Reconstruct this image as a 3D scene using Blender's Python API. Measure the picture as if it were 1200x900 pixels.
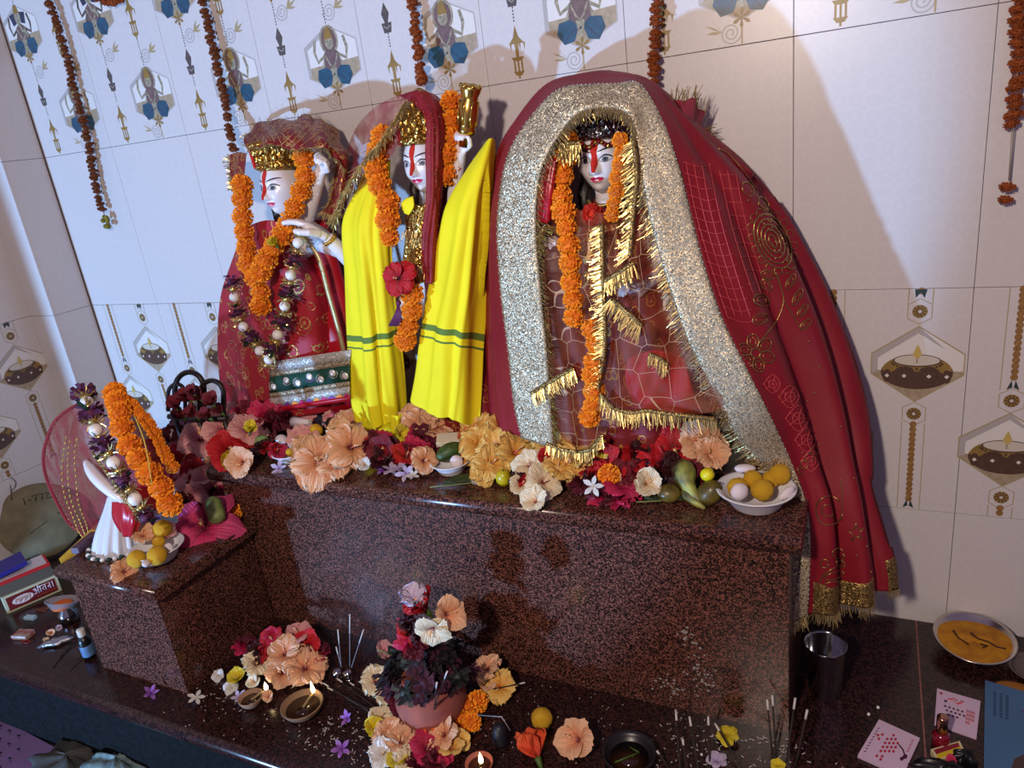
import bpy, bmesh, math, random
from mathutils import Vector, Matrix, Euler
from mathutils.bvhtree import BVHTree
PI = math.pi
scene = bpy.context.scene
COL = scene.collection
for o in list(bpy.data.objects): bpy.data.objects.remove(o)

# ------------------------------------------------------------------ camera
CAM = Vector((0.759, -1.4836, 1.0824)); FPX = 856.5
PITCH, YAW, ROLL = 0.3335, 0.4795, -0.1305
_F = Vector((-math.sin(YAW)*math.cos(PITCH), math.cos(YAW)*math.cos(PITCH), -math.sin(PITCH)))
_r = Vector((math.cos(YAW), math.sin(YAW), 0)); _u = _r.cross(_F)
_R = math.cos(ROLL)*_r + math.sin(ROLL)*_u
_U = -math.sin(ROLL)*_r + math.cos(ROLL)*_u
cd = bpy.data.cameras.new('camera'); cam = bpy.data.objects.new('camera', cd); COL.objects.link(cam)
cd.sensor_width = 36; cd.lens = FPX/1200*36; cd.clip_start = 0.02
M = Matrix((_R, _U, -_F)).transposed().to_4x4(); M.translation = CAM
cam.matrix_world = M
scene.camera = cam

# ------------------------------------------------------------------ world, lamps, exposure
w = bpy.data.worlds.new('world'); scene.world = w; w.use_nodes = True
w.node_tree.nodes['Background'].inputs[0].default_value = (0.44, 0.34, 0.56, 1)
w.node_tree.nodes['Background'].inputs[1].default_value = 0.33
def aim(o, tgt):
    o.rotation_euler = (Vector(tgt) - o.location).to_track_quat('-Z', 'Y').to_euler()
ld = bpy.data.lights.new('ceiling_lamp', 'POINT'); ld.energy = 96; ld.color = (1.0, 0.82, 0.68); ld.shadow_soft_size = 0.05
lo = bpy.data.objects.new('ceiling_lamp', ld); lo.location = (0.45, -2.00, 1.48); COL.objects.link(lo)
sd = bpy.data.lights.new('doorway_daylight', 'SPOT'); sd.energy = 640; sd.color = (0.29, 0.56, 1.0); sd.shadow_soft_size = 0.06
sd.spot_size = math.radians(41.5); sd.spot_blend = 0.07
so = bpy.data.objects.new('doorway_daylight', sd); so.location = (-1.75, -3.45, -0.20); COL.objects.link(so); aim(so, (-0.75, 0.0, 0.75))
scene.view_settings.view_transform = 'Standard'; scene.view_settings.look = 'None'
scene.view_settings.exposure = 0.0; scene.view_settings.gamma = 1.0

# ------------------------------------------------------------------ helpers
def ray(px, py): return (_F*FPX + _R*(px-600) - _U*(py-450)).normalized()
def aty(px, py, Y):
    d = ray(px, py); return CAM + d*((Y-CAM.y)/d.y)
def atz(px, py, Z):
    d = ray(px, py); return CAM + d*((Z-CAM.z)/d.z)
def atx(px, py, X):
    d = ray(px, py); return CAM + d*((X-CAM.x)/d.x)
def pxsize(p): return (Vector(p)-CAM).dot(_F)/FPX          # metres per pixel at a point

def lerp(a, b, t): return a + (b-a)*t
def clamp(x, a=0., b=1.): return max(a, min(b, x))
def sst(a, b, x):
    t = clamp((x-a)/(b-a)); return t*t*(3-2*t)
def crom(P, t):
    """Catmull-Rom through a list of vectors, t in 0..1"""
    n = len(P)-1
    if n == 0: return Vector(P[0])
    s = clamp(t)*n; i = min(int(s), n-1); f = s-i
    p0 = P[max(i-1, 0)]; p1 = P[i]; p2 = P[i+1]; p3 = P[min(i+2, n)]
    return 0.5*((2*p1) + (p2-p0)*f + (2*p0-5*p1+4*p2-p3)*f*f + (3*p1-p0-3*p2+p3)*f**3)
def path_pts(P, n):
    P = [Vector(p) for p in P]; return [crom(P, i/(n-1)) for i in range(n)]
def path_even(P, step):
    q = path_pts(P, 200); out = [q[0].copy()]; acc = 0
    for a, b in zip(q, q[1:]):
        L = (b-a).length
        while L > 1e-9 and acc + L >= step:
            t = (step-acc)/L; a = a.lerp(b, t); out.append(a.copy()); L = (b-a).length; acc = 0
        acc += L
    return out

class MB:
    """collects geometry for ONE mesh"""
    def __init__(s): s.v = []; s.f = []; s.m = []; s.mats = []; s.sm = []; s.c = []
    def mi(s, mat):
        if mat not in s.mats: s.mats.append(mat)
        return s.mats.index(mat)
    def face(s, idx, mat, smooth=False):
        s.f.append(tuple(idx)); s.m.append(s.mi(mat)); s.sm.append(smooth)
    def add(s, vs, fs, mat, smooth=False):
        b = len(s.v); s.v += [Vector(v) for v in vs]
        for f in fs: s.face([b+i for i in f], mat, smooth)
    def box(s, c, d, mat, rot=None):
        x, y, z = d[0]/2, d[1]/2, d[2]/2
        vs = [Vector((sx*x, sy*y, sz*z)) for sz in (-1, 1) for sy in (-1, 1) for sx in (-1, 1)]
        if rot is not None: vs = [rot @ v for v in vs]
        s.add([v+Vector(c) for v in vs], [(0,2,3,1),(4,5,7,6),(0,1,5,4),(2,6,7,3),(0,4,6,2),(1,3,7,5)], mat)
    def bbox(s, c, d, mat, r=0.004, rot=None):
        """box with chamfered edges"""
        bm = bmesh.new(); bmesh.ops.create_cube(bm, size=1)
        for v in bm.verts: v.co = Vector((v.co.x*d[0], v.co.y*d[1], v.co.z*d[2]))
        bmesh.ops.bevel(bm, geom=list(bm.edges), offset=r, segments=2, affect='EDGES', profile=0.6)
        bm.verts.index_update()
        vs = [v.co.copy() for v in bm.verts]
        if rot is not None: vs = [rot @ v for v in vs]
        s.add([v+Vector(c) for v in vs], [[v.index for v in f.verts] for f in bm.faces], mat, False); bm.free()
    def tube(s, P, r, mat, n=6, smooth=True, caps=True):
        P = [Vector(p) for p in P]; k = len(P)
        R = r if isinstance(r, (list, tuple)) else [r]*k
        t0 = (P[1]-P[0]).normalized()
        nrm = t0.orthogonal().normalized(); b = len(s.v)
        for i in range(k):
            t = (P[min(i+1, k-1)]-P[max(i-1, 0)]);
            if t.length < 1e-9: t = t0
            t.normalize(); nrm = (nrm - t*nrm.dot(t))
            if nrm.length < 1e-6: nrm = t.orthogonal()
            nrm.normalize(); bi = t.cross(nrm)
            for j in range(n):
                a = 2*PI*j/n; s.v.append(P[i] + (nrm*math.cos(a)+bi*math.sin(a))*R[i])
        for i in range(k-1):
            for j in range(n):
                s.face((b+i*n+j, b+i*n+(j+1) % n, b+(i+1)*n+(j+1) % n, b+(i+1)*n+j), mat, smooth)
        if caps:
            s.face([b+j for j in range(n)][::-1], mat); s.face([b+(k-1)*n+j for j in range(n)], mat)
    def lathe(s, prof, mat, n=24, c=(0, 0, 0), rot=None, sx=1., sy=1., smooth=True, wob=None):
        c = Vector(c); b = len(s.v)
        for (r, z) in prof:
            for j in range(n):
                a = 2*PI*j/n; rr = r*(wob(a, z) if wob else 1)
                p = Vector((rr*math.cos(a)*sx, rr*math.sin(a)*sy, z))
                if rot is not None: p = rot @ p
                s.v.append(p+c)
        for i in range(len(prof)-1):
            for j in range(n):
                s.face((b+i*n+j, b+i*n+(j+1) % n, b+(i+1)*n+(j+1) % n, b+(i+1)*n+j), mat, smooth)
        if prof[0][0] > 1e-5: s.face([b+j for j in range(n)][::-1], mat)
        if prof[-1][0] > 1e-5: s.face([b+(len(prof)-1)*n+j for j in range(n)], mat)
    def ball(s, c, r, mat, nu=10, nv=7, sc=(1, 1, 1), rot=None, fn=None):
        c = Vector(c); b = len(s.v)
        for i in range(nv+1):
            e = -PI/2 + PI*i/nv
            for j in range(nu):
                a = 2*PI*j/nu; k = fn(a, e) if fn else 1
                p = Vector((math.cos(a)*math.cos(e)*sc[0], math.sin(a)*math.cos(e)*sc[1], math.sin(e)*sc[2]))*r*k
                if rot is not None: p = rot @ p
                s.v.append(p+c)
        for i in range(nv):
            for j in range(nu):
                s.face((b+i*nu+j, b+i*nu+(j+1) % nu, b+(i+1)*nu+(j+1) % nu, b+(i+1)*nu+j), mat, True)
    def grid(s, G, mat, smooth=True, matf=None, closed=False):
        """G[i][j] of points"""
        b = len(s.v); nj = len(G[0])
        for row in G: s.v += [Vector(p) for p in row]
        for i in range(len(G)-1):
            for j in range(nj if closed else nj-1):
                j2 = (j+1) % nj
                s.face((b+i*nj+j, b+i*nj+j2, b+(i+1)*nj+j2, b+(i+1)*nj+j), matf(i, j) if matf else mat, smooth)
    def poly(s, pts, mat): s.add(pts, [list(range(len(pts)))], mat)
    def mesh(s, name):
        me = bpy.data.meshes.new(name); me.from_pydata([tuple(v) for v in s.v], [], s.f)
        for m in s.mats: me.materials.append(m)
        me.polygons.foreach_set('material_index', s.m); me.polygons.foreach_set('use_smooth', s.sm)
        me.update(); return me
    def build(s, name, parent=None, loc=None, solid=0):
        """link as one object; loc = origin in world (or in the parent's frame when it has one)"""
        org = Vector(loc) if loc is not None else Vector((0, 0, 0))
        if org.length > 0: s.v = [v-org for v in s.v]
        o = bpy.data.objects.new(name, s.mesh(name)); COL.objects.link(o)
        if parent is not None: o.parent = parent
        o.location = org
        if solid:
            md = o.modifiers.new('thickness', 'SOLIDIFY'); md.thickness = solid; md.offset = 0
        return o
    def bvh(s): return BVHTree.FromPolygons([tuple(v) for v in s.v], s.f)

def tag(o, label, cat, group=None, kind=None):
    o['label'] = label; o['category'] = cat
    if group: o['group'] = group
    if kind: o['kind'] = kind
    return o
def empty(name, loc, label=None, cat=None, group=None):
    o = bpy.data.objects.new(name, None); COL.objects.link(o); o.location = loc; o.empty_display_size = 0.02
    if label: tag(o, label, cat, group)
    return o
def inst(name, me, parent=None, loc=(0, 0, 0), rot=None, scale=1.0, mats=None):
    """object that shares mesh data, optionally with materials of its own"""
    o = bpy.data.objects.new(name, me); COL.objects.link(o)
    if parent is not None: o.parent = parent
    o.location = loc
    if rot is not None: o.rotation_euler = rot.to_euler() if hasattr(rot, 'to_euler') else rot
    o.scale = (scale,)*3 if not hasattr(scale, '__len__') else scale
    if mats:
        for i, m in enumerate(mats):
            if m is None or i >= len(o.material_slots): continue
            o.material_slots[i].link = 'OBJECT'; o.material_slots[i].material = m
    return o
def hitpx(px, py, bvhs, off=0.0):
    d = ray(px, py); best = None
    for b in bvhs:
        h = b.ray_cast(CAM, d)
        if h[0] is not None and (best is None or h[3] < best[2]): best = (h[0], h[1], h[3])
    if best is None: return None
    n = best[1]
    if n.dot(d) > 0: n = -n
    return best[0]+n*off, n

# ------------------------------------------------------------------ materials
MATS = {}
def lin(c):
    return tuple((x/12.92 if x <= 0.04045 else ((x+0.055)/1.055)**2.4) for x in c)
def rgb(r, g, b): return lin((r/255, g/255, b/255))
def nodes(m):
    m.use_nodes = True; nt = m.node_tree; return nt, nt.nodes['Principled BSDF']
def mat(name, col, rough=0.6, metal=0.0, var=0.0, vscale=60, col2=None, bump=0.0, bscale=200, spec=0.5, coat=0.0,
        trans=0.0, sheen=0.0, alpha=None, emit=0.0, sss=0.0, back=None):
    if name in MATS: return MATS[name]
    m = bpy.data.materials.new(name); nt, b = nodes(m); MATS[name] = m
    c = (*col, 1); b.inputs['Base Color'].default_value = c
    b.inputs['Roughness'].default_value = rough; b.inputs['Metallic'].default_value = metal
    b.inputs['Specular IOR Level'].default_value = spec
    if coat: b.inputs['Coat Weight'].default_value = coat; b.inputs['Coat Roughness'].default_value = 0.08
    if sheen: b.inputs['Sheen Weight'].default_value = sheen
    if trans: b.inputs['Transmission Weight'].default_value = trans
    if sss:
        b.inputs['Subsurface Weight'].default_value = sss; b.inputs['Subsurface Radius'].default_value = (0.01, 0.006, 0.004)
        b.inputs['Subsurface Scale'].default_value = 0.3
    if emit:
        b.inputs['Emission Color'].default_value = c; b.inputs['Emission Strength'].default_value = emit
    if alpha is not None: b.inputs['Alpha'].default_value = alpha
    tc = nt.nodes.new('ShaderNodeTexCoord')
    if var or col2:
        n = nt.nodes.new('ShaderNodeTexNoise'); n.inputs['Scale'].default_value = vscale; n.inputs['Detail'].default_value = 4
        nt.links.new(tc.outputs['Object'], n.inputs['Vector'])
        r = nt.nodes.new('ShaderNodeValToRGB'); nt.links.new(n.outputs['Fac'], r.inputs['Fac'])
        c2 = col2 if col2 else tuple(x*(1-var) for x in col)
        r.color_ramp.elements[0].position = 0.35; r.color_ramp.elements[1].position = 0.65
        r.color_ramp.elements[0].color = (*c2, 1); r.color_ramp.elements[1].color = c
        nt.links.new(r.outputs['Color'], b.inputs['Base Color'])
    if bump:
        n2 = nt.nodes.new('ShaderNodeTexNoise'); n2.inputs['Scale'].default_value = bscale; n2.inputs['Detail'].default_value = 3
        nt.links.new(tc.outputs['Object'], n2.inputs['Vector'])
        bp = nt.nodes.new('ShaderNodeBump'); bp.inputs['Strength'].default_value = bump; bp.inputs['Distance'].default_value = 0.002
        nt.links.new(n2.outputs['Fac'], bp.inputs['Height']); nt.links.new(bp.outputs['Normal'], b.inputs['Normal'])
    return m
def sparkle(name, c1, c2, scale=500, rough=0.3, metal=0.9, tilt=0.9, dark=None):
    """woven metallic thread: cells of differently tilted foil between darker gaps"""
    if name in MATS: return MATS[name]
    m = bpy.data.materials.new(name); nt, b = nodes(m); MATS[name] = m
    tc = nt.nodes.new('ShaderNodeTexCoord'); v = nt.nodes.new('ShaderNodeTexVoronoi'); v.inputs['Scale'].default_value = scale
    nt.links.new(tc.outputs['Object'], v.inputs['Vector'])
    r = nt.nodes.new('ShaderNodeValToRGB'); sp = nt.nodes.new('ShaderNodeSeparateColor')
    nt.links.new(v.outputs['Color'], sp.inputs['Color']); nt.links.new(sp.outputs[0], r.inputs['Fac'])
    r.color_ramp.elements[0].color = (*(dark or c2), 1); r.color_ramp.elements[1].color = (*c1, 1)
    e = r.color_ramp.elements.new(0.4); e.color = (*c2, 1)
    nt.links.new(r.outputs['Color'], b.inputs['Base Color'])
    b.inputs['Metallic'].default_value = metal; b.inputs['Roughness'].default_value = rough
    g = nt.nodes.new('ShaderNodeNewGeometry')
    s1 = nt.nodes.new('ShaderNodeVectorMath'); s1.operation = 'SUBTRACT'; s1.inputs[1].default_value = (0.5, 0.5, 0.5)
    nt.links.new(v.outputs['Color'], s1.inputs[0])
    s2 = nt.nodes.new('ShaderNodeVectorMath'); s2.operation = 'SCALE'; s2.inputs['Scale'].default_value = tilt
    nt.links.new(s1.outputs[0], s2.inputs[0])
    s3 = nt.nodes.new('ShaderNodeVectorMath'); s3.operation = 'ADD'
    nt.links.new(g.outputs['Normal'], s3.inputs[0]); nt.links.new(s2.outputs[0], s3.inputs[1])
    s4 = nt.nodes.new('ShaderNodeVectorMath'); s4.operation = 'NORMALIZE'; nt.links.new(s3.outputs[0], s4.inputs[0])
    nt.links.new(s4.outputs[0], b.inputs['Normal'])
    return m
def granite(name, c1, c2, c3, scale=230, rough=0.22):
    if name in MATS: return MATS[name]
    m = bpy.data.materials.new(name); nt, b = nodes(m); MATS[name] = m
    tc = nt.nodes.new('ShaderNodeTexCoord')
    v = nt.nodes.new('ShaderNodeTexVoronoi'); v.inputs['Scale'].default_value = scale; v.inputs['Randomness'].default_value = 1
    n = nt.nodes.new('ShaderNodeTexNoise'); n.inputs['Scale'].default_value = scale*0.7; n.inputs['Detail'].default_value = 3
    nt.links.new(tc.outputs['Object'], v.inputs['Vector']); nt.links.new(tc.outputs['Object'], n.inputs['Vector'])
    sp = nt.nodes.new('ShaderNodeSeparateColor'); nt.links.new(v.outputs['Color'], sp.inputs['Color'])
    mx = nt.nodes.new('ShaderNodeMath'); mx.operation = 'ADD'
    hf = nt.nodes.new('ShaderNodeMath'); hf.operation = 'MULTIPLY'; hf.inputs[1].default_value = 0.5
    nt.links.new(sp.outputs[0], hf.inputs[0]); nt.links.new(hf.outputs[0], mx.inputs[0])
    nh = nt.nodes.new('ShaderNodeMath'); nh.operation = 'MULTIPLY'; nh.inputs[1].default_value = 0.5
    nt.links.new(n.outputs['Fac'], nh.inputs[0]); nt.links.new(nh.outputs[0], mx.inputs[1])
    r = nt.nodes.new('ShaderNodeValToRGB'); nt.links.new(mx.outputs[0], r.inputs['Fac'])
    r.color_ramp.elements[0].position = 0.32; r.color_ramp.elements[0].color = (*c1, 1)
    r.color_ramp.elements[1].position = 0.72; r.color_ramp.elements[1].color = (*c3, 1)
    e = r.color_ramp.elements.new(0.5); e.color = (*c2, 1)
    nt.links.new(r.outputs['Color'], b.inputs['Base Color'])
    b.inputs['Roughness'].default_value = rough; b.inputs['Specular IOR Level'].default_value = 0.5
    return m

def tile_mat():
    m = bpy.data.materials.new('glazed_tile'); nt, b = nodes(m); MATS['glazed_tile'] = m
    tc = nt.nodes.new('ShaderNodeTexCoord'); v = nt.nodes.new('ShaderNodeTexVoronoi'); v.inputs['Scale'].default_value = 38
    v.inputs['Randomness'].default_value = 0.25
    mp = nt.nodes.new('ShaderNodeMapping'); mp.inputs['Scale'].default_value = (1, 0.05, 1)
    nt.links.new(tc.outputs['Object'], mp.inputs['Vector']); nt.links.new(mp.outputs[0], v.inputs['Vector'])
    wv = nt.nodes.new('ShaderNodeMath'); wv.operation = 'MULTIPLY'; wv.inputs[1].default_value = 14
    nt.links.new(v.outputs['Distance'], wv.inputs[0])
    sn = nt.nodes.new('ShaderNodeMath'); sn.operation = 'SINE'; nt.links.new(wv.outputs[0], sn.inputs[0])
    r = nt.nodes.new('ShaderNodeValToRGB'); nt.links.new(sn.outputs[0], r.inputs['Fac'])
    r.color_ramp.elements[0].color = (*rgb(208, 203, 203), 1); r.color_ramp.elements[1].color = (*rgb(211, 206, 205), 1)
    nt.links.new(r.outputs['Color'], b.inputs['Base Color'])
    b.inputs['Roughness'].default_value = 0.32; b.inputs['Specular IOR Level'].default_value = 0.4
    return m
TILE = tile_mat()
GROUT = mat('grout', rgb(150, 140, 140), 0.9)
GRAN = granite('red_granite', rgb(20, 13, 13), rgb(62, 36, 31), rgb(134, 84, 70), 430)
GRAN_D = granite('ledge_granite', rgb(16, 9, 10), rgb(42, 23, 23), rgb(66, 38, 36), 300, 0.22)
RISER = granite('dark_riser_granite', rgb(4, 4, 6), rgb(9, 9, 12), rgb(16, 16, 21), 120, 0.55)
RISER.node_tree.nodes['Principled BSDF'].inputs['Specular IOR Level'].default_value = 0.12; RISER.node_tree.nodes['Principled BSDF'].inputs['Roughness'].default_value = 0.7
# ================================================================== the setting: walls, tiles and their print
TW, TH = 0.30, 0.4535; X0 = 0.9245; ZB = 0.2654
G_LINE = mat('print_gold_line', rgb(168, 150, 112), 0.4)
G_PALE = mat('print_pale_panel', rgb(222, 218, 214), 0.4)
G_SHADE = mat('print_grey_panel', rgb(176, 170, 168), 0.4)
G_WOOD = mat('print_wood', rgb(176, 158, 132), 0.4, var=0.25, vscale=90)
D_BODY = mat('print_lamp_gold', rgb(150, 120, 62), 0.4, var=0.2, vscale=50)
D_BROWN = mat('print_lamp_brown', rgb(92, 66, 54), 0.4, var=0.25, vscale=120)
D_DARK = mat('print_lamp_rim', rgb(78, 56, 42), 0.4)
D_CREAM = mat('print_lamp_cream', rgb(205, 196, 182), 0.4)
D_FLAME = mat('print_flame', rgb(196, 172, 96), 0.4)
D_BEAD = mat('print_marigold', rgb(160, 118, 66), 0.4, var=0.4, vscale=160)
D_GREEN = mat('print_leaf', rgb(44, 62, 62), 0.4)
D_MARK = mat('print_white_mark', rgb(225, 215, 205), 0.4)
F_SKIN = mat('print_figure_silver', rgb(172, 164, 140), 0.4, var=0.5, vscale=130)
F_BLUE = mat('print_blue_cloth', rgb(42, 86, 112), 0.4, var=0.3, vscale=60)
F_MAUVE = mat('print_mauve_cloth', rgb(122, 98, 98), 0.4, var=0.3, vscale=90)
F_DARK = mat('print_dark_line', rgb(84, 76, 74), 0.4)
F_NAVY = mat('print_navy', rgb(52, 56, 82), 0.4)

class Print:
    """flat print on a tile: polygons in tile coordinates (u right, w up), each layer a hair above the last"""
    def __init__(s): s.mb = MB(); s.k = 1
    def P(s, u, w): return Vector((u, -0.00004*s.k, w))
    def poly(s, pts, m): s.k += 1; s.mb.poly([s.P(*p) for p in pts], m)
    def ell(s, c, rx, ry, m, n=22, a0=0, a1=2*PI):
        s.poly([(c[0]+rx*math.cos(a0+(a1-a0)*i/n), c[1]+ry*math.sin(a0+(a1-a0)*i/n)) for i in range(n + (0 if a1-a0 > 6.28 else 1))], m)
    def line(s, pts, wd, m, closed=False):
        s.k += 1
        q = [Vector((p[0], 0, p[1])) for p in pts]
        if closed: q.append(q[0].copy())
        L = []; n = len(q)
        for i in range(n):
            if closed: t = (q[(i+1) % (n-1) if i < n-1 else 1]-q[i-1 if i > 0 else n-2])
            else: t = q[min(i+1, n-1)]-q[max(i-1, 0)]
            t.normalize(); L.append(Vector((-t.z, 0, t.x))*wd/2)
        y = -0.00004*s.k
        A = [p+l+Vector((0, y, 0)) for p, l in zip(q, L)]; B = [p-l+Vector((0, y, 0)) for p, l in zip(q, L)]
        s.mb.grid([B, A], m, False)
    def spiral(s, c, r, m, turns=2.2, wd=0.0022, flip=1, a0=0):
        n = 40; s.line([(c[0]+flip*r*(1-i/n*0.85)*math.cos(a0+turns*2*PI*i/n), c[1]+r*(1-i/n*0.85)*math.sin(a0+turns*2*PI*i/n)) for i in range(n+1)], wd, m)
    def hexa(s, c, hw, top, bot, sh1, sh2):
        """frame: apex top/bottom, shoulders"""
        P = [(c, top), (c+hw, sh1), (c+hw, sh2), (c, bot), (c-hw, sh2), (c-hw, sh1)]
        s.poly(P[::-1], G_PALE); return P
    def flower(s, c, r):
        s.ell(c, r, r, D_BODY, 20)
        for i in range(10):
            a = 2*PI*i/10; s.line([(c[0]+r*.25*math.cos(a), c[1]+r*.25*math.sin(a)), (c[0]+r*.95*math.cos(a), c[1]+r*.95*math.sin(a))], r*.14, D_BROWN)
        s.ell(c, r*.25, r*.25, D_CREAM, 10)
    def diya(s, c, mid):
        s.k = 1
        top, bot, sh1, sh2 = mid+0.0745, mid-0.0745, mid+0.021, mid-0.019; hw = 0.0765
        P = s.hexa(c, hw, top, bot, sh1, sh2)
        s.poly([(c-hw, mid-0.012), (c-hw, sh2), (c, bot), (c+hw, sh2), (c+hw, mid-0.012)], G_WOOD)
        s.poly([(c-hw, sh1), (c-hw, sh2), (c-hw+.011, sh2+.004), (c-hw+.011, sh1-.008), (c, top-.013), (c+hw-.03, sh1+.008), (c, top)], G_SHADE)
        s.line(P, 0.0026, G_LINE, True)
        z = mid-0.012
        s.ell((c, z-0.004), 0.0600, 0.0335, D_BROWN, 32)
        body = [(c+0.0575*math.cos(a), z+0.001+0.030*math.sin(a)) for a in [PI*i/18 for i in range(19)]]
        low = [(c-0.0575+0.115*i/12, z-0.001-0.012*abs(math.cos(i/12*PI*3.0))) for i in range(13)]
        s.poly(body + low[1:-1], D_BODY)
        for dx, r in ((-0.049, .014), (-0.020, .0205), (0.021, .0205), (0.050, .014)):
            s.ell((c+dx, z-0.011), r*(1 if abs(dx) < .03 else .55), r*.95, D_BROWN, 16); s.ell((c+dx, z-0.011), r*(.72 if abs(dx) < .03 else .4), r*.7, D_DARK, 14)
            s.ell((c+dx, z-0.011), r*(.6 if abs(dx) < .03 else .33), r*.58, D_BROWN, 14)
            s.poly([(c+dx-.004, z-.011), (c+dx, z-.015), (c+dx+.004, z-.011), (c+dx, z-.007)], D_MARK)
        s.ell((c, z+0.020), 0.0400, 0.0125, D_DARK, 26); s.ell((c, z+0.0205), 0.0375, 0.0105, D_CREAM, 26)
        for i in range(13):
            a = PI*1.08+PI*0.84*i/12; s.ell((c+0.042*math.cos(a), z+0.018+0.0145*math.sin(a)), 0.0022, 0.0024, D_DARK, 8)
        s.line([(c, z+.015), (c, z+.026)], 0.0012, D_DARK)
        s.poly([(c-.001, z+.024), (c-.0075, z+.032), (c-.004, z+.043), (c, z+.052), (c+.004, z+.043), (c+.0075, z+.032), (c+.001, z+.024)][::-1], D_FLAME)
        return top, bot
    def strip(s, c, w1, w0, leaf=True, hw=0.0195):
        s.k = 1
        """bead strip between two lines from w1 down to w0"""
        s.line([(c-hw, w1), (c-hw, w0)], 0.0014, G_LINE); s.line([(c+hw, w1), (c+hw, w0)], 0.0014, G_LINE)
        z = w1-0.004; end = w0+(0.018 if leaf else 0.004)
        while z > end: s.k = 2 + s.k % 2; s.ell((c, z), 0.0062, 0.0066, D_BEAD, 10); z -= 0.0108
        if leaf:
            s.poly([(c-.003, w0+.020), (c-.010, w0+.001), (c-.001, w0+.006)], D_GREEN); s.poly([(c+.003, w0+.020), (c+.001, w0+.006), (c+.010, w0+.001)], D_GREEN)
    def roundel(s, c, z, hw=0.0195):
        s.k = 1
        P = [(c, z+.024), (c+hw, z+.013), (c+hw, z-.013), (c, z-.024), (c-hw, z-.013), (c-hw, z+.013)]
        s.line(P, 0.0016, G_LINE, True); s.flower((c, z), 0.0125)
    def figure(s, c, bot, kind):
        s.k = 1
        """small seated figure with blue cloth in a hexagon; bot = lower apex"""
        top = bot+0.137; hw = 0.0735; mid = bot+0.068; sh1, sh2 = bot+.100, bot+.036
        P = s.hexa(c, hw, top, bot, sh1, sh2)
        s.poly([(c-hw, bot+.056), (c-hw, sh2), (c, bot), (c+hw, sh2), (c+hw, bot+.064)], G_WOOD)
        s.poly([(c-hw, sh1), (c-hw, sh2), (c-hw+.008, sh2+.004), (c-hw+.008, sh1-.006), (c, top-.011), (c, top)], G_SHADE)
        s.line(P, 0.0028, G_SHADE, True)
        z = bot
        if kind == 0: s.ell((c, z+.108), .026, .031, F_SKIN, 20); s.ell((c, z+.108), .021, .026, F_MAUVE, 18)
        for sx in (-1, 1):
            s.line([(c+sx*.014, z+.080), (c+sx*.040, z+.066), (c+sx*.046, z+.088), (c+sx*.040, z+.112)], .0075, F_SKIN if kind == 0 else F_DARK)
            s.line([(c+sx*.014, z+.078), (c+sx*.026, z+.056), (c+sx*.022, z+.040)], .008, F_SKIN if kind == 0 else F_DARK)
        s.poly([(c-.020, z+.082), (c-.025, z+.040), (c+.025, z+.040), (c+.020, z+.082), (c, z+.094)][::-1], F_MAUVE)
        for sx in (-1, 1):
            s.poly([(c+sx*.004, z+.040), (c+sx*.020, z+.053), (c+sx*.044, z+.050), (c+sx*.050, z+.030), (c+sx*.036, z+.010), (c+sx*.014, z+.014)][::sx], F_BLUE)
            s.line([(c+sx*.010, z+.038), (c+sx*.026, z+.024), (c+sx*.036, z+.014)], .0022, F_NAVY)
        s.poly([(c-.009, z+.050), (c+.009, z+.050), (c+.005, z+.020), (c, z+.010), (c-.005, z+.020)][::-1], F_SKIN)
        s.line([(c-.018, z+.080), (c-.008, z+.058), (c, z+.050), (c+.008, z+.058), (c+.018, z+.080)], .0035, F_SKIN)
        s.ell((c, z+.036), .007, .007, F_SKIN, 12); s.ell((c, z+.036), .003, .003, F_DARK, 8)
        if kind == 0:
            s.ell((c, z+.104), .012, .016, F_SKIN, 16); s.poly([(c-.012, z+.110), (c+.012, z+.110), (c+.008, z+.128), (c, z+.137), (c-.008, z+.128)], D_BODY)
            for sx in (-1, 1): s.ell((c+sx*.0045, z+.106), .0022, .0012, F_DARK, 8)
            s.line([(c-.003, z+.096), (c+.003, z+.096)], .0014, F_DARK)
        else:
            for sx in (-1, 1): s.poly([(c+sx*.010, z+.120), (c+sx*.034, z+.116), (c+sx*.026, z+.088), (c+sx*.010, z+.092)][::sx], F_NAVY)
            s.ell((c, z+.108), .013, .018, F_SKIN, 16); s.poly([(c-.012, z+.118), (c+.012, z+.118), (c+.006, z+.138), (c-.006, z+.138)], D_BODY)
            s.line([(c, z+.104), (c-.001, z+.088), (c+.004, z+.074), (c+.015, z+.070), (c+.022, z+.062), (c+.020, z+.056)], .0075, F_SKIN)
        for i in range(6):
            a = PI*i/3+.5; s.poly([(c, z+.004), (c+.013*math.cos(a-.25), z+.004+.013*math.sin(a-.25)), (c+.017*math.cos(a), z+.004+.017*math.sin(a)), (c+.013*math.cos(a+.25), z+.004+.013*math.sin(a+.25))], D_BODY)
    def curl(s, c, z, flip):
        s.k = 1
        s.spiral((c+flip*.019, z), .019, G_SHADE, 2.2, .0026, flip, PI)
        for a, l in ((.9, .030), (.45, .034), (0.0, .028)):
            x = c+flip*.034; s.poly([(x, z+.004), (x+flip*l*.5*math.cos(a)-.002, z+.004+l*.5*math.sin(a)+.003), (x+flip*l*math.cos(a), z+.004+l*math.sin(a)), (x+flip*l*.5*math.cos(a)+.002, z+.004+l*.5*math.sin(a)-.003)], G_LINE)
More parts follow.
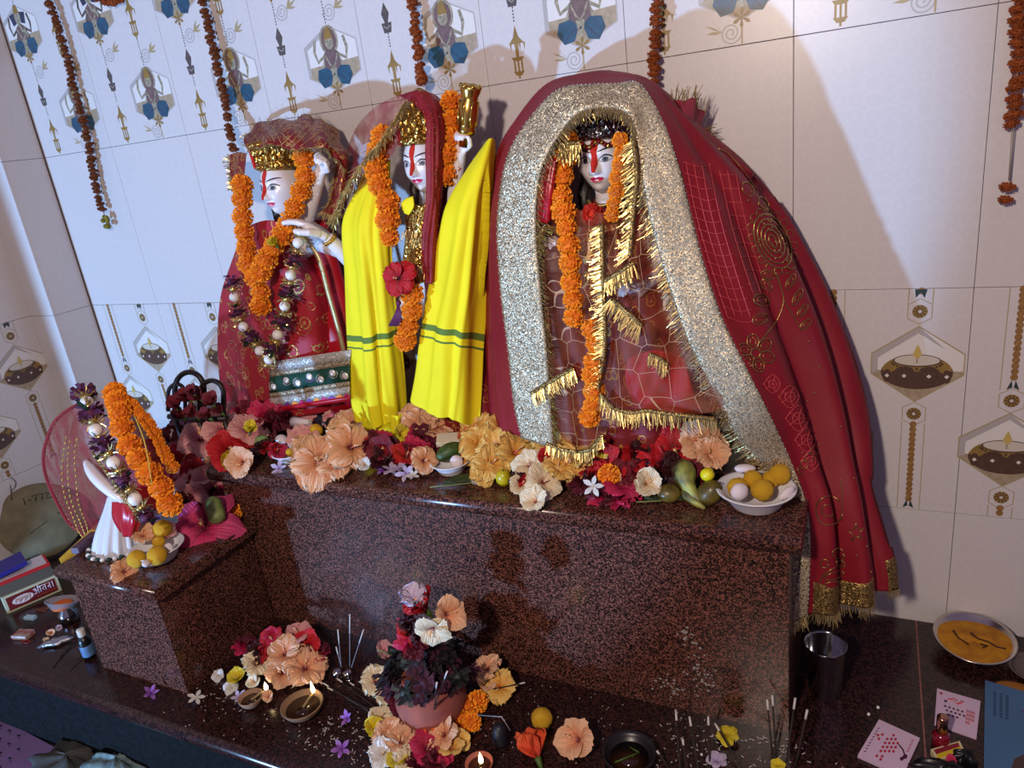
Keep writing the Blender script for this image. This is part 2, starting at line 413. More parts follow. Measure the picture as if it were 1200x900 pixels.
    def vase(s, c, z):
        s.k = 1
        s.poly([(c-.013, z-.002), (c+.013, z-.002), (c+.009, z-.022), (c-.009, z-.022)][::-1], F_DARK)
        s.poly([(c, z+.038), (c-.010, z+.016), (c-.004, z-.002), (c+.004, z-.002), (c+.010, z+.016)], F_DARK)
        s.line([(c-.008, z-.008), (c, z-.014), (c+.008, z-.008)], .0016, G_SHADE); s.line([(c-.004, z+.018), (c, z+.026), (c+.004, z+.018)], .002, F_MAUVE)
    def bell(s, c, z):
        s.k = 1
        """hanging lamp: z = lower tip"""
        s.poly([(c, z+.100), (c-.006, z+.078), (c-.017, z+.066), (c+.017, z+.066), (c+.006, z+.078)], D_BODY)
        for i in range(4): s.poly([(c-.015+.010*i, z+.067), (c-.011+.010*i, z+.067), (c-.013+.010*i, z+.052)][::-1], D_BODY)
        s.poly([(c-.004, z+.066), (c+.004, z+.066), (c+.003, z+.040), (c-.003, z+.040)][::-1], D_BODY)
        s.poly([(c-.014, z+.041), (c+.014, z+.041), (c+.009, z+.034), (c-.009, z+.034)][::-1], D_BODY)
        for dx in (-.008, 0, .008): s.line([(c+dx, z+.034), (c+dx, z+.012 if dx else z)], .0035, D_BODY)
        s.poly([(c-.012, z+.014), (c+.012, z+.014), (c+.006, z+.006), (c-.006, z+.006)][::-1], D_BODY)
    def dots(s, c, z1, z0):
        s.k = 1
        z = z1
        while z > z0: s.k = 1; s.ell((c, z), .0016, .0022, F_DARK, 6); z -= .006

def print_lamps():
    p = Print()
    p.strip(.219, .4535, .4535-.010, False)
    # column with lamp high
    c = .2185
    p.line([(c-.0195, .4535), (c-.0195, .400)], .0014, G_LINE); p.line([(c+.0195, .4535), (c+.0195, .400)], .0014, G_LINE)
    p.poly([(c-.010, .4525), (c-.008, .437), (c, .447), (c+.006, .436), (c+.010, .4525)], D_GREEN)
    p.roundel(c, .411); p.diya(c, .308); p.roundel(c, .208); p.strip(c, .190, .002)
    c = .073
    p.strip(c, .4535, .262); p.roundel(c, .242); p.diya(c, .143); p.roundel(c, .044); p.strip(c, .025, .0, False)
    return p.mb.mesh('printed_lamps')
def print_figures():
    p = Print()
    c = .2135
    p.curl(c, .022, -1); p.line([(c, .036), (c, .002)], .003, G_LINE); p.figure(c, .041, 0); p.curl(c-.004, .205, 1); p.dots(c, .245, .182); p.bell(c, .246); p.dots(c, .390, .350); p.vase(c, .412)
    c = .074
    p.bell(c, .004); p.dots(c, .136, .106); p.vase(c, .160); p.dots(c, .246, .200); p.curl(c+.004, .226, 1); p.figure(c, .262, 1); p.dots(c, .45, .40)
    return p.mb.mesh('printed_figures')

def bevel_box_mesh(name, d, r, m):
    b = MB(); b.bbox((0, 0, 0), d, m, r); return b.mesh(name)
PR_L = print_lamps(); PR_F = print_figures()
TM_CACHE = {}
def tile_at(parent, x0, x1, z0, z1, pr=None, side='back', plane=0.0):
    d = (round(x1-x0-.0009, 4), .008, round(z1-z0-.0010, 4))
    if d not in TM_CACHE: TM_CACHE[d] = bevel_box_mesh('tile', d, .0007, TILE)
    cx, cz = (x0+x1)/2, (z0+z1)/2
    if side == 'back': t = inst('tile', TM_CACHE[d], parent, (cx, plane+.004, cz))
    else: t = inst('tile', TM_CACHE[d], parent, (plane-.004, cx, cz), (0, 0, PI/2))
    if pr: inst('printed_motif', pr, t, (-(x1-x0)/2, -.0042, -(z1-z0)/2))
    return t
def back_wall():
    b = MB(); b.box((.2, .04, .95), (3.6, .064, 2.5), GROUT)
    wl = b.build('wall_back'); wl['kind'] = 'structure'; wl['label'] = 'back wall of pale glazed tiles with rows of printed lamps and seated figures'
    rows = [(-.1881, None), (.2654, PR_L), (.7189, None), (1.1724, PR_F), (1.6259, None)]
    for z, pr in rows:
        for k in range(-8, 3): tile_at(wl, X0+TW*k, X0+TW*(k+1), max(z, -.0), z+TH, pr)
    return wl
back_wall()
def left_wall():
    b = MB(); b.box((-1.64, -.64, .95), (.064, 1.1, 2.5), GROUT)
    wl = b.build('wall_left'); wl['kind'] = 'structure'; wl['label'] = 'left wall of pale tiles printed with lamps beside the corner pilaster'
    for z, pr in [(-.1881, None), (.2654, PR_L), (.7189, None), (1.1724, PR_F), (1.6259, None)]:
        for k in range(-3, 1):
            y0 = -.421+.3*k; y1 = y0+.3
            tile_at(wl, y0, min(y1, -.121), max(z, 0), z+TH, pr, 'left', -1.60)
    p = MB(); p.box((-1.55, -.055, .95), (.123, .126, 2.5), GROUT)
    po = p.build('trim_1'); po['kind'] = 'structure'; po['label'] = 'narrow tiled pilaster in the corner of the two walls'
    for z in (-.1881, .2654, .7189, 1.1724, 1.6259):
        tile_at(po, -1.60, -1.4805, max(z, 0), z+TH, None, 'back', -.127)
        tile_at(po, -.1195, -.0005, max(z, 0), z+TH, None, 'left', -1.4805)
left_wall()

# ================================================================== granite ledge, altar and pedestal
def slab(mb, x0, x1, y0, y1, z0, z1, m, nose=0.012):
    """slab with rounded nosing along its front (y0)"""
    prof = [(y1, z0), (y0+nose, z0)]
    for i in range(1, 8):
        a = -PI/2 - PI*i/8; prof.append((y0+nose+math.cos(a)*nose, (z0+z1)/2+math.sin(a)*(z1-z0)/2))
    prof += [(y0+nose, z1), (y1, z1)]
    n = len(prof)
    A = [Vector((x0, y, z)) for y, z in prof]; B = [Vector((x1, y, z)) for y, z in prof]
    b = len(mb.v); mb.v += A+B
    for i in range(n-1): mb.face((b+i, b+n+i, b+n+i+1, b+i+1), m, 0 < i < n-2)
    mb.face((b+n-1, b+2*n-1, b+n, b), m)
    mb.face([b+i for i in range(n)], m); mb.face([b+n+i for i in range(n)][::-1], m)
ledge = empty('granite_ledge', (0, -.37, -.25), 'dark red granite ledge with rounded front edge running along the tiled walls', 'ledge')
def rel(o): return -Vector(o.location)
def part(mb, name, root, kind=None):
    off = Vector(root.location); mb.v = [v-off for v in mb.v]
    o = mb.build(name, root)
    if kind: o['kind'] = kind
    return o
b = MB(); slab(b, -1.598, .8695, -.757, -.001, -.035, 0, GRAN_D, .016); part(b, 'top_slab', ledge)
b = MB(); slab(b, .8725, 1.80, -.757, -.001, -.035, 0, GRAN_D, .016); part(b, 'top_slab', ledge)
b = MB(); b.box((.871, -.372, -.0185), (.0032, .742, .0352), mat('slab_joint_filler', rgb(150, 96, 92), .8, var=.3)); part(b, 'joint', ledge)
b = MB(); b.box((.1, -.365, -.1435), (3.396, .728, .215), RISER); part(b, 'riser', ledge)

altar = empty('granite_altar', (.0, -.2, 0), 'long polished red granite altar block carrying the three dressed idols', 'altar')
AT = .4165; AX0, AX1 = -.62, .655
b = MB(); slab(b, AX0-.02, AX1+.02, -.410, -.010, AT-.032, AT, GRAN, .010); part(b, 'top_slab', altar)
b = MB(); b.box(((AX0+AX1)/2, -.380, (AT-.032)/2), (AX1-AX0, .022, AT-.032), GRAN); part(b, 'front_panel', altar)
b = MB(); b.box((AX1-.011, -.190, (AT-.032)/2), (.022, .358, AT-.032), GRAN); part(b, 'side_panel', altar)
b = MB(); b.box((AX0+.011, -.190, (AT-.032)/2), (.022, .358, AT-.032), GRAN); part(b, 'side_panel', altar)
PT = .285; PX0, PX1 = -.845, -.562
ped = empty('granite_pedestal', (-.7, -.5, 0), 'small low red granite pedestal standing in front of the long altar', 'pedestal')
b = MB(); slab(b, PX0-.022, PX1+.024, -.688, -.395, PT-.028, PT, GRAN, .010); part(b, 'top_slab', ped)
b = MB(); b.box(((PX0+PX1)/2, -.659, (PT-.028)/2), (PX1-PX0, .022, PT-.028), GRAN); part(b, 'front_panel', ped)
b = MB(); b.box((PX1-.011, -.522, (PT-.028)/2), (.0218, .252, PT-.028), GRAN); part(b, 'side_panel', ped)
b = MB(); b.box((PX0+.011, -.522, (PT-.028)/2), (.0218, .252, PT-.028), GRAN); part(b, 'side_panel', ped)
b = MB(); b.box((0, -1.1, -.262), (4.2, 1.6, .024), mat('floor_dark', rgb(46, 40, 46), .5, var=.3, vscale=20)); fl = b.build('floor'); fl['kind'] = 'structure'
# ================================================================== materials of cloth, stone, metal, flowers
MARBLE = mat('painted_marble', rgb(232, 228, 232), 0.28, var=0.05, vscale=25, coat=0.25, sss=0.1)
MARBLE_G = mat('grey_marble', rgb(120, 112, 118), 0.3, var=0.3, vscale=12, coat=0.2)
BLACKSTONE = mat('black_base_stone', rgb(34, 30, 32), 0.4, var=0.3)
HAIR = mat('black_painted_hair', rgb(26, 18, 20), 0.4, bump=0.6, bscale=300)
LIP = mat('pink_lip_paint', rgb(206, 40, 96), 0.35)
EYEW = mat('eye_white', rgb(220, 218, 222), 0.25)
IRIS = mat('grey_iris', rgb(96, 104, 116), 0.25)
KOHL = mat('black_kohl', rgb(28, 20, 24), 0.4)
SINDOOR = mat('red_sindoor_paste', rgb(214, 38, 22), 0.9, var=0.3, vscale=300, bump=0.8, bscale=700)
GOLD = sparkle('embossed_gold', rgb(236, 204, 120), rgb(176, 128, 52), 420, 0.28, 0.95, 0.55, rgb(90, 60, 22))
GOLDP = mat('polished_gold', rgb(214, 170, 84), 0.22, 1.0)
TINSEL = mat('gold_tinsel', rgb(226, 200, 130), 0.32, 0.85, var=0.45, vscale=400)
LACE = sparkle('silver_gold_lace', rgb(226, 212, 180), rgb(168, 150, 120), 640, 0.42, 0.5, 0.75, rgb(84, 66, 52))
LACE_D = sparkle('dull_gold_lace', rgb(190, 160, 96), rgb(120, 92, 50), 620, 0.4, 0.7, 0.8, rgb(60, 36, 22))
SILVERC = sparkle('silver_crown_beads', rgb(232, 232, 236), rgb(150, 150, 156), 500, 0.2, 1.0, 0.6, rgb(60, 60, 66))
YELLOW = mat('yellow_cotton', rgb(246, 232, 14), 0.8, var=0.06, vscale=14, sheen=0.0)
YGREEN = mat('green_stripe', rgb(96, 124, 44), 0.8)
REDSATIN = mat('red_satin', rgb(176, 16, 34), 0.32)
ORANGE = mat('marigold_orange', rgb(250, 172, 30), 0.75, col2=rgb(238, 132, 16), vscale=300)
ORANGE_D = mat('marigold_core', rgb(206, 104, 14), 0.85)
DRIED = mat('dried_marigold', rgb(140, 74, 32), 0.9, col2=rgb(92, 50, 26), vscale=200)
DRIED_O = mat('half_dried_marigold', rgb(170, 84, 26), 0.9, col2=rgb(120, 56, 22), vscale=200)
PURPLE = mat('dark_purple_petals', rgb(104, 30, 80), 0.7, col2=rgb(60, 24, 54), vscale=250)
DGREEN = mat('dark_green_ribbon', rgb(30, 60, 44), 0.5)
WHITEB = mat('white_pearl_bead', rgb(232, 228, 226), 0.35, bump=0.1)
STRING = mat('cotton_string', rgb(150, 140, 130), 0.9)
GREEN = mat('fresh_leaf_green', rgb(72, 104, 36), 0.5, var=0.3, vscale=60)

def mixsheer(name, c, alpha, line=None, linec=None, scale=70, rough=0.6, rnd=0.1, lw=0.035, sparkc=None, dense=None):
    """sheer cloth: lets light through between its threads; optional lattice of thicker threads; dense = noise patches of closer weave"""
    if name in MATS: return MATS[name]
    m = bpy.data.materials.new(name); nt, b = nodes(m); MATS[name] = m
    tc = nt.nodes.new('ShaderNodeTexCoord')
    b.inputs['Base Color'].default_value = (*c, 1); b.inputs['Roughness'].default_value = rough
    b.inputs['Alpha'].default_value = alpha
    afac = None
    if dense:
        n = nt.nodes.new('ShaderNodeTexNoise'); n.inputs['Scale'].default_value = dense[0]; n.inputs['Detail'].default_value = 2
        nt.links.new(tc.outputs['Object'], n.inputs['Vector'])
        r = nt.nodes.new('ShaderNodeMapRange'); r.inputs[1].default_value = 0.4; r.inputs[2].default_value = 0.62; r.inputs[3].default_value = alpha; r.inputs[4].default_value = dense[1]
        nt.links.new(n.outputs['Fac'], r.inputs[0]); afac = r.outputs[0]
    if line:
        v = nt.nodes.new('ShaderNodeTexVoronoi'); v.feature = 'DISTANCE_TO_EDGE'; v.inputs['Scale'].default_value = scale; v.inputs['Randomness'].default_value = rnd
        nt.links.new(tc.outputs['Object'], v.inputs['Vector'])
        lt = nt.nodes.new('ShaderNodeMath'); lt.operation = 'LESS_THAN'; lt.inputs[1].default_value = lw
        nt.links.new(v.outputs['Distance'], lt.inputs[0])
        mx = nt.nodes.new('ShaderNodeMix'); mx.data_type = 'RGBA'
        mx.inputs[6].default_value = (*c, 1); mx.inputs[7].default_value = (*linec, 1)
        nt.links.new(lt.outputs[0], mx.inputs[0]); nt.links.new(mx.outputs[2], b.inputs['Base Color'])
        ma = nt.nodes.new('ShaderNodeMath'); ma.operation = 'MAXIMUM'
        ml = nt.nodes.new('ShaderNodeMath'); ml.operation = 'MULTIPLY'; ml.inputs[1].default_value = line
        nt.links.new(lt.outputs[0], ml.inputs[0]); nt.links.new(ml.outputs[0], ma.inputs[0])
        if afac: nt.links.new(afac, ma.inputs[1])
        else: ma.inputs[1].default_value = alpha
        nt.links.new(ma.outputs[0], b.inputs['Alpha'])
    elif afac: nt.links.new(afac, b.inputs['Alpha'])
    return m
def brocade(name, base, thread, scale=45, amt=0.16, ring=True, rough=0.6, base2=None):
    """cloth with woven metal-thread motifs"""
    if name in MATS: return MATS[name]
    m = bpy.data.materials.new(name); nt, b = nodes(m); MATS[name] = m
    tc = nt.nodes.new('ShaderNodeTexCoord'); v = nt.nodes.new('ShaderNodeTexVoronoi'); v.inputs['Scale'].default_value = scale
    nz = nt.nodes.new('ShaderNodeTexNoise'); nz.inputs['Scale'].default_value = scale*0.7; nz.inputs['Detail'].default_value = 1
    nt.links.new(tc.outputs['Object'], nz.inputs['Vector'])
    av = nt.nodes.new('ShaderNodeVectorMath'); av.operation = 'MULTIPLY_ADD'; av.inputs[1].default_value = (0.02,)*3
    nt.links.new(nz.outputs['Color'], av.inputs[0]); nt.links.new(tc.outputs['Object'], av.inputs[2]); nt.links.new(av.outputs[0], v.inputs['Vector'])
    r = nt.nodes.new('ShaderNodeValToRGB'); nt.links.new(v.outputs['Distance'], r.inputs['Fac']); r.color_ramp.interpolation = 'CONSTANT'
    r.color_ramp.elements[0].color = (1, 1, 1, 1); r.color_ramp.elements[1].position = 0.10; r.color_ramp.elements[1].color = (0, 0, 0, 1)
    if ring:
        e = r.color_ramp.elements.new(0.30); e.color = (1, 1, 1, 1); e = r.color_ramp.elements.new(0.30+amt); e.color = (0, 0, 0, 1)
    mx = nt.nodes.new('ShaderNodeMix'); mx.data_type = 'RGBA'; mx.inputs[6].default_value = (*base, 1); mx.inputs[7].default_value = (*thread, 1)
    nt.links.new(r.outputs['Color'], mx.inputs[0])
    nt.links.new(mx.outputs[2], b.inputs['Base Color'])
    mm = nt.nodes.new('ShaderNodeMath'); mm.operation = 'MULTIPLY'; mm.inputs[1].default_value = 0.8
    nt.links.new(r.outputs['Color'], mm.inputs[0]); nt.links.new(mm.outputs[0], b.inputs['Metallic'])
    b.inputs['Roughness'].default_value = rough
    return m
RED_BROC = brocade('red_gold_brocade', rgb(166, 22, 42), rgb(214, 168, 100), 26, 0.07)
RED_BROC2 = brocade('crimson_gold_brocade', rgb(120, 10, 22), rgb(196, 140, 64), 40, 0.08)
CANOPY = brocade('maroon_gold_tissue', rgb(122, 20, 22), rgb(196, 150, 84), 70, 0.16, True, 0.5)
VEIL = mixsheer('crimson_georgette', rgb(134, 6, 30), 0.90, dense=(9, 1.0))
NETRED = mixsheer('red_sheer_net', rgb(150, 24, 46), 0.20, dense=(24, 0.45))
NETGOLD = mixsheer('gold_brown_net', rgb(150, 66, 34), 0.10, 0.8, rgb(196, 156, 116), 21, 0.5, 0.5, 0.008, dense=(22, 0.30))

# ================================================================== cloth, fringe, garland makers
def grid_of(rows, nu, nv, fold=None):
    """rows of world points -> dense grid nv x nu, fold(s, t) = offset along the surface normal"""
    R = [[crom(r, j/(nu-1)) for j in range(nu)] for r in rows]
    G = [[crom([R[k][j] for k in range(len(R))], i/(nv-1)) for j in range(nu)] for i in range(nv)]
    if fold:
        H = []
        for i in range(nv):
            row = []
            for j in range(nu):
                du = G[i][min(j+1, nu-1)]-G[i][max(j-1, 0)]; dv = G[min(i+1, nv-1)][j]-G[max(i-1, 0)][j]
                n = du.cross(dv)
                if n.length > 1e-12: n.normalize()
                if n.y > 0: n = -n
                row.append(G[i][j]+n*fold(j/(nu-1), i/(nv-1)))
            H.append(row)
        G = H
    return G
def pxrows(rows): return [[aty(*p) for p in r] for r in rows]
def off(root, mb):
    o = Vector(root.location); mb.v = [v-o for v in mb.v]; return mb
def cpart(mb, name, root, solid=0, kind=None, label=None, parent=None):
    """part in world coordinates put under a root Empty (or under a part whose origin is the root's)"""
    off(root, mb); o = mb.build(name, parent or root, None, solid)
    if kind: o['kind'] = kind
    if label: o['label'] = label
    return o
RND = random.Random(5)
def fringe(mb, P, d, L, m, n, r=0.00045, jit=0.35, curl=0.25):
    """n loose strands hanging from path P towards d (vector, or function of t)"""
    for i in range(n):
        t = (i+RND.random())/n; p = crom(P, t); dd = d(t) if callable(d) else Vector(d)
        dd = (dd.normalized()+Vector((RND.uniform(-1, 1), RND.uniform(-1, 1), RND.uniform(-1, 1)))*jit).normalized()
        l = L*RND.uniform(.6, 1.15); k = Vector((RND.uniform(-1, 1), RND.uniform(-1, 1), RND.uniform(-1, 1)))*l*curl
        mb.tube([p, p+dd*l*.5+k*.3, p+dd*l+k], [r, r, r*.7], m, 3, False, False)

def marigold_mesh(name, m, core, flat=1.0, seed=1, rings=7):
    r = random.Random(seed); b = MB()
    b.ball((0, 0, 0), .80, core, 8, 5, (1, 1, flat))
    for k in range(rings):
        e = -1.15+2.3*k/(rings-1); n = max(6, int(19*math.cos(e)+3))
        for i in range(n):
            a = 2*PI*(i+r.random()*.6)/n; ee = e+r.uniform(-.18, .18)
            d = Vector((math.cos(a)*math.cos(ee), math.sin(a)*math.cos(ee), math.sin(ee)*flat)).normalized()
            t = Vector((-math.sin(a), math.cos(a), 0)); u = d.cross(t).normalized()
            tw = r.uniform(-.9, .9); t2 = t*math.cos(tw)+u*math.sin(tw); u2 = d.cross(t2)
            w_ = r.uniform(.13, .21); L = r.uniform(.92, 1.08); c = d*.70
            c = Vector((c.x, c.y, c.z*flat)); tip = Vector((d.x*L, d.y*L, d.z*L*flat))
            b.add([c-t2*w_*.6, c+t2*w_*.6, tip+t2*w_+u2*.10, tip*1.04-u2*.10, tip-t2*w_+u2*.10], [(0, 1, 2, 3), (0, 3, 4)], m)
    return b.mesh(name)
MG = [marigold_mesh('marigold', ORANGE, ORANGE_D, 1.0, s) for s in (1, 2, 3)]
MGF = [marigold_mesh('dried_marigold', DRIED, DRIED, 0.62, s, 4) for s in (4, 5)]
def bead_mesh():
    b = MB(); b.ball((0, 0, 0), 1, WHITEB, 12, 8); return b.mesh('bead')
BEAD = bead_mesh()
def purple_mesh(seed):
    r = random.Random(seed); b = MB()
    for i in range(34):
        a = r.uniform(0, 2*PI); z = r.uniform(-.55, .55); d = Vector((math.cos(a), math.sin(a), z*.8)).normalized()
        t = Vector((-math.sin(a), math.cos(a), r.uniform(-.6, .6))).normalized(); l = r.uniform(.8, 1.15)
        b.add([d*.35-t*.12+Vector((0, 0, z)), d*.35+t*.12+Vector((0, 0, z)), d*l+t*.20+Vector((0, 0, z)), d*l*1.05+Vector((0, 0, z)), d*l-t*.20+Vector((0, 0, z))], [(0, 1, 2, 3), (0, 3, 4)], PURPLE if r.random() < .75 else DGREEN)
    b.ball((0, 0, 0), .55, PURPLE, 8, 5)
    return b.mesh('purple_flower')
PURP = [purple_mesh(s) for s in (1, 2)]
def ring_mesh(seed):
    r = random.Random(seed); b = MB()
    for i in range(26):
        a = r.uniform(0, 2*PI); d = Vector((math.cos(a), math.sin(a), r.uniform(-.5, .5)))
        b.tube([d*.2, d*.6, d*r.uniform(.75, 1.1)+Vector((0, 0, r.uniform(-.3, .3)))], .05, TINSEL, 3, False, False)
    b.ball((0, 0, 0), .5, TINSEL, 8, 4, (1, 1, .6))
    return b.mesh('tinsel_rosette')
TRING = [ring_mesh(s) for s in (3, 4)]
def quat_to(d, spin=0.0):
    q = Vector((0, 0, 1)).rotation_difference(Vector(d).normalized())
    return (q.to_matrix() @ Matrix.Rotation(spin, 3, 'Z'))
def garland(name, P, size, label, cat='garland', meshes=MG, step=.78, mats=None, group=None, jitter=.12, pname='marigold', ends=None):
    """string of flowers; P = world path, size = flower radius"""
    P = [Vector(p) for p in P]; pts = path_even(P, size*2*step)
    root = empty(name, pts[0], label, cat, group)
    sb = MB(); sb.tube(path_pts(P, 24), .0012, STRING, 5); cpart(sb, 'string', root)
    for i, p in enumerate(pts):
        t = (pts[min(i+1, len(pts)-1)]-pts[max(i-1, 0)]); s = size*RND.uniform(.88, 1.12)
        j = Vector((RND.uniform(-1, 1), RND.uniform(-1, 1), RND.uniform(-1, 1)))*size*jitter
        inst(pname, RND.choice(meshes), root, p-pts[0]+j, quat_to((t.normalized() if t.length > 0 else Vector((0, 0, 1)))+Vector((RND.uniform(-1, 1), RND.uniform(-1, 1), RND.uniform(-1, 1)))*jitter*1.6, RND.uniform(0, 6.28)), s, mats)
    return root
def bead_garland(name, P, size, label, group=None, start=0):
    """purple flowers, gold tinsel and white beads in turn"""
    P = [Vector(p) for p in P]; pts = path_even(P, size*1.12)
    root = empty(name, pts[0], label, 'garland', group)
    sb = MB(); sb.tube(path_pts(P, 24), .0012, STRING, 5); cpart(sb, 'string', root)
    for i, p in enumerate(pts):
        t = (pts[min(i+1, len(pts)-1)]-pts[max(i-1, 0)]); q = quat_to(t, RND.uniform(0, 6)); l = p-pts[0]; k = (i+start) % 4
        if k == 0: inst('purple_flower', RND.choice(PURP), root, l, q, (size*1.35, size*1.35, size*.95))
        elif k == 1: inst('tinsel_rosette', RND.choice(TRING), root, l, q, size*1.15)
        elif k == 2: inst('bead', BEAD, root, l, q, size*.72)
        else: inst('tinsel_rosette', RND.choice(TRING), root, l, q, size*1.15)
    return root

# ================================================================== idols
def feat(x, z):
    g = math.exp; f = 0.0
    # nose
    if z > -.0185: gz = clamp((0.010-z)/.023)
    else: gz = clamp(1-(-.0185-z)/.004)
    f += .0125*gz**1.2*g(-(x/(.0036+.0022*gz))**2)
    ax = abs(x)
    f += .0040*g(-((ax-.0062)/.0036)**2-((z+.0155)/.0038)**2)
    f -= .0042*g(-((ax-.0165)/.0095)**2-((z-.0030)/.0062)**2)
    f += .0030*g(-((ax-.0165)/.0065)**2-((z-.0015)/.0042)**2)
    f += .0020*g(-((ax-.017)/.012)**2-((z-.0125)/.0040)**2)
    f += .0030*g(-((ax-.020)/.011)**2-((z+.017)/.011)**2)
    f += .0042*g(-(x/.0095)**2-((z+.0252)/.0022)**2)
    f += .0046*g(-(x/.0080)**2-((z+.0310)/.0026)**2)
    f -= .0020*g(-(x/.011)**2-((z+.0282)/.0011)**2)
    f += .0048*g(-(x/.0100)**2-((z+.0440)/.0065)**2)
    return f
HX, HY, HZ = .0385, .0450, .0560
def headrx(z): return HX*(1-.36*(clamp(-z/HZ))**1.6)
def face_y(x, z):
    z = max(-HZ*.985, min(HZ*.985, z)); e = math.asin(z/HZ); rx = headrx(z)*math.cos(e); a = math.asin(clamp(x/max(rx, 1e-4), -.99, .99))
    return -(HY*math.cos(a)*math.cos(e)+feat(x, z))
def make_head(root, C, s, yaw=0.0, roll=0.0, tilak=None, irisc=None):
    Rm = Matrix.Rotation(yaw, 3, 'Z') @ Matrix.Rotation(roll, 3, 'Y')
    W = lambda x, y, z: C + Rm @ Vector((x, y, z))*s
    b = MB(); NA, NE = 96, 84; G = []
    for i in range(NE+1):
        e = -PI/2+PI*i/NE; z = HZ*math.sin(e); row = []
        for j in range(NA):
            q = -1+2*j/NA; a = PI*q*(.42+.58*abs(q)**1.3)
            x = headrx(z)*math.sin(a)*math.cos(e); y = -HY*math.cos(a)*math.cos(e)
            if abs(a) < 1.5: y -= feat(x, z)*sst(1.5, 1.2, abs(a))
            row.append(W(x, y, z))
        G.append(row)
    b.grid(G, MARBLE, True, None, True)
    for sx in (-1, 1): b.ball(W(sx*.0385, -.004, -.006), .011*s, MARBLE, 10, 7, (.35, .7, 1.2))
    b.tube([W(0, .004, -.032), W(0, .008, -.055), W(0, .012, -.085)], [.020*s, .019*s, .024*s], MARBLE, 16)
    head = cpart(b, 'head', root)
    def patch(pts_l, pts_u, m, mb, lift):
        mb.grid([[W(x, face_y(x, z)-lift, z) for x, z in pts_l], [W((x+x2)/2, face_y((x+x2)/2, (z+z2)/2)-lift, (z+z2)/2) for (x, z), (x2, z2) in zip(pts_l, pts_u)], [W(x, face_y(x, z)-lift, z) for x, z in pts_u]], m, True)
    def ribbon(pts, wd, m, mb, lift):
        L = [(x, z-w_/2) for (x, z), w_ in zip(pts, wd)]; U = [(x, z+w_/2) for (x, z), w_ in zip(pts, wd)]; patch(L, U, m, mb, lift)
    for sx in (-1, 1):
        eb = MB(); n = 11; xs = [.0065+.0215*i/(n-1) for i in range(n)]
        lo = [(sx*x, .0012-.0040*math.sin(PI*i/(n-1))+.0022*i/(n-1)) for i, x in enumerate(xs)]
        up = [(sx*x, .0012+.0058*math.sin(PI*(i/(n-1))**.9)+.0022*i/(n-1)) for i, x in enumerate(xs)]
        patch(lo, up, EYEW, eb, .0004)
        cx, cz = sx*.0165, .0026
        ring = [(cx+.0048*math.cos(t), cz+.0044*math.sin(t)) for t in [PI*k/8 for k in range(9)]]; rlo = [(x, 2*cz-z) for x, z in ring]
        patch(rlo, ring, IRIS, eb, .0008)
        ring2 = [(cx+.0017*math.cos(t), cz+.0017*math.sin(t)) for t in [PI*k/6 for k in range(7)]]; patch([(x, 2*cz-z) for x, z in ring2], ring2, KOHL, eb, .0011)
        ribbon([(x, z+.0004) for x, z in up], [.0010+.0014*math.sin(PI*i/(n-1)*.8) for i in range(n)], KOHL, eb, .0010)
        ribbon([(x, z) for x, z in lo], [.0007]*n, KOHL, eb, .0010)
        cpart(eb, 'eye', root, parent=head)
        bb = MB(); bp = [(sx*(.006+.024*i/10), .0140+.0055*math.sin(PI*.62*i/10)-.0012*i/10) for i in range(11)]
        ribbon(bp, [.0009+.0017*math.sin(PI*(i+.6)/11) for i in range(11)], KOHL, bb, .0006); cpart(bb, 'eyebrow', root, parent=head)
    lb = MB(); n = 11; xs = [-.0118+.0236*i/(n-1) for i in range(n)]
    mid = [(x, -.0282+.0016*(x/.0118)**2) for x in xs]
    upl = [(x, -.0282+.0016*(x/.0118)**2+.0044*(1-(x/.0118)**2)**.8*(1-.28*math.exp(-(x/.0022)**2))) for x in xs]
    lol = [(x, -.0282+.0016*(x/.0118)**2-.0054*(1-(x/.0118)**2)**.8) for x in xs]
    patch(mid, upl, LIP, lb, .0004); patch(lol, mid, LIP, lb, .0004); cpart(lb, 'lips', root, parent=head)
    if tilak:
        tb = MB(); top, bot, wd = tilak; n = 16; pl = []; ws = []
        L = []; U = []
        for i in range(n):
            t = i/(n-1); z = lerp(bot, top, t); w_ = wd*(.55+.45*math.sin(PI*min(1, t*1.1)))*(1+.22*math.sin(9*t)); L.append((-w_/2+.0008*math.sin(14*t), z)); U.append((w_/2+.0006*math.sin(11*t), z))
        tb.grid([[W(lerp(a[0], c[0], k/4), face_y(lerp(a[0], c[0], k/4), a[1])-.0009-.0006*math.sin(PI*k/4), a[1]) for k in range(5)] for a, c in zip(L, U)], SINDOOR, True)
        cpart(tb, 'tilak', root, parent=head)
    return head, W
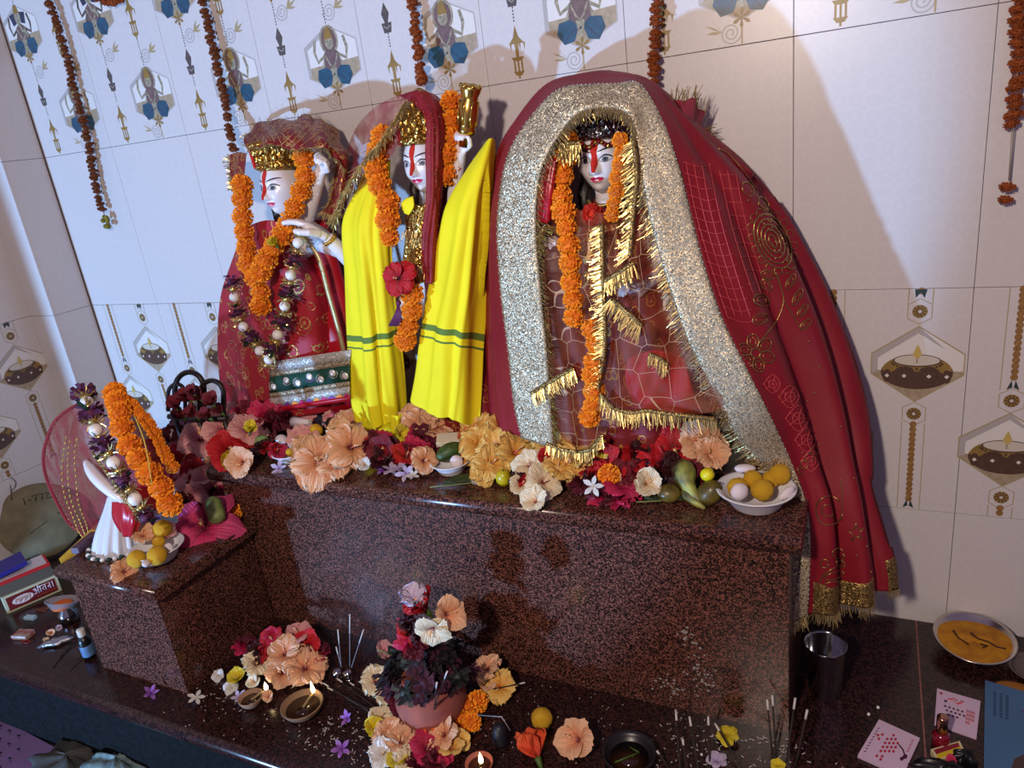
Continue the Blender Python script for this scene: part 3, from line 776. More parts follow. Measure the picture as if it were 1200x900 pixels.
def hand(mb, Wp, d, n, s, curl=0.5, m=None, fist=False):
    """Wp wrist, d towards the knuckles, n palm normal (fingers curl towards n), thumb side = d x n"""
    m = m or MARBLE; d = Vector(d).normalized(); n = Vector(n); n = (n-d*n.dot(d)).normalized(); t = d.cross(n)
    for k in range(5):
        o = (k-2)*.0058*s; mb.tube([Wp+t*o*.55, Wp+d*.014*s+t*o*.9, Wp+d*.030*s+t*o*.95], [.0058*s, .0068*s, .0056*s], m, 8)
    for k, L in enumerate((.026, .030, .028, .022)):
        o = (1.5-k)*.0075*s; p = Wp+d*.030*s+t*o; a = 0.0; P = [p]; r = [.0046*s]
        for q in range(3):
            a += curl*(1+.1*k); dd = d*math.cos(a)+n*math.sin(a)+t*(1.5-k)*.02; p = p+dd*L*s/2.6*(1.1-.15*q); P.append(p); r.append((.0044-.0006*q)*s)
        mb.tube(P, r, m, 8)
    p = Wp+d*.010*s+t*.012*s; mb.tube([p, p+d*.010*s+t*.010*s+n*.004*s, p+d*.020*s+t*.010*s+n*.010*s, p+d*.027*s+t*.006*s+n*.013*s], [.0062*s, .0052*s, .0046*s, .0036*s], m, 8)
def remesh(o, v=.0022):
    md = o.modifiers.new('one_surface', 'REMESH'); md.mode = 'VOXEL'; md.voxel_size = v; md.use_smooth_shade = True
    sm = o.modifiers.new('smooth', 'SMOOTH'); sm.factor = .5; sm.iterations = 3
def lathe_dress(prof, c, n=56, folds=14, amp=.03, sy=.75):
    """profile of (radius, z): a gown with vertical folds growing towards the hem"""
    G = []; z0, z1 = prof[0][1], prof[-1][1]
    for r, z in prof:
        t = (z-z0)/(z1-z0); k = amp*(1-t)
        G.append([Vector((c[0]+r*(1+k*math.sin(folds*a+.7*math.sin(3*a)))*math.cos(a), c[1]+r*sy*(1+k*math.sin(folds*a+.7*math.sin(3*a)))*math.sin(a), z)) for a in [2*PI*j/n for j in range(n)]])
    return G
def crown(root, C, s, prof, m, rows, name='crown', yaw=0, tilt=0, sy=1.12, finial=True, mb=None):
    """embossed crown: lathe plus rows of raised petals and beads"""
    b = MB(); Rm = Matrix.Rotation(yaw, 3, 'Z') @ Matrix.Rotation(tilt, 3, 'X')
    b.lathe([(r*s, z*s) for r, z in prof], m, 40, C, Rm, 1, sy)
    def rad(z):
        for (r0, z0), (r1, z1) in zip(prof, prof[1:]):
            if z0 <= z <= z1: return lerp(r0, r1, (z-z0)/max(1e-6, z1-z0))
        return prof[-1][0]
    for (z, n, h, wd) in rows:
        for i in range(n):
            a = 2*PI*i/n; r = rad(z)
            p = Vector((r*math.cos(a), r*sy*math.sin(a), z))*s; b.ball(C+Rm @ p, wd*s, m, 7, 5, (1, 1, h), Rm)
    CROWN_BVH[0] = b.bvh()
    return cpart(b, name, root)
CROWN_BVH = [None]

# ---- the idol in the middle: yellow shawls, mace in the raised hand
YM = -.155
mid = empty('idol', aty(478, 515, YM-.02)*Vector((1, 1, 0)) if False else (-.045, -.15, AT), 'standing white marble idol in yellow shawls raising a gilded mace', 'idol', None)
b = MB(); b.lathe([(.105, AT+.0005), (.11, AT+.012), (.10, AT+.03), (.095, AT+.035)], BLACKSTONE, 32, (-.045, -.13, 0), None, 1, .8); cpart(b, 'base', mid)
b = MB(); b.grid(lathe_dress([(.095, AT+.035), (.090, .50), (.082, .60), (.075, .70), (.070, .78), (.074, .84), (.080, .89), (.060, .935), (.03, .955)], (-.045, -.14), 56, 12, .05), RED_BROC2, True, None, True); cpart(b, 'gown', mid)
CM = aty(486, 196, YM-.045)+Vector((0, .045, .004)); s_m = 1.10
hm, Wm = make_head(mid, CM, s_m, -.02, 0, (-.020, .040, .0105))
b = MB(); b.ball(CM+Vector((0, .022, -.004)), .051, HAIR, 18, 12, (1.0, .85, 1.15)); b.tube([CM+Vector((-.030, .010, -.02)), CM+Vector((-.036, -.004, -.05)), CM+Vector((-.033, -.012, -.08))], [.012, .012, .007], HAIR, 10); b.tube([CM+Vector((.032, .010, -.02)), CM+Vector((.038, 0, -.05)), CM+Vector((.036, -.006, -.085))], [.012, .012, .007], HAIR, 10); cpart(b, 'hair', mid)
crown(mid, Wm(0, .004, .034), s_m, [(.0405, -.004), (.043, 0), (.043, .010), (.040, .014), (.041, .030), (.039, .045), (.033, .060), (.024, .072), (.020, .076), (.022, .082), (.014, .090), (.004, .096)], GOLD,
      [(.005, 22, 1, .0050), (.021, 16, 1.6, .0068), (.036, 15, 1.6, .0066), (.050, 12, 1.5, .0064), (.063, 9, 1.3, .0055)], 'crown', .0, -.10); BV_CM = CROWN_BVH[0]
def streak(root, pts, wd, bv):
    b = MB(); G = []; P = [Vector((x, y, 0)) for x, y in pts]; Q = []
    for i in range(22):
        c = crom(P, i/21); h = hitpx(c.x, c.y, [bv], .0006)
        if h: Q.append(h[0])
    for i, p in enumerate(Q):
        w_ = wd*(.7+.3*math.sin(2.3*i)+.2*math.sin(5.1*i)); sx = _R*w_/2
        G.append([p-sx+_F*.002, p-sx*.6-_F*.0014, p-_F*.0026, p+sx*.6-_F*.0014, p+sx+_F*.002])
    b.grid(G, SINDOOR); return cpart(b, 'sindoor_streak', root)
streak(mid, [(461, 129), (464, 146), (468, 162), (473, 180)], .0105, BV_CM)
bm_ = MB()
SH = CM+Vector((0, .012, -.085))
bm_.ball(SH+Vector((0, .0, -.040)), .055, MARBLE, 16, 10, (1.15, .7, .85))
WR = aty(540, 178, -.175); EL = aty(527, 262, -.16); SHR = SH+Vector((.058, .005, -.028))
bm_.tube([SHR, SHR.lerp(EL, .5)+Vector((.006, 0, 0)), EL, EL.lerp(WR, .5), WR], [.022, .020, .017, .015, .0115], MARBLE, 14)
hand(bm_, WR, aty(546, 150, -.175)-WR, (-.2, -1, 0), 1.0, .95)
EL2 = SH+Vector((-.085, .01, -.13)); WL2 = EL2+Vector((-.01, -.05, -.07))
bm_.tube([SH+Vector((-.058, .005, -.028)), EL2, WL2], [.022, .018, .012], MARBLE, 14); hand(bm_, WL2, (0, -.3, -1), (1, 0, 0), 1.0, .3)
ob = cpart(bm_, 'body', mid); remesh(ob)
b = MB(); HB = aty(546, 158, -.178); HT = aty(552, 100, -.178); ax = (HT-HB); q = quat_to(ax)
b.lathe([(r, z*ax.length) for r, z in ((.012, -.25), (.012, 0), (.016, .02), (.018, .10), (.0165, .16), (.0175, .2), (.0195, .45), (.0195, .62), (.017, .7), (.016, .78), (.020, .9), (.021, 1.0), (.015, 1.02), (.013, .95))], GOLDP, 28, HB, q)
for i in range(8):
    a = 2*PI*i/8; b.tube([HB+q @ Vector((.0185*math.cos(a), .0185*math.sin(a), ax.length*t)) for t in (.2, .4, .55, .7)], .0025, GOLDP, 5)
for i in range(7):
    a = 2*PI*i/7; b.ball(HB+q @ Vector((.018*math.cos(a), .018*math.sin(a), ax.length*.98)), .005, GOLDP, 7, 5)
mace = b.build('ceremonial_mace', None, HB); tag(mace, 'gilded mace head held up by the idol in yellow shawls', 'mace')
b = MB()
for t_, oz in ((.22, 0), (.5, 0), (.78, 0)):
    p = EL.lerp(WR, t_); tow = (CAM-p).normalized(); r_ = lerp(.017, .0115, t_)
    for k in range(5):
        a = 2*PI*k/5+.3; sd = Vector((1, 0, .1)).normalized(); up_ = sd.cross(tow).normalized(); b.ball(p+tow*(r_+.0002)+(sd*math.cos(a)+up_*math.sin(a))*.0038-tow*.0012, .0021, SINDOOR, 6, 4, (1, 1, 1))
cpart(b, 'painted_flowers', mid, 0, 'stuff')
# necklaces and gold chest tissue
b = MB(); CH = SH+Vector((0, -.045, -.05))
for k in range(5):
    P = path_pts([SH+Vector((-.030-.002*k, -.030, -.004)), SH+Vector((-.018, -.052-.002*k, -.030-.016*k)), SH+Vector((0, -.058-.002*k, -.044-.022*k)), SH+Vector((.018, -.052-.002*k, -.030-.016*k)), SH+Vector((.030+.002*k, -.030, -.004))], 26)
    for p in P: b.ball(p, .0042 if k % 2 else .0034, TINSEL if k != 2 else LACE, 6, 5)
cpart(b, 'necklace', mid)
b = MB(); ch = grid_of(pxrows([[(478, 236, -.215), (490, 240, -.225), (505, 238, -.215)], [(474, 280, -.225), (488, 284, -.235), (505, 280, -.225)], [(470, 330, -.230), (486, 334, -.242), (503, 328, -.230)]]), 14, 22, lambda s_, t: .002*math.sin(30*s_+9*t))
b.grid(ch, GOLD); fringe(b, [ch[8][j] for j in range(14)], (0, -.4, -1), .028, TINSEL, 70); fringe(b, [ch[16][j] for j in range(14)], (0, -.4, -1), .028, TINSEL, 70); fringe(b, [ch[3][j] for j in range(14)], (.3, -.4, -1), .024, TINSEL, 50); cpart(b, 'gold_chest_tissue', mid, .0008)
b = MB(); tie = grid_of(pxrows([[(477, 232, -.228), (484, 230, -.232)], [(470, 239, -.232), (485, 242, -.240)], [(474, 250, -.234), (479, 252, -.240)]]), 6, 8); b.grid(tie, YELLOW); cpart(b, 'yellow_neck_tie', mid, .002)

# ---- yellow shawls
def shawl(name, rows, nu, nv, fold, stripes, label):
    G = grid_of(pxrows(rows), nu, nv, fold); b = MB()
    def mf(i, j):
        t = i/(nv-1)
        return YGREEN if any(a <= t < c for a, c in stripes) else YELLOW
    b.grid(G, YELLOW, True, mf); org = G[-1][nu//2].copy()
    o = b.build(name, None, org, .0016); tag(o, label, 'shawl'); return o, G
shl, GL = shawl('cotton_shawl', [
    [(440, 178, -.150), (446, 182, -.165), (452, 186, -.175), (458, 190, -.165)],
    [(420, 222, -.185), (430, 226, -.205), (444, 230, -.212), (458, 232, -.19)],
    [(402, 262, -.205), (420, 268, -.235), (440, 270, -.232), (459, 272, -.20)],
    [(405, 320, -.210), (424, 326, -.242), (444, 330, -.232), (462, 330, -.20)],
    [(408, 385, -.205), (430, 388, -.240), (448, 384, -.228), (468, 378, -.19)],
    [(411, 430, -.200), (434, 436, -.238), (452, 432, -.220), (474, 425, -.18)],
    [(414, 470, -.195), (438, 480, -.236), (456, 478, -.218), (477, 466, -.17)],
    [(418, 494, -.195), (442, 500, -.234), (458, 494, -.216), (477, 480, -.17)]], 44, 150,
    lambda s_, t: (.007*math.exp(-((s_-.30)/.06)**2)*t-.008*math.exp(-((s_-.50)/.09)**2)*sst(.2, .6, t)+.004*math.sin(17*s_+2*t)+.0015*math.sin(41*s_-6*t)),
    [(.588, .606), (.630, .634)], 'plain yellow cotton shawl draped over the shoulder beside the gold fringe')
b = MB(); k_ = grid_of(pxrows([[(426, 490, -.210), (450, 496, -.225), (474, 482, -.17)], [(424, 502, -.205), (450, 508, -.222), (474, 498, -.17)], [(434, 507, -.20), (452, 511, -.215), (470, 506, -.172)]]), 16, 10, lambda s_, t: .002*math.sin(20*s_)); b.grid(k_, YELLOW); off(shl, b); b.build('under_layer', shl, None, .0015)
b = MB(); k_ = grid_of(pxrows([[(458, 486, -.225), (466, 487, -.235), (476, 482, -.21)], [(459, 505, -.228), (466, 507, -.240), (473, 504, -.215)], [(461, 514, -.232), (467, 518, -.246), (474, 515, -.22)]]), 14, 12, lambda s_, t: .002*math.sin(16*s_)); b.grid(k_, YELLOW); off(shl, b); b.build('knotted_end', shl, None, .0015)
shr, GR = shawl('cotton_shawl', [
    [(570, 166, -.165), (573, 163, -.185), (577, 162, -.180), (580, 166, -.15)],
    [(545, 202, -.200), (556, 200, -.225), (570, 195, -.215), (581, 196, -.15)],
    [(524, 240, -.220), (542, 242, -.250), (562, 236, -.235), (582, 232, -.16)],
    [(514, 285, -.228), (535, 288, -.258), (556, 286, -.245), (578, 280, -.17)],
    [(504, 335, -.230), (526, 340, -.262), (550, 342, -.250), (571, 338, -.18)],
    [(494, 388, -.228), (516, 395, -.262), (542, 400, -.252), (565, 404, -.19)],
    [(487, 435, -.224), (512, 448, -.260), (538, 456, -.252), (563, 462, -.20)],
    [(480, 469, -.222), (508, 486, -.258), (534, 492, -.250), (561, 504, -.205)]], 60, 160,
    lambda s_, t: .0050*math.sin(20*s_+.8*math.sin(4*t))*sst(.12, .5, t)+.008*math.exp(-((s_-.28)/.05)**2)*sst(.5, .9, t)-.012*math.exp(-((s_-.72)/.07)**2)*(1-sst(.45, .75, t))*sst(.1, .3, t)+.007*math.exp(-((s_-.62)/.04)**2)*sst(.4, .8, t),
    [(.682, .702), (.722, .726)], 'plain yellow cotton shawl hanging in folds from the raised arm')

# ---- sheer red veil of the middle idol
rv = empty('sheer_red_veil', CM+Vector((.02, 0, .09)), 'sheer dark red veil with gold fringe over the tall gold crown', 'veil')
G = grid_of(pxrows([[(468, 112, -.145), (488, 106, -.175), (508, 110, -.165), (522, 122, -.12)],
    [(498, 135, -.205), (506, 138, -.215), (516, 142, -.20), (524, 150, -.14)],
    [(500, 180, -.222), (508, 182, -.232), (516, 184, -.215), (524, 188, -.15)],
    [(501, 230, -.228), (508, 232, -.240), (514, 232, -.222), (522, 236, -.16)],
    [(495, 280, -.240), (502, 284, -.252), (510, 284, -.235), (516, 282, -.17)],
    [(496, 325, -.244), (502, 332, -.256), (508, 330, -.240), (513, 318, -.18)]]), 24, 70, lambda s_, t: .0035*math.sin(22*s_+3*t)*sst(0, .2, t))
b = MB(); b.grid(G, mixsheer('dark_red_tissue', rgb(138, 8, 26), .74, dense=(40, 1.0))); cpart(b, 'cloth', rv, .0006)
b = MB()
for i in range(0, 70, 2):
    for j in (3, 9, 15, 20):
        if RND.random() < .8: b.ball(G[i][j]+Vector((RND.uniform(-.003, .003), -.0012, RND.uniform(-.003, .003))), .0011, TINSEL, 5, 3)
cpart(b, 'sequins', rv, 0, 'stuff')
G = grid_of(pxrows([[(468, 112, -.15), (484, 108, -.17), (500, 112, -.15)], [(442, 124, -.13), (462, 136, -.165), (474, 150, -.20)], [(420, 146, -.115), (444, 160, -.16), (462, 176, -.21)], [(408, 172, -.10), (424, 186, -.15), (446, 198, -.20)], [(398, 212, -.12), (404, 222, -.165), (416, 226, -.20)]]), 20, 30, lambda s_, t: .002*math.sin(18*s_))
b = MB(); b.grid(G, NETRED); cpart(b, 'sheer_side', rv, .0005)
ed = pxrows([[(476, 118, -.185), (456, 152, -.215), (440, 172, -.222), (424, 192, -.222), (408, 216, -.222), (397, 240, -.218), (392, 258, -.21)]])[0]
b = MB(); b.grid([[crom(ed, i/40)+Vector((-.0035, 0, -.0035)) for i in range(41)], [crom(ed, i/40)+Vector((0, -.004, 0)) for i in range(41)], [crom(ed, i/40)+Vector((.0040, 0, .0040)) for i in range(41)]], LACE_D); fringe(b, ed, (-.5, -.35, -1), .026, TINSEL, 300, .0008); fringe(b, ed, (.5, -.4, -.6), .018, TINSEL, 200, .0007); cpart(b, 'gold_fringe', rv)

# ---- the idol under the canopy cloth
YL = -.15
lft = empty('idol', (-.40, -.13, AT), 'white marble idol in a red dress with one arm raised under a maroon gold cloth', 'idol')
b = MB(); b.lathe([(.12, AT+.0005), (.125, AT+.015), (.12, AT+.045), (.10, AT+.05)], BLACKSTONE, 32, (-.41, -.12, 0), None, 1, .72); cpart(b, 'base', lft)
b = MB(); b.lathe([(.095, AT+.05), (.085, .55), (.066, .70), (.050, .80), (.044, .86), (.042, .90), (.03, .94)], REDSATIN, 40, (-.415, -.115, 0), None, 1, .6); cpart(b, 'gown', lft)
CL = aty(317, 226, YL-.045)+Vector((0, .045, .008)); s_l = 1.16
hl, Wl = make_head(lft, CL, s_l, -.14, 0, (-.018, .040, .0110))
b = MB(); b.ball(CL+Vector((0, .024, -.004)), .053, HAIR, 18, 12, (1.0, .85, 1.15)); b.tube([CL+Vector((.030, .010, -.01)), CL+Vector((.040, .004, -.05)), CL+Vector((.044, 0, -.10))], [.014, .014, .009], HAIR, 10); b.tube([CL+Vector((-.030, .010, -.02)), CL+Vector((-.034, -.004, -.05)), CL+Vector((-.03, -.012, -.08))], [.010, .010, .006], HAIR, 10); cpart(b, 'hair', lft)
crown(lft, Wl(0, .006, .034), s_l, [(.041, -.004), (.0455, 0), (.0460, .010), (.0430, .014), (.0455, .030), (.0520, .048), (.050, .052), (.02, .054)], GOLD,
      [(.005, 26, 1, .0046), (.020, 18, 1.3, .0066), (.033, 20, 1.2, .0066), (.046, 24, 1.0, .0058)], 'crown', 0, -.06, 1.0); BV_CL = CROWN_BVH[0]
b = MB(); S2 = CL+Vector((0, .012, -.085))
b.ball(S2+Vector((0, 0, -.040)), .052, MARBLE, 16, 10, (1.15, .7, .85))
EA = aty(357, 262, -.17); WA = aty(376, 200, -.185); b.tube([S2+Vector((.055, .0, -.03)), (S2+Vector((.055, 0, -.03))).lerp(EA, .6), EA, EA.lerp(WA, .5), WA], [.022, .020, .0195, .0175, .0130], MARBLE, 14); hand(b, WA, aty(380, 188, -.19)-WA, (-.3, -1, 0), 1.1, .9)
WB = aty(384, 278, -.215); EB = aty(410, 305, -.185); b.tube([S2+Vector((.056, .01, -.05)), EB+Vector((-.005, .02, .01)), EB, EB.lerp(WB, .5), WB], [.021, .020, .0195, .0175, .0135], MARBLE, 14); hand(b, WB, aty(352, 258, -.235)-WB, (-.45, -.3, -1), 1.65, .25)
ob = cpart(b, 'body', lft); remesh(ob)
b = MB()
for t_ in (.15, .4, .65, .88):
    p = EA.lerp(WA, t_); tow = (CAM-p).normalized(); r_ = lerp(.016, .0105, t_)
    for k in range(4):
        a = 2*PI*k/4+.3; sd = Vector((1, 0, .1)).normalized(); up_ = sd.cross(tow).normalized(); b.ball(p+tow*(r_-.0006)+(sd*math.cos(a)+up_*math.sin(a))*.003, .0016, SINDOOR, 6, 4)
cpart(b, 'painted_flowers', lft, 0, 'stuff')
b = MB(); axw = (EB-WB).normalized(); q = quat_to(axw); c = WB.lerp(EB, .10)
for i in range(14):
    a = 2*PI*i/14; b.ball(c+q @ Vector((.0145*math.cos(a), .0145*math.sin(a), 0)), .0042, GOLDP, 7, 5)
    b.ball(c+q @ Vector((.0140*math.cos(a+.2), .0140*math.sin(a+.2), .005)), .0022, TINSEL, 5, 4)
cpart(b, 'bracelet', lft)
streak(lft, [(292, 174), (296, 188), (300, 200), (303, 212)], .0110, BV_CL)
# skirt front with border
SKR = pxrows([
    [(286, 268, -.145), (298, 262, -.172), (314, 258, -.185), (330, 262, -.175), (344, 276, -.145)],
    [(270, 312, -.120), (290, 305, -.175), (320, 300, -.195), (346, 300, -.180), (364, 302, -.130)],
    [(259, 350, -.110), (288, 350, -.175), (325, 350, -.205), (366, 345, -.185), (388, 338, -.115)],
    [(256, 398, -.100), (288, 402, -.175), (325, 408, -.210), (370, 402, -.188), (402, 392, -.110)],
    [(258, 440, -.095), (288, 450, -.175), (325, 456, -.212), (372, 449, -.190), (410, 438, -.105)],
    [(262, 476, -.092), (288, 486, -.175), (325, 492, -.212), (372, 484, -.190), (414, 470, -.105)]])
GS = grid_of(SKR, 60, 80, lambda s_, t: .004*math.sin(26*s_+1.5*math.sin(3*t))*t)
b = MB(); b.grid(GS, RED_BROC); skirt = cpart(b, 'skirt', lft, .0012)
BV_SK = BVHTree.FromPolygons([tuple(v) for r in GS for v in r], [(i*60+j, i*60+j+1, (i+1)*60+j+1, (i+1)*60+j) for i in range(79) for j in range(59)])
SIL = sparkle('silver_sequin_band', rgb(232, 230, 226), rgb(186, 182, 172), 700, .4, .35, .7, rgb(130, 124, 112))
PAN = [pxrows([[(318+(412-318)*j/4-(2 if k else 0), [424, 437, 442, 461, 467, 478, 484][k]-[0, 3.4, 7.0, 10.4, 13.6][j]*1.05, -.200-.020*math.sin(PI*(.3+.5*j/4))) for j in range(5)]])[0] for k in range(7)]
bands = [SIL, LACE, mat('dark_green_velvet', rgb(8, 66, 52), .7), LACE, SIL, REDSATIN]
b = MB()
for k in range(6):
    b.grid([[crom(PAN[k], i/24) for i in range(25)], [crom(PAN[k+1], i/24) for i in range(25)]], bands[k])
pan = cpart(b, 'embroidered_hem_panel', lft, .0012)
b = MB(); DISC = mat('white_sequin_disc', rgb(226, 224, 222), .25, .3); MAUV = mat('mauve_thread', rgb(140, 70, 150), .5)
for i in range(7):
    t = (i+.5)/7; p = crom(PAN[2], t).lerp(crom(PAN[3], t), .62 if i % 2 == 0 else .34); n_ = Vector((.15, -1, .1)).normalized()
    b.lathe([(.0085, 0), (.0085, .0016), (.004, .0024), (0.0001, .0025)], DISC, 16, p+n_*.001, quat_to(n_))
    P = [p+n_*.0012+quat_to(n_) @ Vector((.0125*math.cos(a), .0125*math.sin(a), 0)) for a in [PI*.2+i*PI+PI*1.1*q_/12 for q_ in range(13)]]; b.tube(P, .0010, SIL if i != 3 else MAUV, 4)
cpart(b, 'sequin_discs', lft, 0, 'stuff', parent=pan)
b = MB(); ZC = [mat('orange_thread', rgb(236, 150, 30), .6), mat('magenta_thread', rgb(190, 30, 110), .6), mat('violet_thread', rgb(110, 50, 150), .6)]
for i in range(11):
    t0, t1 = i/11, (i+1)/11; A, B_, T = crom(PAN[5], t0), crom(PAN[5], t1), crom(PAN[5], (t0+t1)/2)+Vector((0, 0, .009)); f_ = Vector((0, -.0016, 0)); b.add([A+f_, B_+f_, T+f_], [(0, 1, 2)], ZC[i % 3])
cpart(b, 'zigzag_edging', lft, parent=pan)
PE = pxrows([[(352, 275, -.182), (372, 300, -.185), (385, 345, -.186), (398, 392, -.186), (412, 456, -.187), (414, 468, -.187)]])[0]
b = MB(); wv = Vector((.0055, .001, .001)); b.grid([[crom(PE, i/40)-wv for i in range(41)], [crom(PE, i/40)+Vector((0, -.002, 0)) for i in range(41)], [crom(PE, i/40)+wv for i in range(41)]], mat('pale_gold_piping', rgb(206, 190, 140), .4, .5, var=.2, vscale=200)); cpart(b, 'gold_piping', lft, .001)
# gold scrolls and flowers stitched on the skirt
b = MB()
def on_sk(px, py): 
    h = hitpx(px, py, [BV_SK], .0012); return h[0] if h else None
def scroll(px, py, r, a0, turns, shrink=.6, m=TINSEL, on=on_sk, rad=.0009):
    P = []
    for i in range(15):
        t = i/14; a = a0+turns*2*PI*t; rr = r*(1-shrink*t); q_ = on(px+rr*math.cos(a), py+rr*math.sin(a))
        if q_ is not None: P.append(q_)
    if len(P) > 3: b.tube(P, rad, m, 4)
for (px, py, r) in ((354, 383, 12), (354, 383, 5), (378, 405, 7), (372, 418, 9), (345, 418, 10), (332, 395, 6), (365, 360, 6), (375, 375, 5), (352, 345, 6), (275, 380, 7), (272, 405, 6), (282, 430, 7), (300, 415, 6), (270, 445, 6), (340, 325, 5), (360, 330, 5)):
    scroll(px, py, r, RND.uniform(0, 6), RND.choice((.8, 1.1)))
for (px, py) in ((354, 383), (378, 372), (366, 405), (340, 352), (362, 325), (392, 400), (336, 410), (372, 345), (385, 420), (300, 395)):
    q_ = on_sk(px, py)
    if q_: b.ball(q_, .0028, TINSEL, 7, 5)
cpart(b, 'gold_embroidery', lft, 0, 'stuff', parent=skirt)
# stone back plate
b = MB(); bp = [aty(x, y, -.05) for x, y in ((392, 250), (408, 262), (416, 300), (420, 380), (421, 460), (420, 500), (330, 500), (330, 300))]; bp = [Vector((p.x, p.y, max(p.z, AT+.001))) for p in bp]; b.poly(bp, MARBLE_G); b.poly([p+Vector((0, .03, 0)) for p in bp][::-1], MARBLE_G)
n_ = len(bp); bb_ = len(b.v); b.v += [p.copy() for p in bp]+[p+Vector((0, .03, 0)) for p in bp]
for i in range(n_): b.face((bb_+i, bb_+n_+i, bb_+n_+(i+1) % n_, bb_+(i+1) % n_), MARBLE_G)
cpart(b, 'back_plate', lft)
# canopy cloth over the crown
cn = empty('canopy_cloth', CL+Vector((.03, 0, .09)), 'maroon gold tissue cloth bunched over the crown and raised hand', 'cloth')
G = grid_of(pxrows([
    [(300, 150, -.03), (322, 140, -.05), (350, 138, -.06), (376, 142, -.05), (398, 160, -.04), (406, 180, -.04)],
    [(292, 158, -.10), (316, 148, -.13), (346, 146, -.14), (374, 150, -.13), (396, 164, -.11), (408, 184, -.10)],
    [(288, 166, -.17), (312, 160, -.20), (344, 160, -.215), (374, 162, -.21), (394, 174, -.185), (406, 190, -.16)],
    [(287, 172, -.19), (310, 172, -.225), (342, 173, -.24), (372, 174, -.232), (392, 182, -.20), (405, 200, -.175)]]), 48, 30, lambda s_, t: .006*math.sin(16*s_+4*t)+.004*math.sin(31*s_-7*t))
b = MB(); b.grid(G, CANOPY); cb_ = cpart(b, 'cloth', cn, .0012)
b = MB(); fringe(b, G[-1], (0, -.5, -1), .012, TINSEL, 130, .0005); fringe(b, G[3], (0, -.1, 1), .014, TINSEL, 90, .0004); fringe(b, [r[0] for r in G], (-1, 0, .3), .014, TINSEL, 40, .0004); cpart(b, 'gold_fringe', cn)
b = MB()
for (x0, y0, x1, y1) in ((312, 150, 322, 166), (318, 148, 330, 168), (330, 170, 352, 150), (336, 172, 360, 150), (342, 173, 366, 152), (352, 172, 374, 156), (378, 172, 390, 158), (384, 176, 388, 160), (300, 160, 306, 170), (328, 155, 345, 168)):
    BVc = BVHTree.FromPolygons([tuple(v) for r in G for v in r], [(i*48+j, i*48+j+1, (i+1)*48+j+1, (i+1)*48+j) for i in range(29) for j in range(47)])
    P = [hitpx(lerp(x0, x1, k/6), lerp(y0, y1, k/6), [BVc], .001) for k in range(7)]; P = [p[0] for p in P if p]
    if len(P) > 2: b.tube(P, .0010, mat('tan_thread', rgb(190, 150, 100), .5, .3), 4)
cpart(b, 'woven_stripes', cn, parent=cb_)
G = grid_of(pxrows([[(396, 178, -.13), (404, 184, -.16), (410, 190, -.11)], [(394, 205, -.14), (402, 210, -.175), (410, 212, -.12)], [(388, 232, -.15), (398, 236, -.185), (406, 236, -.13)], [(376, 248, -.17), (390, 252, -.20), (402, 250, -.15)]]), 16, 26, lambda s_, t: .003*math.sin(14*s_+5*t))
b = MB(); b.grid(G, CANOPY); fringe(b, G[-1], (0, -.4, -1), .016, TINSEL, 60); fringe(b, [r[0] for r in G], (-.8, -.4, -.5), .012, TINSEL, 60); cpart(b, 'hanging_end', cn, .001)
G = grid_of(pxrows([[(270, 182, -.10), (278, 178, -.13), (288, 180, -.16)], [(271, 205, -.10), (279, 204, -.14), (288, 206, -.16)], [(270, 222, -.10), (276, 226, -.14), (284, 226, -.15)]]), 14, 20, lambda s_, t: .003*math.sin(12*s_+5*t))
b = MB(); b.grid(G, CANOPY); fringe(b, [r[0] for r in G], (-1, -.1, .2), .014, TINSEL, 60, .0004); cpart(b, 'hanging_end', cn, .001)
# ================================================================== the veiled idol
YR = -.16
rgt = empty('idol', (.33, -.14, AT), 'white marble idol with a red painted forehead beneath the wide crimson veil', 'idol')
b = MB(); b.lathe([(.13, AT+.0005), (.135, AT+.012), (.125, AT+.03), (.115, AT+.035)], BLACKSTONE, 32, (.33, -.13, 0), None, 1, .8); cpart(b, 'base', rgt)
b = MB(); b.grid(lathe_dress([(.155, AT+.035), (.150, .50), (.135, .60), (.115, .70), (.092, .78), (.080, .84), (.080, .88), (.058, .925), (.03, .945)], (.325, -.15), 64, 16, .06, .72), RED_BROC2, True, None, True); cpart(b, 'gown', rgt)
CR_ = aty(697, 192, YR-.055)+Vector((0, .045, .004)); s_r = 1.10
hr, Wr = make_head(rgt, CR_, s_r, .02, 0, (-.016, .038, .0125))
b = MB(); b.ball(CR_+Vector((0, .022, -.004)), .051, HAIR, 18, 12, (1.0, .85, 1.15)); b.tube([CR_+Vector((-.032, .006, -.02)), CR_+Vector((-.038, -.010, -.06)), CR_+Vector((-.034, -.02, -.10))], [.012, .013, .008], HAIR, 10); b.tube([CR_+Vector((.032, .006, -.02)), CR_+Vector((.038, -.010, -.06)), CR_+Vector((.036, -.02, -.10))], [.012, .013, .008], HAIR, 10); cpart(b, 'hair', rgt)
crown(rgt, Wr(0, .0, .034), s_r, [(.040, -.004), (.042, 0), (.041, .008), (.036, .020), (.026, .034), (.012, .044), (.002, .047)], SILVERC,
      [(.004, 20, 1, .0042), (.012, 18, 1.2, .0050), (.021, 16, 1.2, .0050), (.030, 12, 1.2, .0048), (.038, 8, 1.2, .0042), (.045, 3, 1.2, .004)], 'silver_crown', .08, -.08)
b = MB(); RUBY = mat('ruby_bead', rgb(120, 10, 30), .2, .2)
for i in range(19):
    a = -1.2+2.4*i/18; x = .037*math.sin(a); b.ball(Wr(x, -.040*math.cos(a)-.006, .026+.004*math.sin(7*a)), .0042*s_r, RUBY if i % 2 else GOLDP, 7, 5)
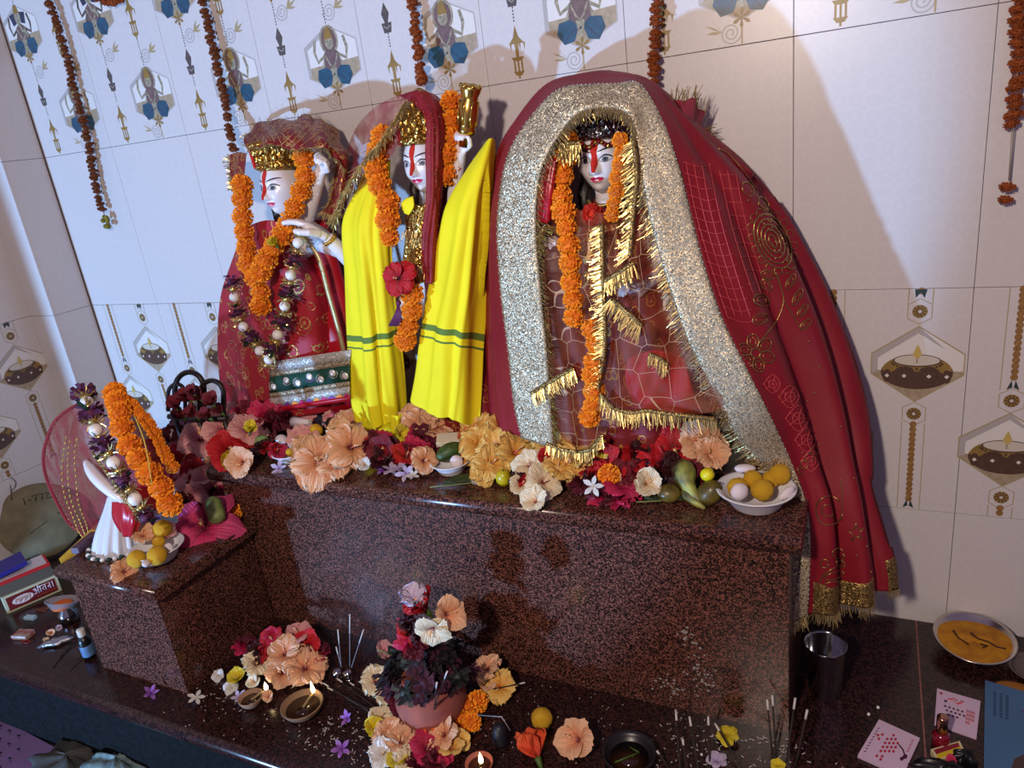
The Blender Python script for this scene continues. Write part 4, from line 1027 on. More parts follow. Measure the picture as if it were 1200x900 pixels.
for k in range(3):
    for i in range(22):
        a = -1.3+2.6*i/21; p = CR_+Vector((.026*math.sin(a)*(1+.25*k), -.020-.014*math.cos(a)*(1+.4*k), -.066-.016*k-.012*math.cos(a)*(1+k*.5))); b.ball(p, .0034, TINSEL if k != 1 else GOLDP, 6, 5)
cpart(b, 'jewellery', rgt)
b = MB(); SR = CR_+Vector((0, .012, -.085)); b.ball(SR+Vector((0, 0, -.04)), .052, MARBLE, 16, 10, (1.15, .7, .85))
WD = aty(646, 296, -.235); b.tube([SR+Vector((-.056, 0, -.03)), SR+Vector((-.10, -.01, -.12)), WD+Vector((-.012, .03, -.03)), WD], [.021, .019, .015, .011], MARBLE, 14); hand(b, WD, (.15, -.5, .8), (.3, -1, -.3), 1.1, .75)
b.tube([SR+Vector((.056, 0, -.03)), SR+Vector((.10, -.01, -.12)), SR+Vector((.06, -.06, -.15))], [.021, .019, .012], MARBLE, 14); hand(b, SR+Vector((.06, -.06, -.15)), (-.3, -.6, .5), (0, -1, -.3), 1.0, .6)
ob = cpart(b, 'body', rgt); remesh(ob)
b = MB()
G = grid_of(pxrows([[(668, 262, -.222), (690, 266, -.24), (720, 262, -.225)], [(665, 300, -.24), (692, 304, -.256), (728, 300, -.24)], [(662, 345, -.25), (694, 350, -.266), (735, 345, -.25)]]), 16, 22, lambda s_, t: .002*math.sin(25*s_+9*t))
b.grid(G, brocade('copper_gold_brocade', rgb(140, 50, 40), rgb(214, 176, 110), 70, .2)); fringe(b, G[6], (0, -.4, -1), .02, TINSEL, 60); fringe(b, G[14], (0, -.4, -1), .02, TINSEL, 60); cpart(b, 'chest_brocade', rgt, .001)

# ---- big crimson veil: stations (lace inner, lace outer, silhouette), left foot -> over the head -> right foot
ST = [((650, 525, -.300), (612, 512, -.290), (592, 506, -.250), (578, 500, -.190)),
      ((646, 470, -.300), (602, 465, -.290), (586, 462, -.245), (572, 458, -.175)),
      ((640, 400, -.300), (594, 398, -.285), (580, 396, -.235), (567, 392, -.160)),
      ((634, 330, -.295), (587, 328, -.280), (576, 326, -.225), (566, 322, -.150)),
      ((628, 265, -.290), (583, 258, -.272), (577, 252, -.215), (572, 246, -.140)),
      ((634, 205, -.285), (594, 190, -.262), (588, 186, -.205), (582, 182, -.130)),
      ((654, 160, -.280), (618, 142, -.255), (610, 142, -.195), (604, 142, -.120)),
      ((676, 134, -.275), (652, 107, -.250), (646, 102, -.190), (640, 100, -.110)),
      ((700, 126, -.272), (690, 99, -.248), (686, 91, -.185), (682, 87, -.105)),
      ((722, 126, -.272), (726, 97, -.246), (724, 88, -.185), (722, 84, -.105)),
      ((742, 140, -.275), (752, 100, -.248), (762, 96, -.185), (764, 98, -.100)),
      ((748, 178, -.280), (777, 140, -.258), (796, 132, -.190), (808, 140, -.090)),
      ((756, 225, -.288), (796, 195, -.268), (832, 178, -.190), (856, 182, -.080)),
      ((768, 280, -.296), (812, 258, -.280), (864, 225, -.190), (900, 235, -.070)),
      ((786, 340, -.304), (828, 318, -.292), (888, 285, -.190), (934, 295, -.060)),
      ((808, 400, -.314), (848, 375, -.305), (912, 350, -.190), (964, 360, -0.070)),
      ((836, 458, -.310), (876, 432, -.310), (934, 415, -.195), (988, 425, -0.100)),
      ((864, 508, -.296), (904, 488, -.302), (952, 480, -.205), (1004, 485, -0.125)),
      ((890, 540, -.262), (927, 540, -.276), (966, 540, -.22), (1010, 530, -0.150)),
      ((926, 580, -.262), (945, 588, -.276), (980, 590, -.24), (1014, 575, -0.170)),
      ((938, 630, -.285), (950, 638, -.290), (986, 640, -.25), (1028, 625, -0.190)),
      ((932, 690, -.300), (948, 685, -.295), (990, 688, -.255), (1038, 665, -0.205)),
      ((926, 730, -.305), (946, 720, -.298), (992, 712, -.26), (1040, 692, -0.210))]
veil = empty('crimson_veil', (.62, -.2, .1), 'wide crimson veil with silver gold lace border falling over the altar end', 'veil')
outer = [[aty(*q) for q in s_[1:]] for s_ in ST]
# unseen back rows added, pulled to the wall to block light behind the hood
for i_, r_ in enumerate(outer): r_.append(Vector((r_[-1].x*.985+.005, -.010 if 7 <= i_ <= 17 else min(-.012, r_[-1].y+.06), r_[-1].z-.012)))
NV, NU = 160, 46
GV = grid_of(outer, NU, NV, lambda s_, t: (.004*math.sin(20*s_+2*math.sin(5*t))+.0025*math.sin(37*s_+4*t))*sst(.05, .3, s_)*(0.4+.6*sst(.40, .62, t)) + .034*sst(.46, .70, t)*(abs(math.sin(11.5*s_-.9*t+.5+.4*math.sin(6*t)))-.55)*sst(.05, .25, s_)*(1-sst(.80, 1.0, s_)))
for row in GV:
    for p in row:
        if p.y > -.004: p.y = -.004
b = MB(); b.grid(GV, VEIL); cpart(b, 'cloth', veil, .0007)
vf = [(i*NU+j, i*NU+j+1, (i+1)*NU+j+1, (i+1)*NU+j) for i in range(NV-1) for j in range(NU-1)]
BV_V = BVHTree.FromPolygons([tuple(v) for r_ in GV for v in r_], vf)
lrows = [[aty(*s_[0])+Vector((0, -.003, 0)), aty(*s_[0]).lerp(aty(*s_[1]), .5)+Vector((0, -.006, 0)), aty(*s_[1])+Vector((0, -.003, 0))] for s_ in ST]
GLc = grid_of(lrows, 12, 170, lambda s_, t: .0016*math.sin(60*t)+.001*math.sin(9*s_))
b = MB(); b.grid(GLc, LACE); lace = cpart(b, 'lace_border', veil, .0008)
b = MB()
inn = [r_[0] for r_ in GLc]
def ind(t):
    i = min(int(t*169), 168); return (GLc[i][0]-GLc[i][11]).normalized()*1.0+Vector((0, -.25, -.35))
fringe(b, inn, ind, .022, TINSEL, 900, .00045, .28); fringe(b, inn, ind, .018, LACE, 500, .0004, .28)
bot = [GLc[-1][j] for j in range(12)]+[GV[-1][j] for j in range(4, 24)]
fringe(b, bot, (0, -.15, -1), .022, TINSEL, 200, .0005, .25)
fringe(b, [GV[-1][j] for j in range(30, 42)], (0, -.15, -1), .016, TINSEL, 110, .0005, .3)
cpart(b, 'gold_fringe', veil, 0, 'stuff', parent=lace)
b = MB()
for i in range(0, 170):
    for j in (0, 11): b.ball(GLc[i][j]+Vector((0, -.0014, 0)), .0012, SIL, 5, 3)
cpart(b, 'sequin_edging', veil, 0, 'stuff', parent=lace)
# gold hem bands at the feet of the veil
b = MB(); b.grid([[GV[NV-1-k][j]+Vector((0, -.0016, 0)) for j in range(3, 25)] for k in range(0, 9)], LACE_D); b.grid([[GV[NV-1-k][j]+Vector((0, -.0016, 0)) for j in range(30, 42)] for k in range(0, 10)], LACE_D); cpart(b, 'gold_hem', veil, .0006)
# zari embroidery: stems, leaves, paisley, flower, scrolls, star
ZARI = mat('zari_thread', rgb(176, 140, 88), .35, .85, var=.3, vscale=500)
def on_v(px, py):
    h = hitpx(px, py, [BV_V], .0013); return h[0] if h else None
def stroke(b, pts, rad=.0010, n=18, close=False, m=ZARI):
    P3 = [Vector((x, y, 0)) for x, y in pts]; P = [on_v(*crom(P3, i/(n-1)).xy) for i in range(n)]; P = [p for p in P if p is not None]
    if len(P) > 2: b.tube(P, rad, m, 4)
def ellpts(cx, cy, rx, ry, rot, n=13, a1=2*PI, a0=0):
    return [(cx+rx*math.cos(a)*math.cos(rot)-ry*math.sin(a)*math.sin(rot), cy+rx*math.cos(a)*math.sin(rot)+ry*math.sin(a)*math.cos(rot)) for a in [a0+(a1-a0)*i/(n-1) for i in range(n)]]
b = MB()
for k in range(5): stroke(b, ellpts(905, 283, 34-6.5*k, 19-3.8*k, 1.15), .0016, 30)
for i in range(16):
    x, y = ellpts(905, 283, 37, 22, 1.15, 17)[i]; stroke(b, ellpts(x, y, 4.5, 4.5, 0, 9), .0010, 10)
for i in range(40):
    a = RND.uniform(0, 6.28); r_ = math.sqrt(RND.random()); q_ = on_v(905+(30*r_*math.cos(a)*math.cos(1.15)-16*r_*math.sin(a)*math.sin(1.15)), 283+(30*r_*math.cos(a)*math.sin(1.15)+16*r_*math.sin(a)*math.cos(1.15)))
    if q_: b.ball(q_, .0020, ZARI, 6, 4)
cpart(b, 'paisley_embroidery', veil)
b = MB()
stroke(b, [(908, 318), (914, 335), (918, 352), (912, 372), (900, 388), (888, 404)], .0016, 22); stroke(b, [(918, 352), (928, 368), (938, 386)], .0012, 12)
for (x, y, rx, ry, ro) in ((900, 322, 9, 5, .2), (898, 334, 8, 5, .8), (926, 330, 10, 4, -1.1), (934, 348, 11, 4, -1.1), (940, 364, 9, 4, -.9), (944, 380, 8, 4, -.7), (892, 352, 10, 7, .3), (890, 374, 9, 6, -.3)):
    stroke(b, ellpts(x, y, rx, ry, ro), .0012, 14); stroke(b, ellpts(x, y, rx*.55, ry*.5, ro), .0009, 10)
for i in range(6):
    a = 2*PI*i/6+.3; stroke(b, ellpts(885+14*math.cos(a), 414+14*math.sin(a), 9, 7, a), .0014, 14); stroke(b, ellpts(885+14*math.cos(a), 414+14*math.sin(a), 5, 3.5, a), .0010, 10)
stroke(b, ellpts(885, 414, 6, 6, 0), .0014, 12); stroke(b, [(880, 428), (868, 438), (858, 434), (862, 444), (876, 448)], .0012, 14)
cpart(b, 'flower_embroidery', veil)
b = MB()
stroke(b, ellpts(972, 598, 16, 17, 0, 13, 5.6, .2), .0013, 22); stroke(b, ellpts(970, 598, 7, 7, 0, 13, 5, 0), .0011, 14)
stroke(b, [(985, 560), (987, 580), (986, 610)], .0010, 10)
stroke(b, [(958, 696), (962, 678), (972, 668), (986, 660), (990, 650)], .0014, 16)
for (x, y, rx, ry, ro) in ((972, 686, 11, 4, -.3), (978, 674, 12, 4, -.3), (982, 648, 7, 6, 0), (966, 660, 5, 5, 0), (985, 660, 6, 4, .4)): stroke(b, ellpts(x, y, rx, ry, ro), .0012, 14)
stroke(b, [(1003, 612), (1001, 620), (994, 622), (1000, 626), (998, 634), (1004, 628), (1010, 632), (1007, 624), (1012, 619), (1005, 619), (1003, 612)], .0010, 22)
for (x, y) in ((946, 470), (955, 460), (960, 520), (940, 530), (975, 540), (985, 500), (1000, 560), (1004, 650), (1015, 640), (1020, 670), (948, 400), (960, 430), (870, 215), (880, 225), (888, 240), (876, 235)):
    q_ = on_v(x, y)
    if q_: b.ball(q_, .0020, ZARI, 6, 4)
stroke(b, [(842, 175), (852, 180), (864, 192), (878, 210), (892, 232), (900, 248)], .0012, 20); stroke(b, ellpts(876, 222, 9, 6, 1), .0011, 14); stroke(b, ellpts(894, 238, 8, 5, .9), .0011, 14)
for i in range(5): stroke(b, ellpts(930+6*i, 560-8*i, 5, 5, 0), .0009, 10)
cpart(b, 'scroll_embroidery', veil, 0, 'stuff')
# woven lattice panels and pale pattern
LATT = mat('pale_red_weave', rgb(196, 70, 76), .6)
b = MB()
for k in range(15):
    y = 190+13*k; x = 800+2.3*k+.10*k*k
    stroke(b, [(x, y), (x+20, y+6), (x+34, y+3)], .0007, 10, m=LATT); 
for k in range(4): stroke(b, [(803+9*k, 190), (815+9*k, 250), (832+9*k, 310), (852+9*k, 372)], .0007, 24, m=LATT)
for k in range(9): stroke(b, [(842+4.2*k, 205+16*k), (862+4.2*k, 205+16*k)], .0007, 8, m=LATT)
for k in range(3): stroke(b, [(843+9*k, 200), (858+9*k, 270), (882+9*k, 345)], .0007, 20, m=LATT)
for (x, y, s_) in ((925, 465, 13), (935, 490, 15), (945, 515, 14), (950, 540, 12), (905, 450, 11)):
    stroke(b, [(x-s_, y), (x, y-s_), (x+s_*.8, y), (x, y+s_), (x-s_, y)], .0008, 24, m=LATT); stroke(b, ellpts(x, y, s_*.45, s_*.45, 0), .0008, 12, m=LATT)
    for a in range(5): stroke(b, [(x, y), (x+s_*.9*math.cos(a*1.25), y+s_*.9*math.sin(a*1.25))], .0007, 6, m=LATT)
cpart(b, 'woven_lattice', veil)
# bunched scarf end behind the hood
G = grid_of(pxrows([[(782, 122, -.09), (800, 116, -.12), (818, 124, -.09), (826, 150, -.05)], [(780, 150, -.13), (798, 150, -.17), (816, 156, -.14), (828, 170, -.07)], [(782, 190, -.17), (798, 195, -.205), (812, 200, -.17), (824, 205, -.10)], [(786, 222, -.20), (796, 228, -.215), (806, 230, -.19), (814, 228, -.13)]]), 22, 34, lambda s_, t: .006*math.sin(15*s_+6*t)+.003*math.sin(29*s_-11*t))
b = MB(); b.grid(G, mixsheer('dusky_red_tissue', rgb(150, 34, 56), .85, dense=(30, 1.0))); ro_ = [p for p in G[0]]; fringe(b, ro_, (.2, 0, 1), .022, TINSEL, 60, .0004); fringe(b, [r_[-1] for r_ in G], (1, -.2, -.2), .018, TINSEL, 110, .0004); fringe(b, G[-1], (0, -.3, -1), .022, TINSEL, 60)
sc = b.build('tissue_scarf', None, G[-1][10], .0006); tag(sc, 'crumpled dusky red tissue scarf with tinsel fringe behind the crimson hood', 'scarf')

# ---- gold-brown net in front of the gown
net = empty('gold_net', (.33, -.28, AT+.02), 'gold brown net with tinsel trims hanging before the veiled idol', 'net')
G = grid_of(pxrows([[(655, 240, -.262), (680, 246, -.272), (715, 250, -.272), (752, 245, -.276), (768, 250, -.28)],
    [(636, 300, -.275), (668, 308, -.292), (712, 312, -.296), (755, 310, -.300), (785, 310, -.29)],
    [(640, 380, -.285), (672, 390, -.306), (716, 395, -.312), (768, 392, -.316), (812, 385, -.30)],
    [(646, 450, -.290), (680, 465, -.314), (724, 470, -.322), (784, 466, -.326), (838, 450, -.31)],
    [(650, 505, -.292), (684, 528, -.316), (730, 492, -.325), (800, 488, -.328), (856, 478, -.31)]]), 60, 70, lambda s_, t: .004*math.sin(19*s_+3*t)+.003*math.sin(33*s_-8*t))
b = MB(); b.grid(G, NETGOLD); cpart(b, 'cloth', net, .0004)
BV_N = BVHTree.FromPolygons([tuple(v) for r_ in G for v in r_], [(i*60+j, i*60+j+1, (i+1)*60+j+1, (i+1)*60+j) for i in range(69) for j in range(59)])
def on_n(px, py, o_=.003):
    h = hitpx(px, py, [BV_N], o_); return h[0] if h else None
def trim(name, pts, dpx, L, n, wd=.005, m=TINSEL, band=LACE_D):
    P = [aty(*p) for p in pts]; b = MB(); N = 40; up_ = Vector((0, 0, 1))
    Q = [crom(P, i/N) for i in range(N+1)]; rows_ = [[], [], []]
    for i, p in enumerate(Q):
        t = (Q[min(i+1, N)]-Q[max(i-1, 0)]).normalized(); s_ = t.cross(Vector((0, -1, 0))).normalized()
        rows_[0].append(p-s_*wd); rows_[1].append(p+Vector((0, -.0025, 0))); rows_[2].append(p+s_*wd)
    b.grid(rows_, band); fringe(b, P, dpx, L, m, n, .0005, .22, .15); cpart(b, name, net, .0006)
trim('tinsel_trim', [(705, 262, -.30), (706, 320, -.315), (708, 360, -.32), (708, 410, -.325), (700, 460, -.326)], (-1, -.3, -.35), .022, 190)
trim('tinsel_trim', [(708, 330, -.318), (728, 318, -.322), (742, 308, -.32)], (.1, -.3, -1), .026, 60)
trim('tinsel_trim', [(716, 350, -.322), (735, 366, -.325), (752, 382, -.325)], (-.5, -.3, -1), .030, 70)
trim('tinsel_trim', [(622, 462, -.305), (648, 446, -.318), (672, 432, -.325)], (.4, -.3, -1), .026, 90)
trim('tinsel_trim', [(703, 462, -.33), (718, 478, -.335), (740, 484, -.335), (758, 482, -.335), (790, 486, -.335), (840, 492, -.33)], (.0, -.3, -1), .026, 150)
trim('tinsel_trim', [(760, 415, -.325), (772, 420, -.325), (782, 428, -.325)], (-.1, -.3, -1), .022, 40)
G = grid_of(pxrows([[(628, 196, -.262), (640, 188, -.272), (652, 184, -.262)], [(622, 226, -.268), (636, 226, -.282), (650, 222, -.268)], [(624, 256, -.27), (636, 262, -.28), (648, 258, -.27)]]), 14, 20, lambda s_, t: .004*math.sin(15*s_+4*t))
b = MB(); b.grid(G, REDSATIN); cpart(b, 'satin_fold', rgt, .001)
G = grid_of(pxrows([[(735, 420, -.30), (770, 410, -.31), (800, 418, -.30)], [(735, 450, -.305), (775, 452, -.318), (812, 455, -.305)], [(740, 478, -.305), (780, 484, -.318), (822, 480, -.305)]]), 20, 20, lambda s_, t: .006*math.sin(13*s_+5*t))
b = MB(); b.grid(G, mat('scarlet_georgette', rgb(176, 10, 24), .6)); cpart(b, 'scarlet_fold', rgt, .001)
trim('tinsel_trim', [(655, 170, -.262), (668, 168, -.262), (680, 168, -.258)], (0, -.3, -1), .030, 60)
trim('tinsel_trim', [(742, 165, -.288), (746, 205, -.295), (742, 250, -.30), (738, 300, -.31)], (-.8, -.3, -.5), .026, 130)
trim('tinsel_trim', [(640, 520, -.318), (662, 528, -.325), (690, 528, -.33), (706, 510, -.33)], (.0, -.35, -1), .022, 90)
trim('tinsel_trim', [(640, 262, -.285), (628, 285, -.285), (622, 305, -.285)], (.9, -.3, -.3), .024, 60)
# ================================================================== garlands on the idols
def pp(*pts): return [aty(*p) for p in pts]
garland('marigold_garland', pp((283, 216, -.205), (284, 250, -.215), (288, 290, -.228), (296, 318, -.238), (304, 340, -.244), (306, 372, -.245)), .0225, 'thick orange marigold garland falling below the loose cloth end of the red dressed idol')
garland('marigold_garland', pp((356, 186, -.205), (356, 210, -.210), (349, 236, -.218), (338, 262, -.232), (322, 288, -.243), (308, 314, -.252), (301, 330, -.255)), .0225, 'thick orange marigold garland beside the raised arm of the red dressed idol')
bead_garland('bead_garland', pp((272, 330, -.20), (276, 355, -.215), (284, 380, -.228), (296, 400, -.24), (312, 420, -.248)), .0170, 'purple garland with white beads starting beside the lower marigold garland on the red dress')
bead_garland('bead_garland', pp((352, 275, -.235), (343, 310, -.243), (337, 345, -.25), (328, 380, -.256), (322, 405, -.258), (312, 428, -.256)), .0170, 'purple garland with white beads below the hand with the bracelet', None, 1)
garland('marigold_garland', pp((448, 160, -.185), (442, 185, -.205), (444, 210, -.222), (452, 235, -.238), (456, 265, -.246), (460, 295, -.252)), .0225, 'dense orange marigold garland between the face and the yellow shawl')
garland('marigold_garland', pp((470, 330, -.262), (482, 345, -.266), (481, 368, -.264), (474, 390, -.262), (476, 412, -.258)), .0225, 'short hanging end of marigold garland below the red hibiscus', mats=[mat('rust_marigold', rgb(226, 132, 26), .8, col2=rgb(190, 98, 18), vscale=300), None])
garland('marigold_garland', pp((528, 120, -.15), (531, 145, -.165), (528, 170, -.180), (522, 195, -.190), (518, 220, -.19)), .0225, 'orange marigold garland beside the gilded mace')
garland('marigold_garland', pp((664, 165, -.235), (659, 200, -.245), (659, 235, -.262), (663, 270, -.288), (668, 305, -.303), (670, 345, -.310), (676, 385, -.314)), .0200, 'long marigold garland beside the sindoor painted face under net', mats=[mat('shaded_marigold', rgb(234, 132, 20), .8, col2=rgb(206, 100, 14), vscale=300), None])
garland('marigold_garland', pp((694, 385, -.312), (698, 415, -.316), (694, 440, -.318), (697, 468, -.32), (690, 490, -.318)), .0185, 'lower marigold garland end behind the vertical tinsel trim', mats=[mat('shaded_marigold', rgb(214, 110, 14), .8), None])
garland('marigold_garland', pp((728, 165, -.268), (726, 195, -.280), (722, 225, -.286), (716, 255, -.288)), .0130, 'thin marigold garland brushing the cheek of the veiled idol', mats=[mat('amber_marigold', rgb(206, 124, 44), .8, col2=rgb(170, 90, 30), vscale=300), None])
o = inst('marigold', MG[0], None, aty(694, 252, -.262), quat_to((.2, -1, .2)), .019, [mat('scarlet_petals', rgb(232, 62, 24), .8, col2=rgb(196, 34, 16), vscale=300), mat('scarlet_core', rgb(180, 30, 16), .9)]); tag(o, 'scarlet pompom flower at the neck of the veiled idol', 'flower')
for (px, py, yy) in ((658, 372, -.312), (668, 404, -.316), (733, 385, -.318)):
    pass
# ---- dried garlands on the wall
WF = 'dried brown marigold garland hanging flat on the figure printed tiles'
def wallgar(pts, size, label, mats=None, tail=None, group=None):
    g = garland('dried_garland', pp(*pts), size, label, 'garland', MGF, .52, mats, group, .24, 'dried_marigold'); return g
g = wallgar([(52, -14, -.022), (72, 45, -.022), (86, 100, -.022), (102, 160, -.022), (113, 220, -.022), (120, 246, -.022)], .0115, 'dried brown marigold garland ending in a small yellow green bud')
yb = MB()
for k in range(9): yb.ball(aty(125, 260, -.024)+Vector((RND.uniform(-.011, .011), RND.uniform(-.008, .004), RND.uniform(-.014, .014))), .0068, mat('yellow_green_bud', rgb(150, 132, 36), .8, col2=rgb(96, 92, 30), vscale=200), 7, 5)
yb.tube([aty(117, 238, -.022), aty(121, 248, -.022), aty(125, 258, -.022)], .0015, STRING, 4)
off(g, yb); yb.build('bud_cluster', g)
wallgar([(233, -14, -.022), (246, 40, -.024), (257, 90, -.03), (266, 135, -.045), (274, 180, -.07)], .0115, 'dried brown marigold garland reaching down to the maroon gold cloth')
wallgar([(480, -14, -.025), (486, 30, -.03), (491, 65, -.04), (496, 102, -.06)], .0120, 'dried marigold garland ending above the tall gold crown', [DRIED_O, DRIED_O])
wallgar([(770, -14, -.025), (767, 40, -.03), (766, 75, -.035), (766, 103, -.045)], .0115, 'dried marigold garland with gaps ending above the crimson veil', [DRIED_O, DRIED_O])
g = wallgar([(1196, -14, -.025), (1194, 40, -.025), (1192, 90, -.025), (1187, 145, -.025)], .0125, 'dried marigold garland over plain tiles with one bloom dangling below', [DRIED_O, DRIED_O])
tb = MB(); tb.tube([aty(1186, 150, -.025), aty(1182, 212, -.022)], .0009, STRING, 4); tb.tube([aty(1188, 150, -.025), aty(1183, 212, -.022)], .0009, STRING, 4); off(g, tb); tb.build('loose_thread', g)
for (px, py, s_) in ((1180, 219, .0125), (1178, 234, .0115)): inst('dried_marigold', MGF[0], g, aty(px, py, -.025)-Vector(g.location), quat_to((.1, 0, 1)), s_, [DRIED_O, ORANGE_D])
g = wallgar([(112, -6, -.022), (128, 2, -.022), (144, -4, -.022)], .0110, 'short loop of dried orange garland sagging over a figure tile', [DRIED_O, DRIED_O])
# ================================================================== offerings on the altar and pedestal: flowers, bowls, sweets, fruit
def petal_mat(name, c0, c1, c2, p0=.22):
    if name in MATS: return MATS[name]
    m = bpy.data.materials.new(name); nt, b = nodes(m); MATS[name] = m
    tc = nt.nodes.new('ShaderNodeTexCoord'); sx = nt.nodes.new('ShaderNodeSeparateXYZ'); nt.links.new(tc.outputs['Object'], sx.inputs[0])
    n = nt.nodes.new('ShaderNodeTexNoise'); n.inputs['Scale'].default_value = 6; n.inputs['Detail'].default_value = 3
    nt.links.new(tc.outputs['Object'], n.inputs['Vector'])
    a = nt.nodes.new('ShaderNodeMath'); a.operation = 'MULTIPLY_ADD'; a.inputs[1].default_value = 0.30; nt.links.new(n.outputs['Fac'], a.inputs[0]); nt.links.new(sx.outputs['X'], a.inputs[2])
    r = nt.nodes.new('ShaderNodeValToRGB'); nt.links.new(a.outputs[0], r.inputs['Fac'])
    r.color_ramp.elements[0].position = p0; r.color_ramp.elements[0].color = (*c0, 1); r.color_ramp.elements[1].position = 1.0; r.color_ramp.elements[1].color = (*c2, 1)
    e = r.color_ramp.elements.new(p0+.20); e.color = (*c1, 1)
    mp = nt.nodes.new('ShaderNodeMapping'); mp.inputs['Scale'].default_value = (2.0, 26.0, 2.0); nt.links.new(tc.outputs['Object'], mp.inputs['Vector'])
    n2 = nt.nodes.new('ShaderNodeTexNoise'); n2.inputs['Scale'].default_value = 1.0; n2.inputs['Detail'].default_value = 2; nt.links.new(mp.outputs[0], n2.inputs['Vector'])
    mr = nt.nodes.new('ShaderNodeMapRange'); mr.inputs[1].default_value = .3; mr.inputs[2].default_value = .7; mr.inputs[3].default_value = .72; mr.inputs[4].default_value = 1.08; nt.links.new(n2.outputs['Fac'], mr.inputs[0])
    vm = nt.nodes.new('ShaderNodeVectorMath'); vm.operation = 'SCALE'; nt.links.new(r.outputs['Color'], vm.inputs[0]); nt.links.new(mr.outputs[0], vm.inputs['Scale'])
    nt.links.new(vm.outputs[0], b.inputs['Base Color']); b.inputs['Roughness'].default_value = 0.55
    bp = nt.nodes.new('ShaderNodeBump'); bp.inputs['Strength'].default_value = .5; bp.inputs['Distance'].default_value = .02; nt.links.new(n2.outputs['Fac'], bp.inputs['Height']); nt.links.new(bp.outputs['Normal'], b.inputs['Normal'])
    b.inputs['Subsurface Weight'].default_value = 0.0
    return m
PAL = {'peach': petal_mat('peach_petal', rgb(120, 16, 44), rgb(236, 158, 112), rgb(246, 196, 156)),
       'pink': petal_mat('pink_petal', rgb(110, 14, 56), rgb(226, 132, 140), rgb(240, 176, 172)),
       'red': petal_mat('red_petal', rgb(60, 4, 14), rgb(184, 12, 28), rgb(208, 26, 40)),
       'magenta': petal_mat('magenta_petal', rgb(96, 6, 36), rgb(196, 22, 76), rgb(214, 50, 100)),
       'golden': petal_mat('golden_petal', rgb(206, 96, 30), rgb(240, 172, 70), rgb(246, 206, 118)),
       'cream': petal_mat('cream_petal', rgb(140, 24, 50), rgb(244, 216, 176), rgb(248, 234, 200)),
       'darkred': petal_mat('dark_red_petal', rgb(40, 4, 14), rgb(104, 14, 32), rgb(126, 22, 42)),
       'white': petal_mat('white_petal', rgb(220, 210, 190), rgb(236, 232, 226), rgb(240, 238, 236)),
       'hot': petal_mat('glossy_magenta_petal', rgb(110, 6, 44), rgb(200, 34, 92), rgb(214, 74, 124)),
       'yellow': petal_mat('yellow_petal', rgb(180, 150, 10), rgb(236, 208, 30), rgb(240, 220, 60)),
       'violet': petal_mat('violet_petal', rgb(96, 40, 140), rgb(150, 84, 190), rgb(176, 120, 206)),
       'lilac': petal_mat('lilac_petal', rgb(150, 120, 180), rgb(196, 176, 214), rgb(214, 200, 226)),
       'orange': petal_mat('orange_petal', rgb(190, 40, 20), rgb(236, 84, 40), rgb(240, 104, 60))}
def petal_mesh(name, seed, wid=.44, ruf=.05, curl=.22, taper=.75, nu=7, nv=7, frill=0.0):
    r = random.Random(seed); ph = r.uniform(0, 6); b = MB(); G = []
    for i in range(nu):
        u = i/(nu-1); w_ = wid*min(1.0, .16+1.45*u**taper)*(1 if u < .6 else math.sqrt(max(.10, 1-((u-.6)/.44)**2)))
        row = []
        for j in range(nv):
            v = -1+2*j/(nv-1); edge = (abs(v)**2*.6+.4)*u
            x = u*(1-.10*v*v*u)+.025*math.sin(5*v+ph)*u*u+frill*(.05*math.sin(19*v+ph)+.03*math.sin(31*v))*u**4; z = curl*(.5*math.sin(PI*u*.9)-u*u*.55)+ruf*math.sin(7.5*v+ph+3*u)*edge+.06*(v*v)*(1-u)+frill*.055*math.sin(16*v+2*ph)*u**2+frill*.03*math.sin(9*u+4*v)*u
            row.append((x, v*w_, z))
        G.append(row)
    b.grid(G, PAL['red']); return b.mesh(name)
PET = [petal_mesh('petal', s, .52, .070, .26) for s in (1, 2, 3)]
PETF = [petal_mesh('petal', s, .58, .120, .30, .9, 9, 17, 1.0) for s in (6, 7)]
PETN = [petal_mesh('petal', s, .22, .01, .10, .8, 5, 3) for s in (4, 5)]
YPOL = mat('yellow_pollen', rgb(240, 210, 120), .8)
def stamen_mesh():
    b = MB(); b.tube([(0, 0, 0), (.02, .01, .35), (.07, .02, .78)], [.035, .028, .02], mat('pink_style', rgb(236, 170, 160), .6), 5)
    r = random.Random(3)
    for i in range(9):
        t = .55+.45*i/9; a = r.uniform(0, 6.28); b.ball((.06*t+.045*math.cos(a), .02+.045*math.sin(a), .78*t), .026, YPOL, 5, 3)
    return b.mesh('stamen')
STAM = stamen_mesh()
def calyx_mesh():
    b = MB(); b.lathe([(.02, -.42), (.05, -.38), (.10, -.20), (.13, -.02), (.10, .03)], GREEN, 8); return b.mesh('calyx')
CALX = calyx_mesh()
def double_mesh(seed, n=30):
    r = random.Random(seed); b = MB()
    for k in range(n):
        a = r.uniform(0, 2*PI); t = (k+.5)/n; el = .15+1.3*t; L = 1.0-.35*t; d = Vector((math.cos(a)*math.cos(el), math.sin(a)*math.cos(el), math.sin(el)*.75)); s_ = Vector((-math.sin(a), math.cos(a), 0)); u_ = d.cross(s_); ph = r.uniform(0, 6)
        G = []
        for i in range(4):
            u = .15+.85*i/3; w_ = .30*math.sin(PI*(.1+.75*u))
            G.append([d*L*u+s_*w_*v+u_*(.10*math.sin(4*v+ph)*u-.15*u*u) for v in (-1, -.5, 0, .5, 1)])
        b.grid(G, PAL['red'])
    return b.mesh('ruffled_petals')
DBL = [double_mesh(s) for s in (1, 2)]
FR = random.Random(11)
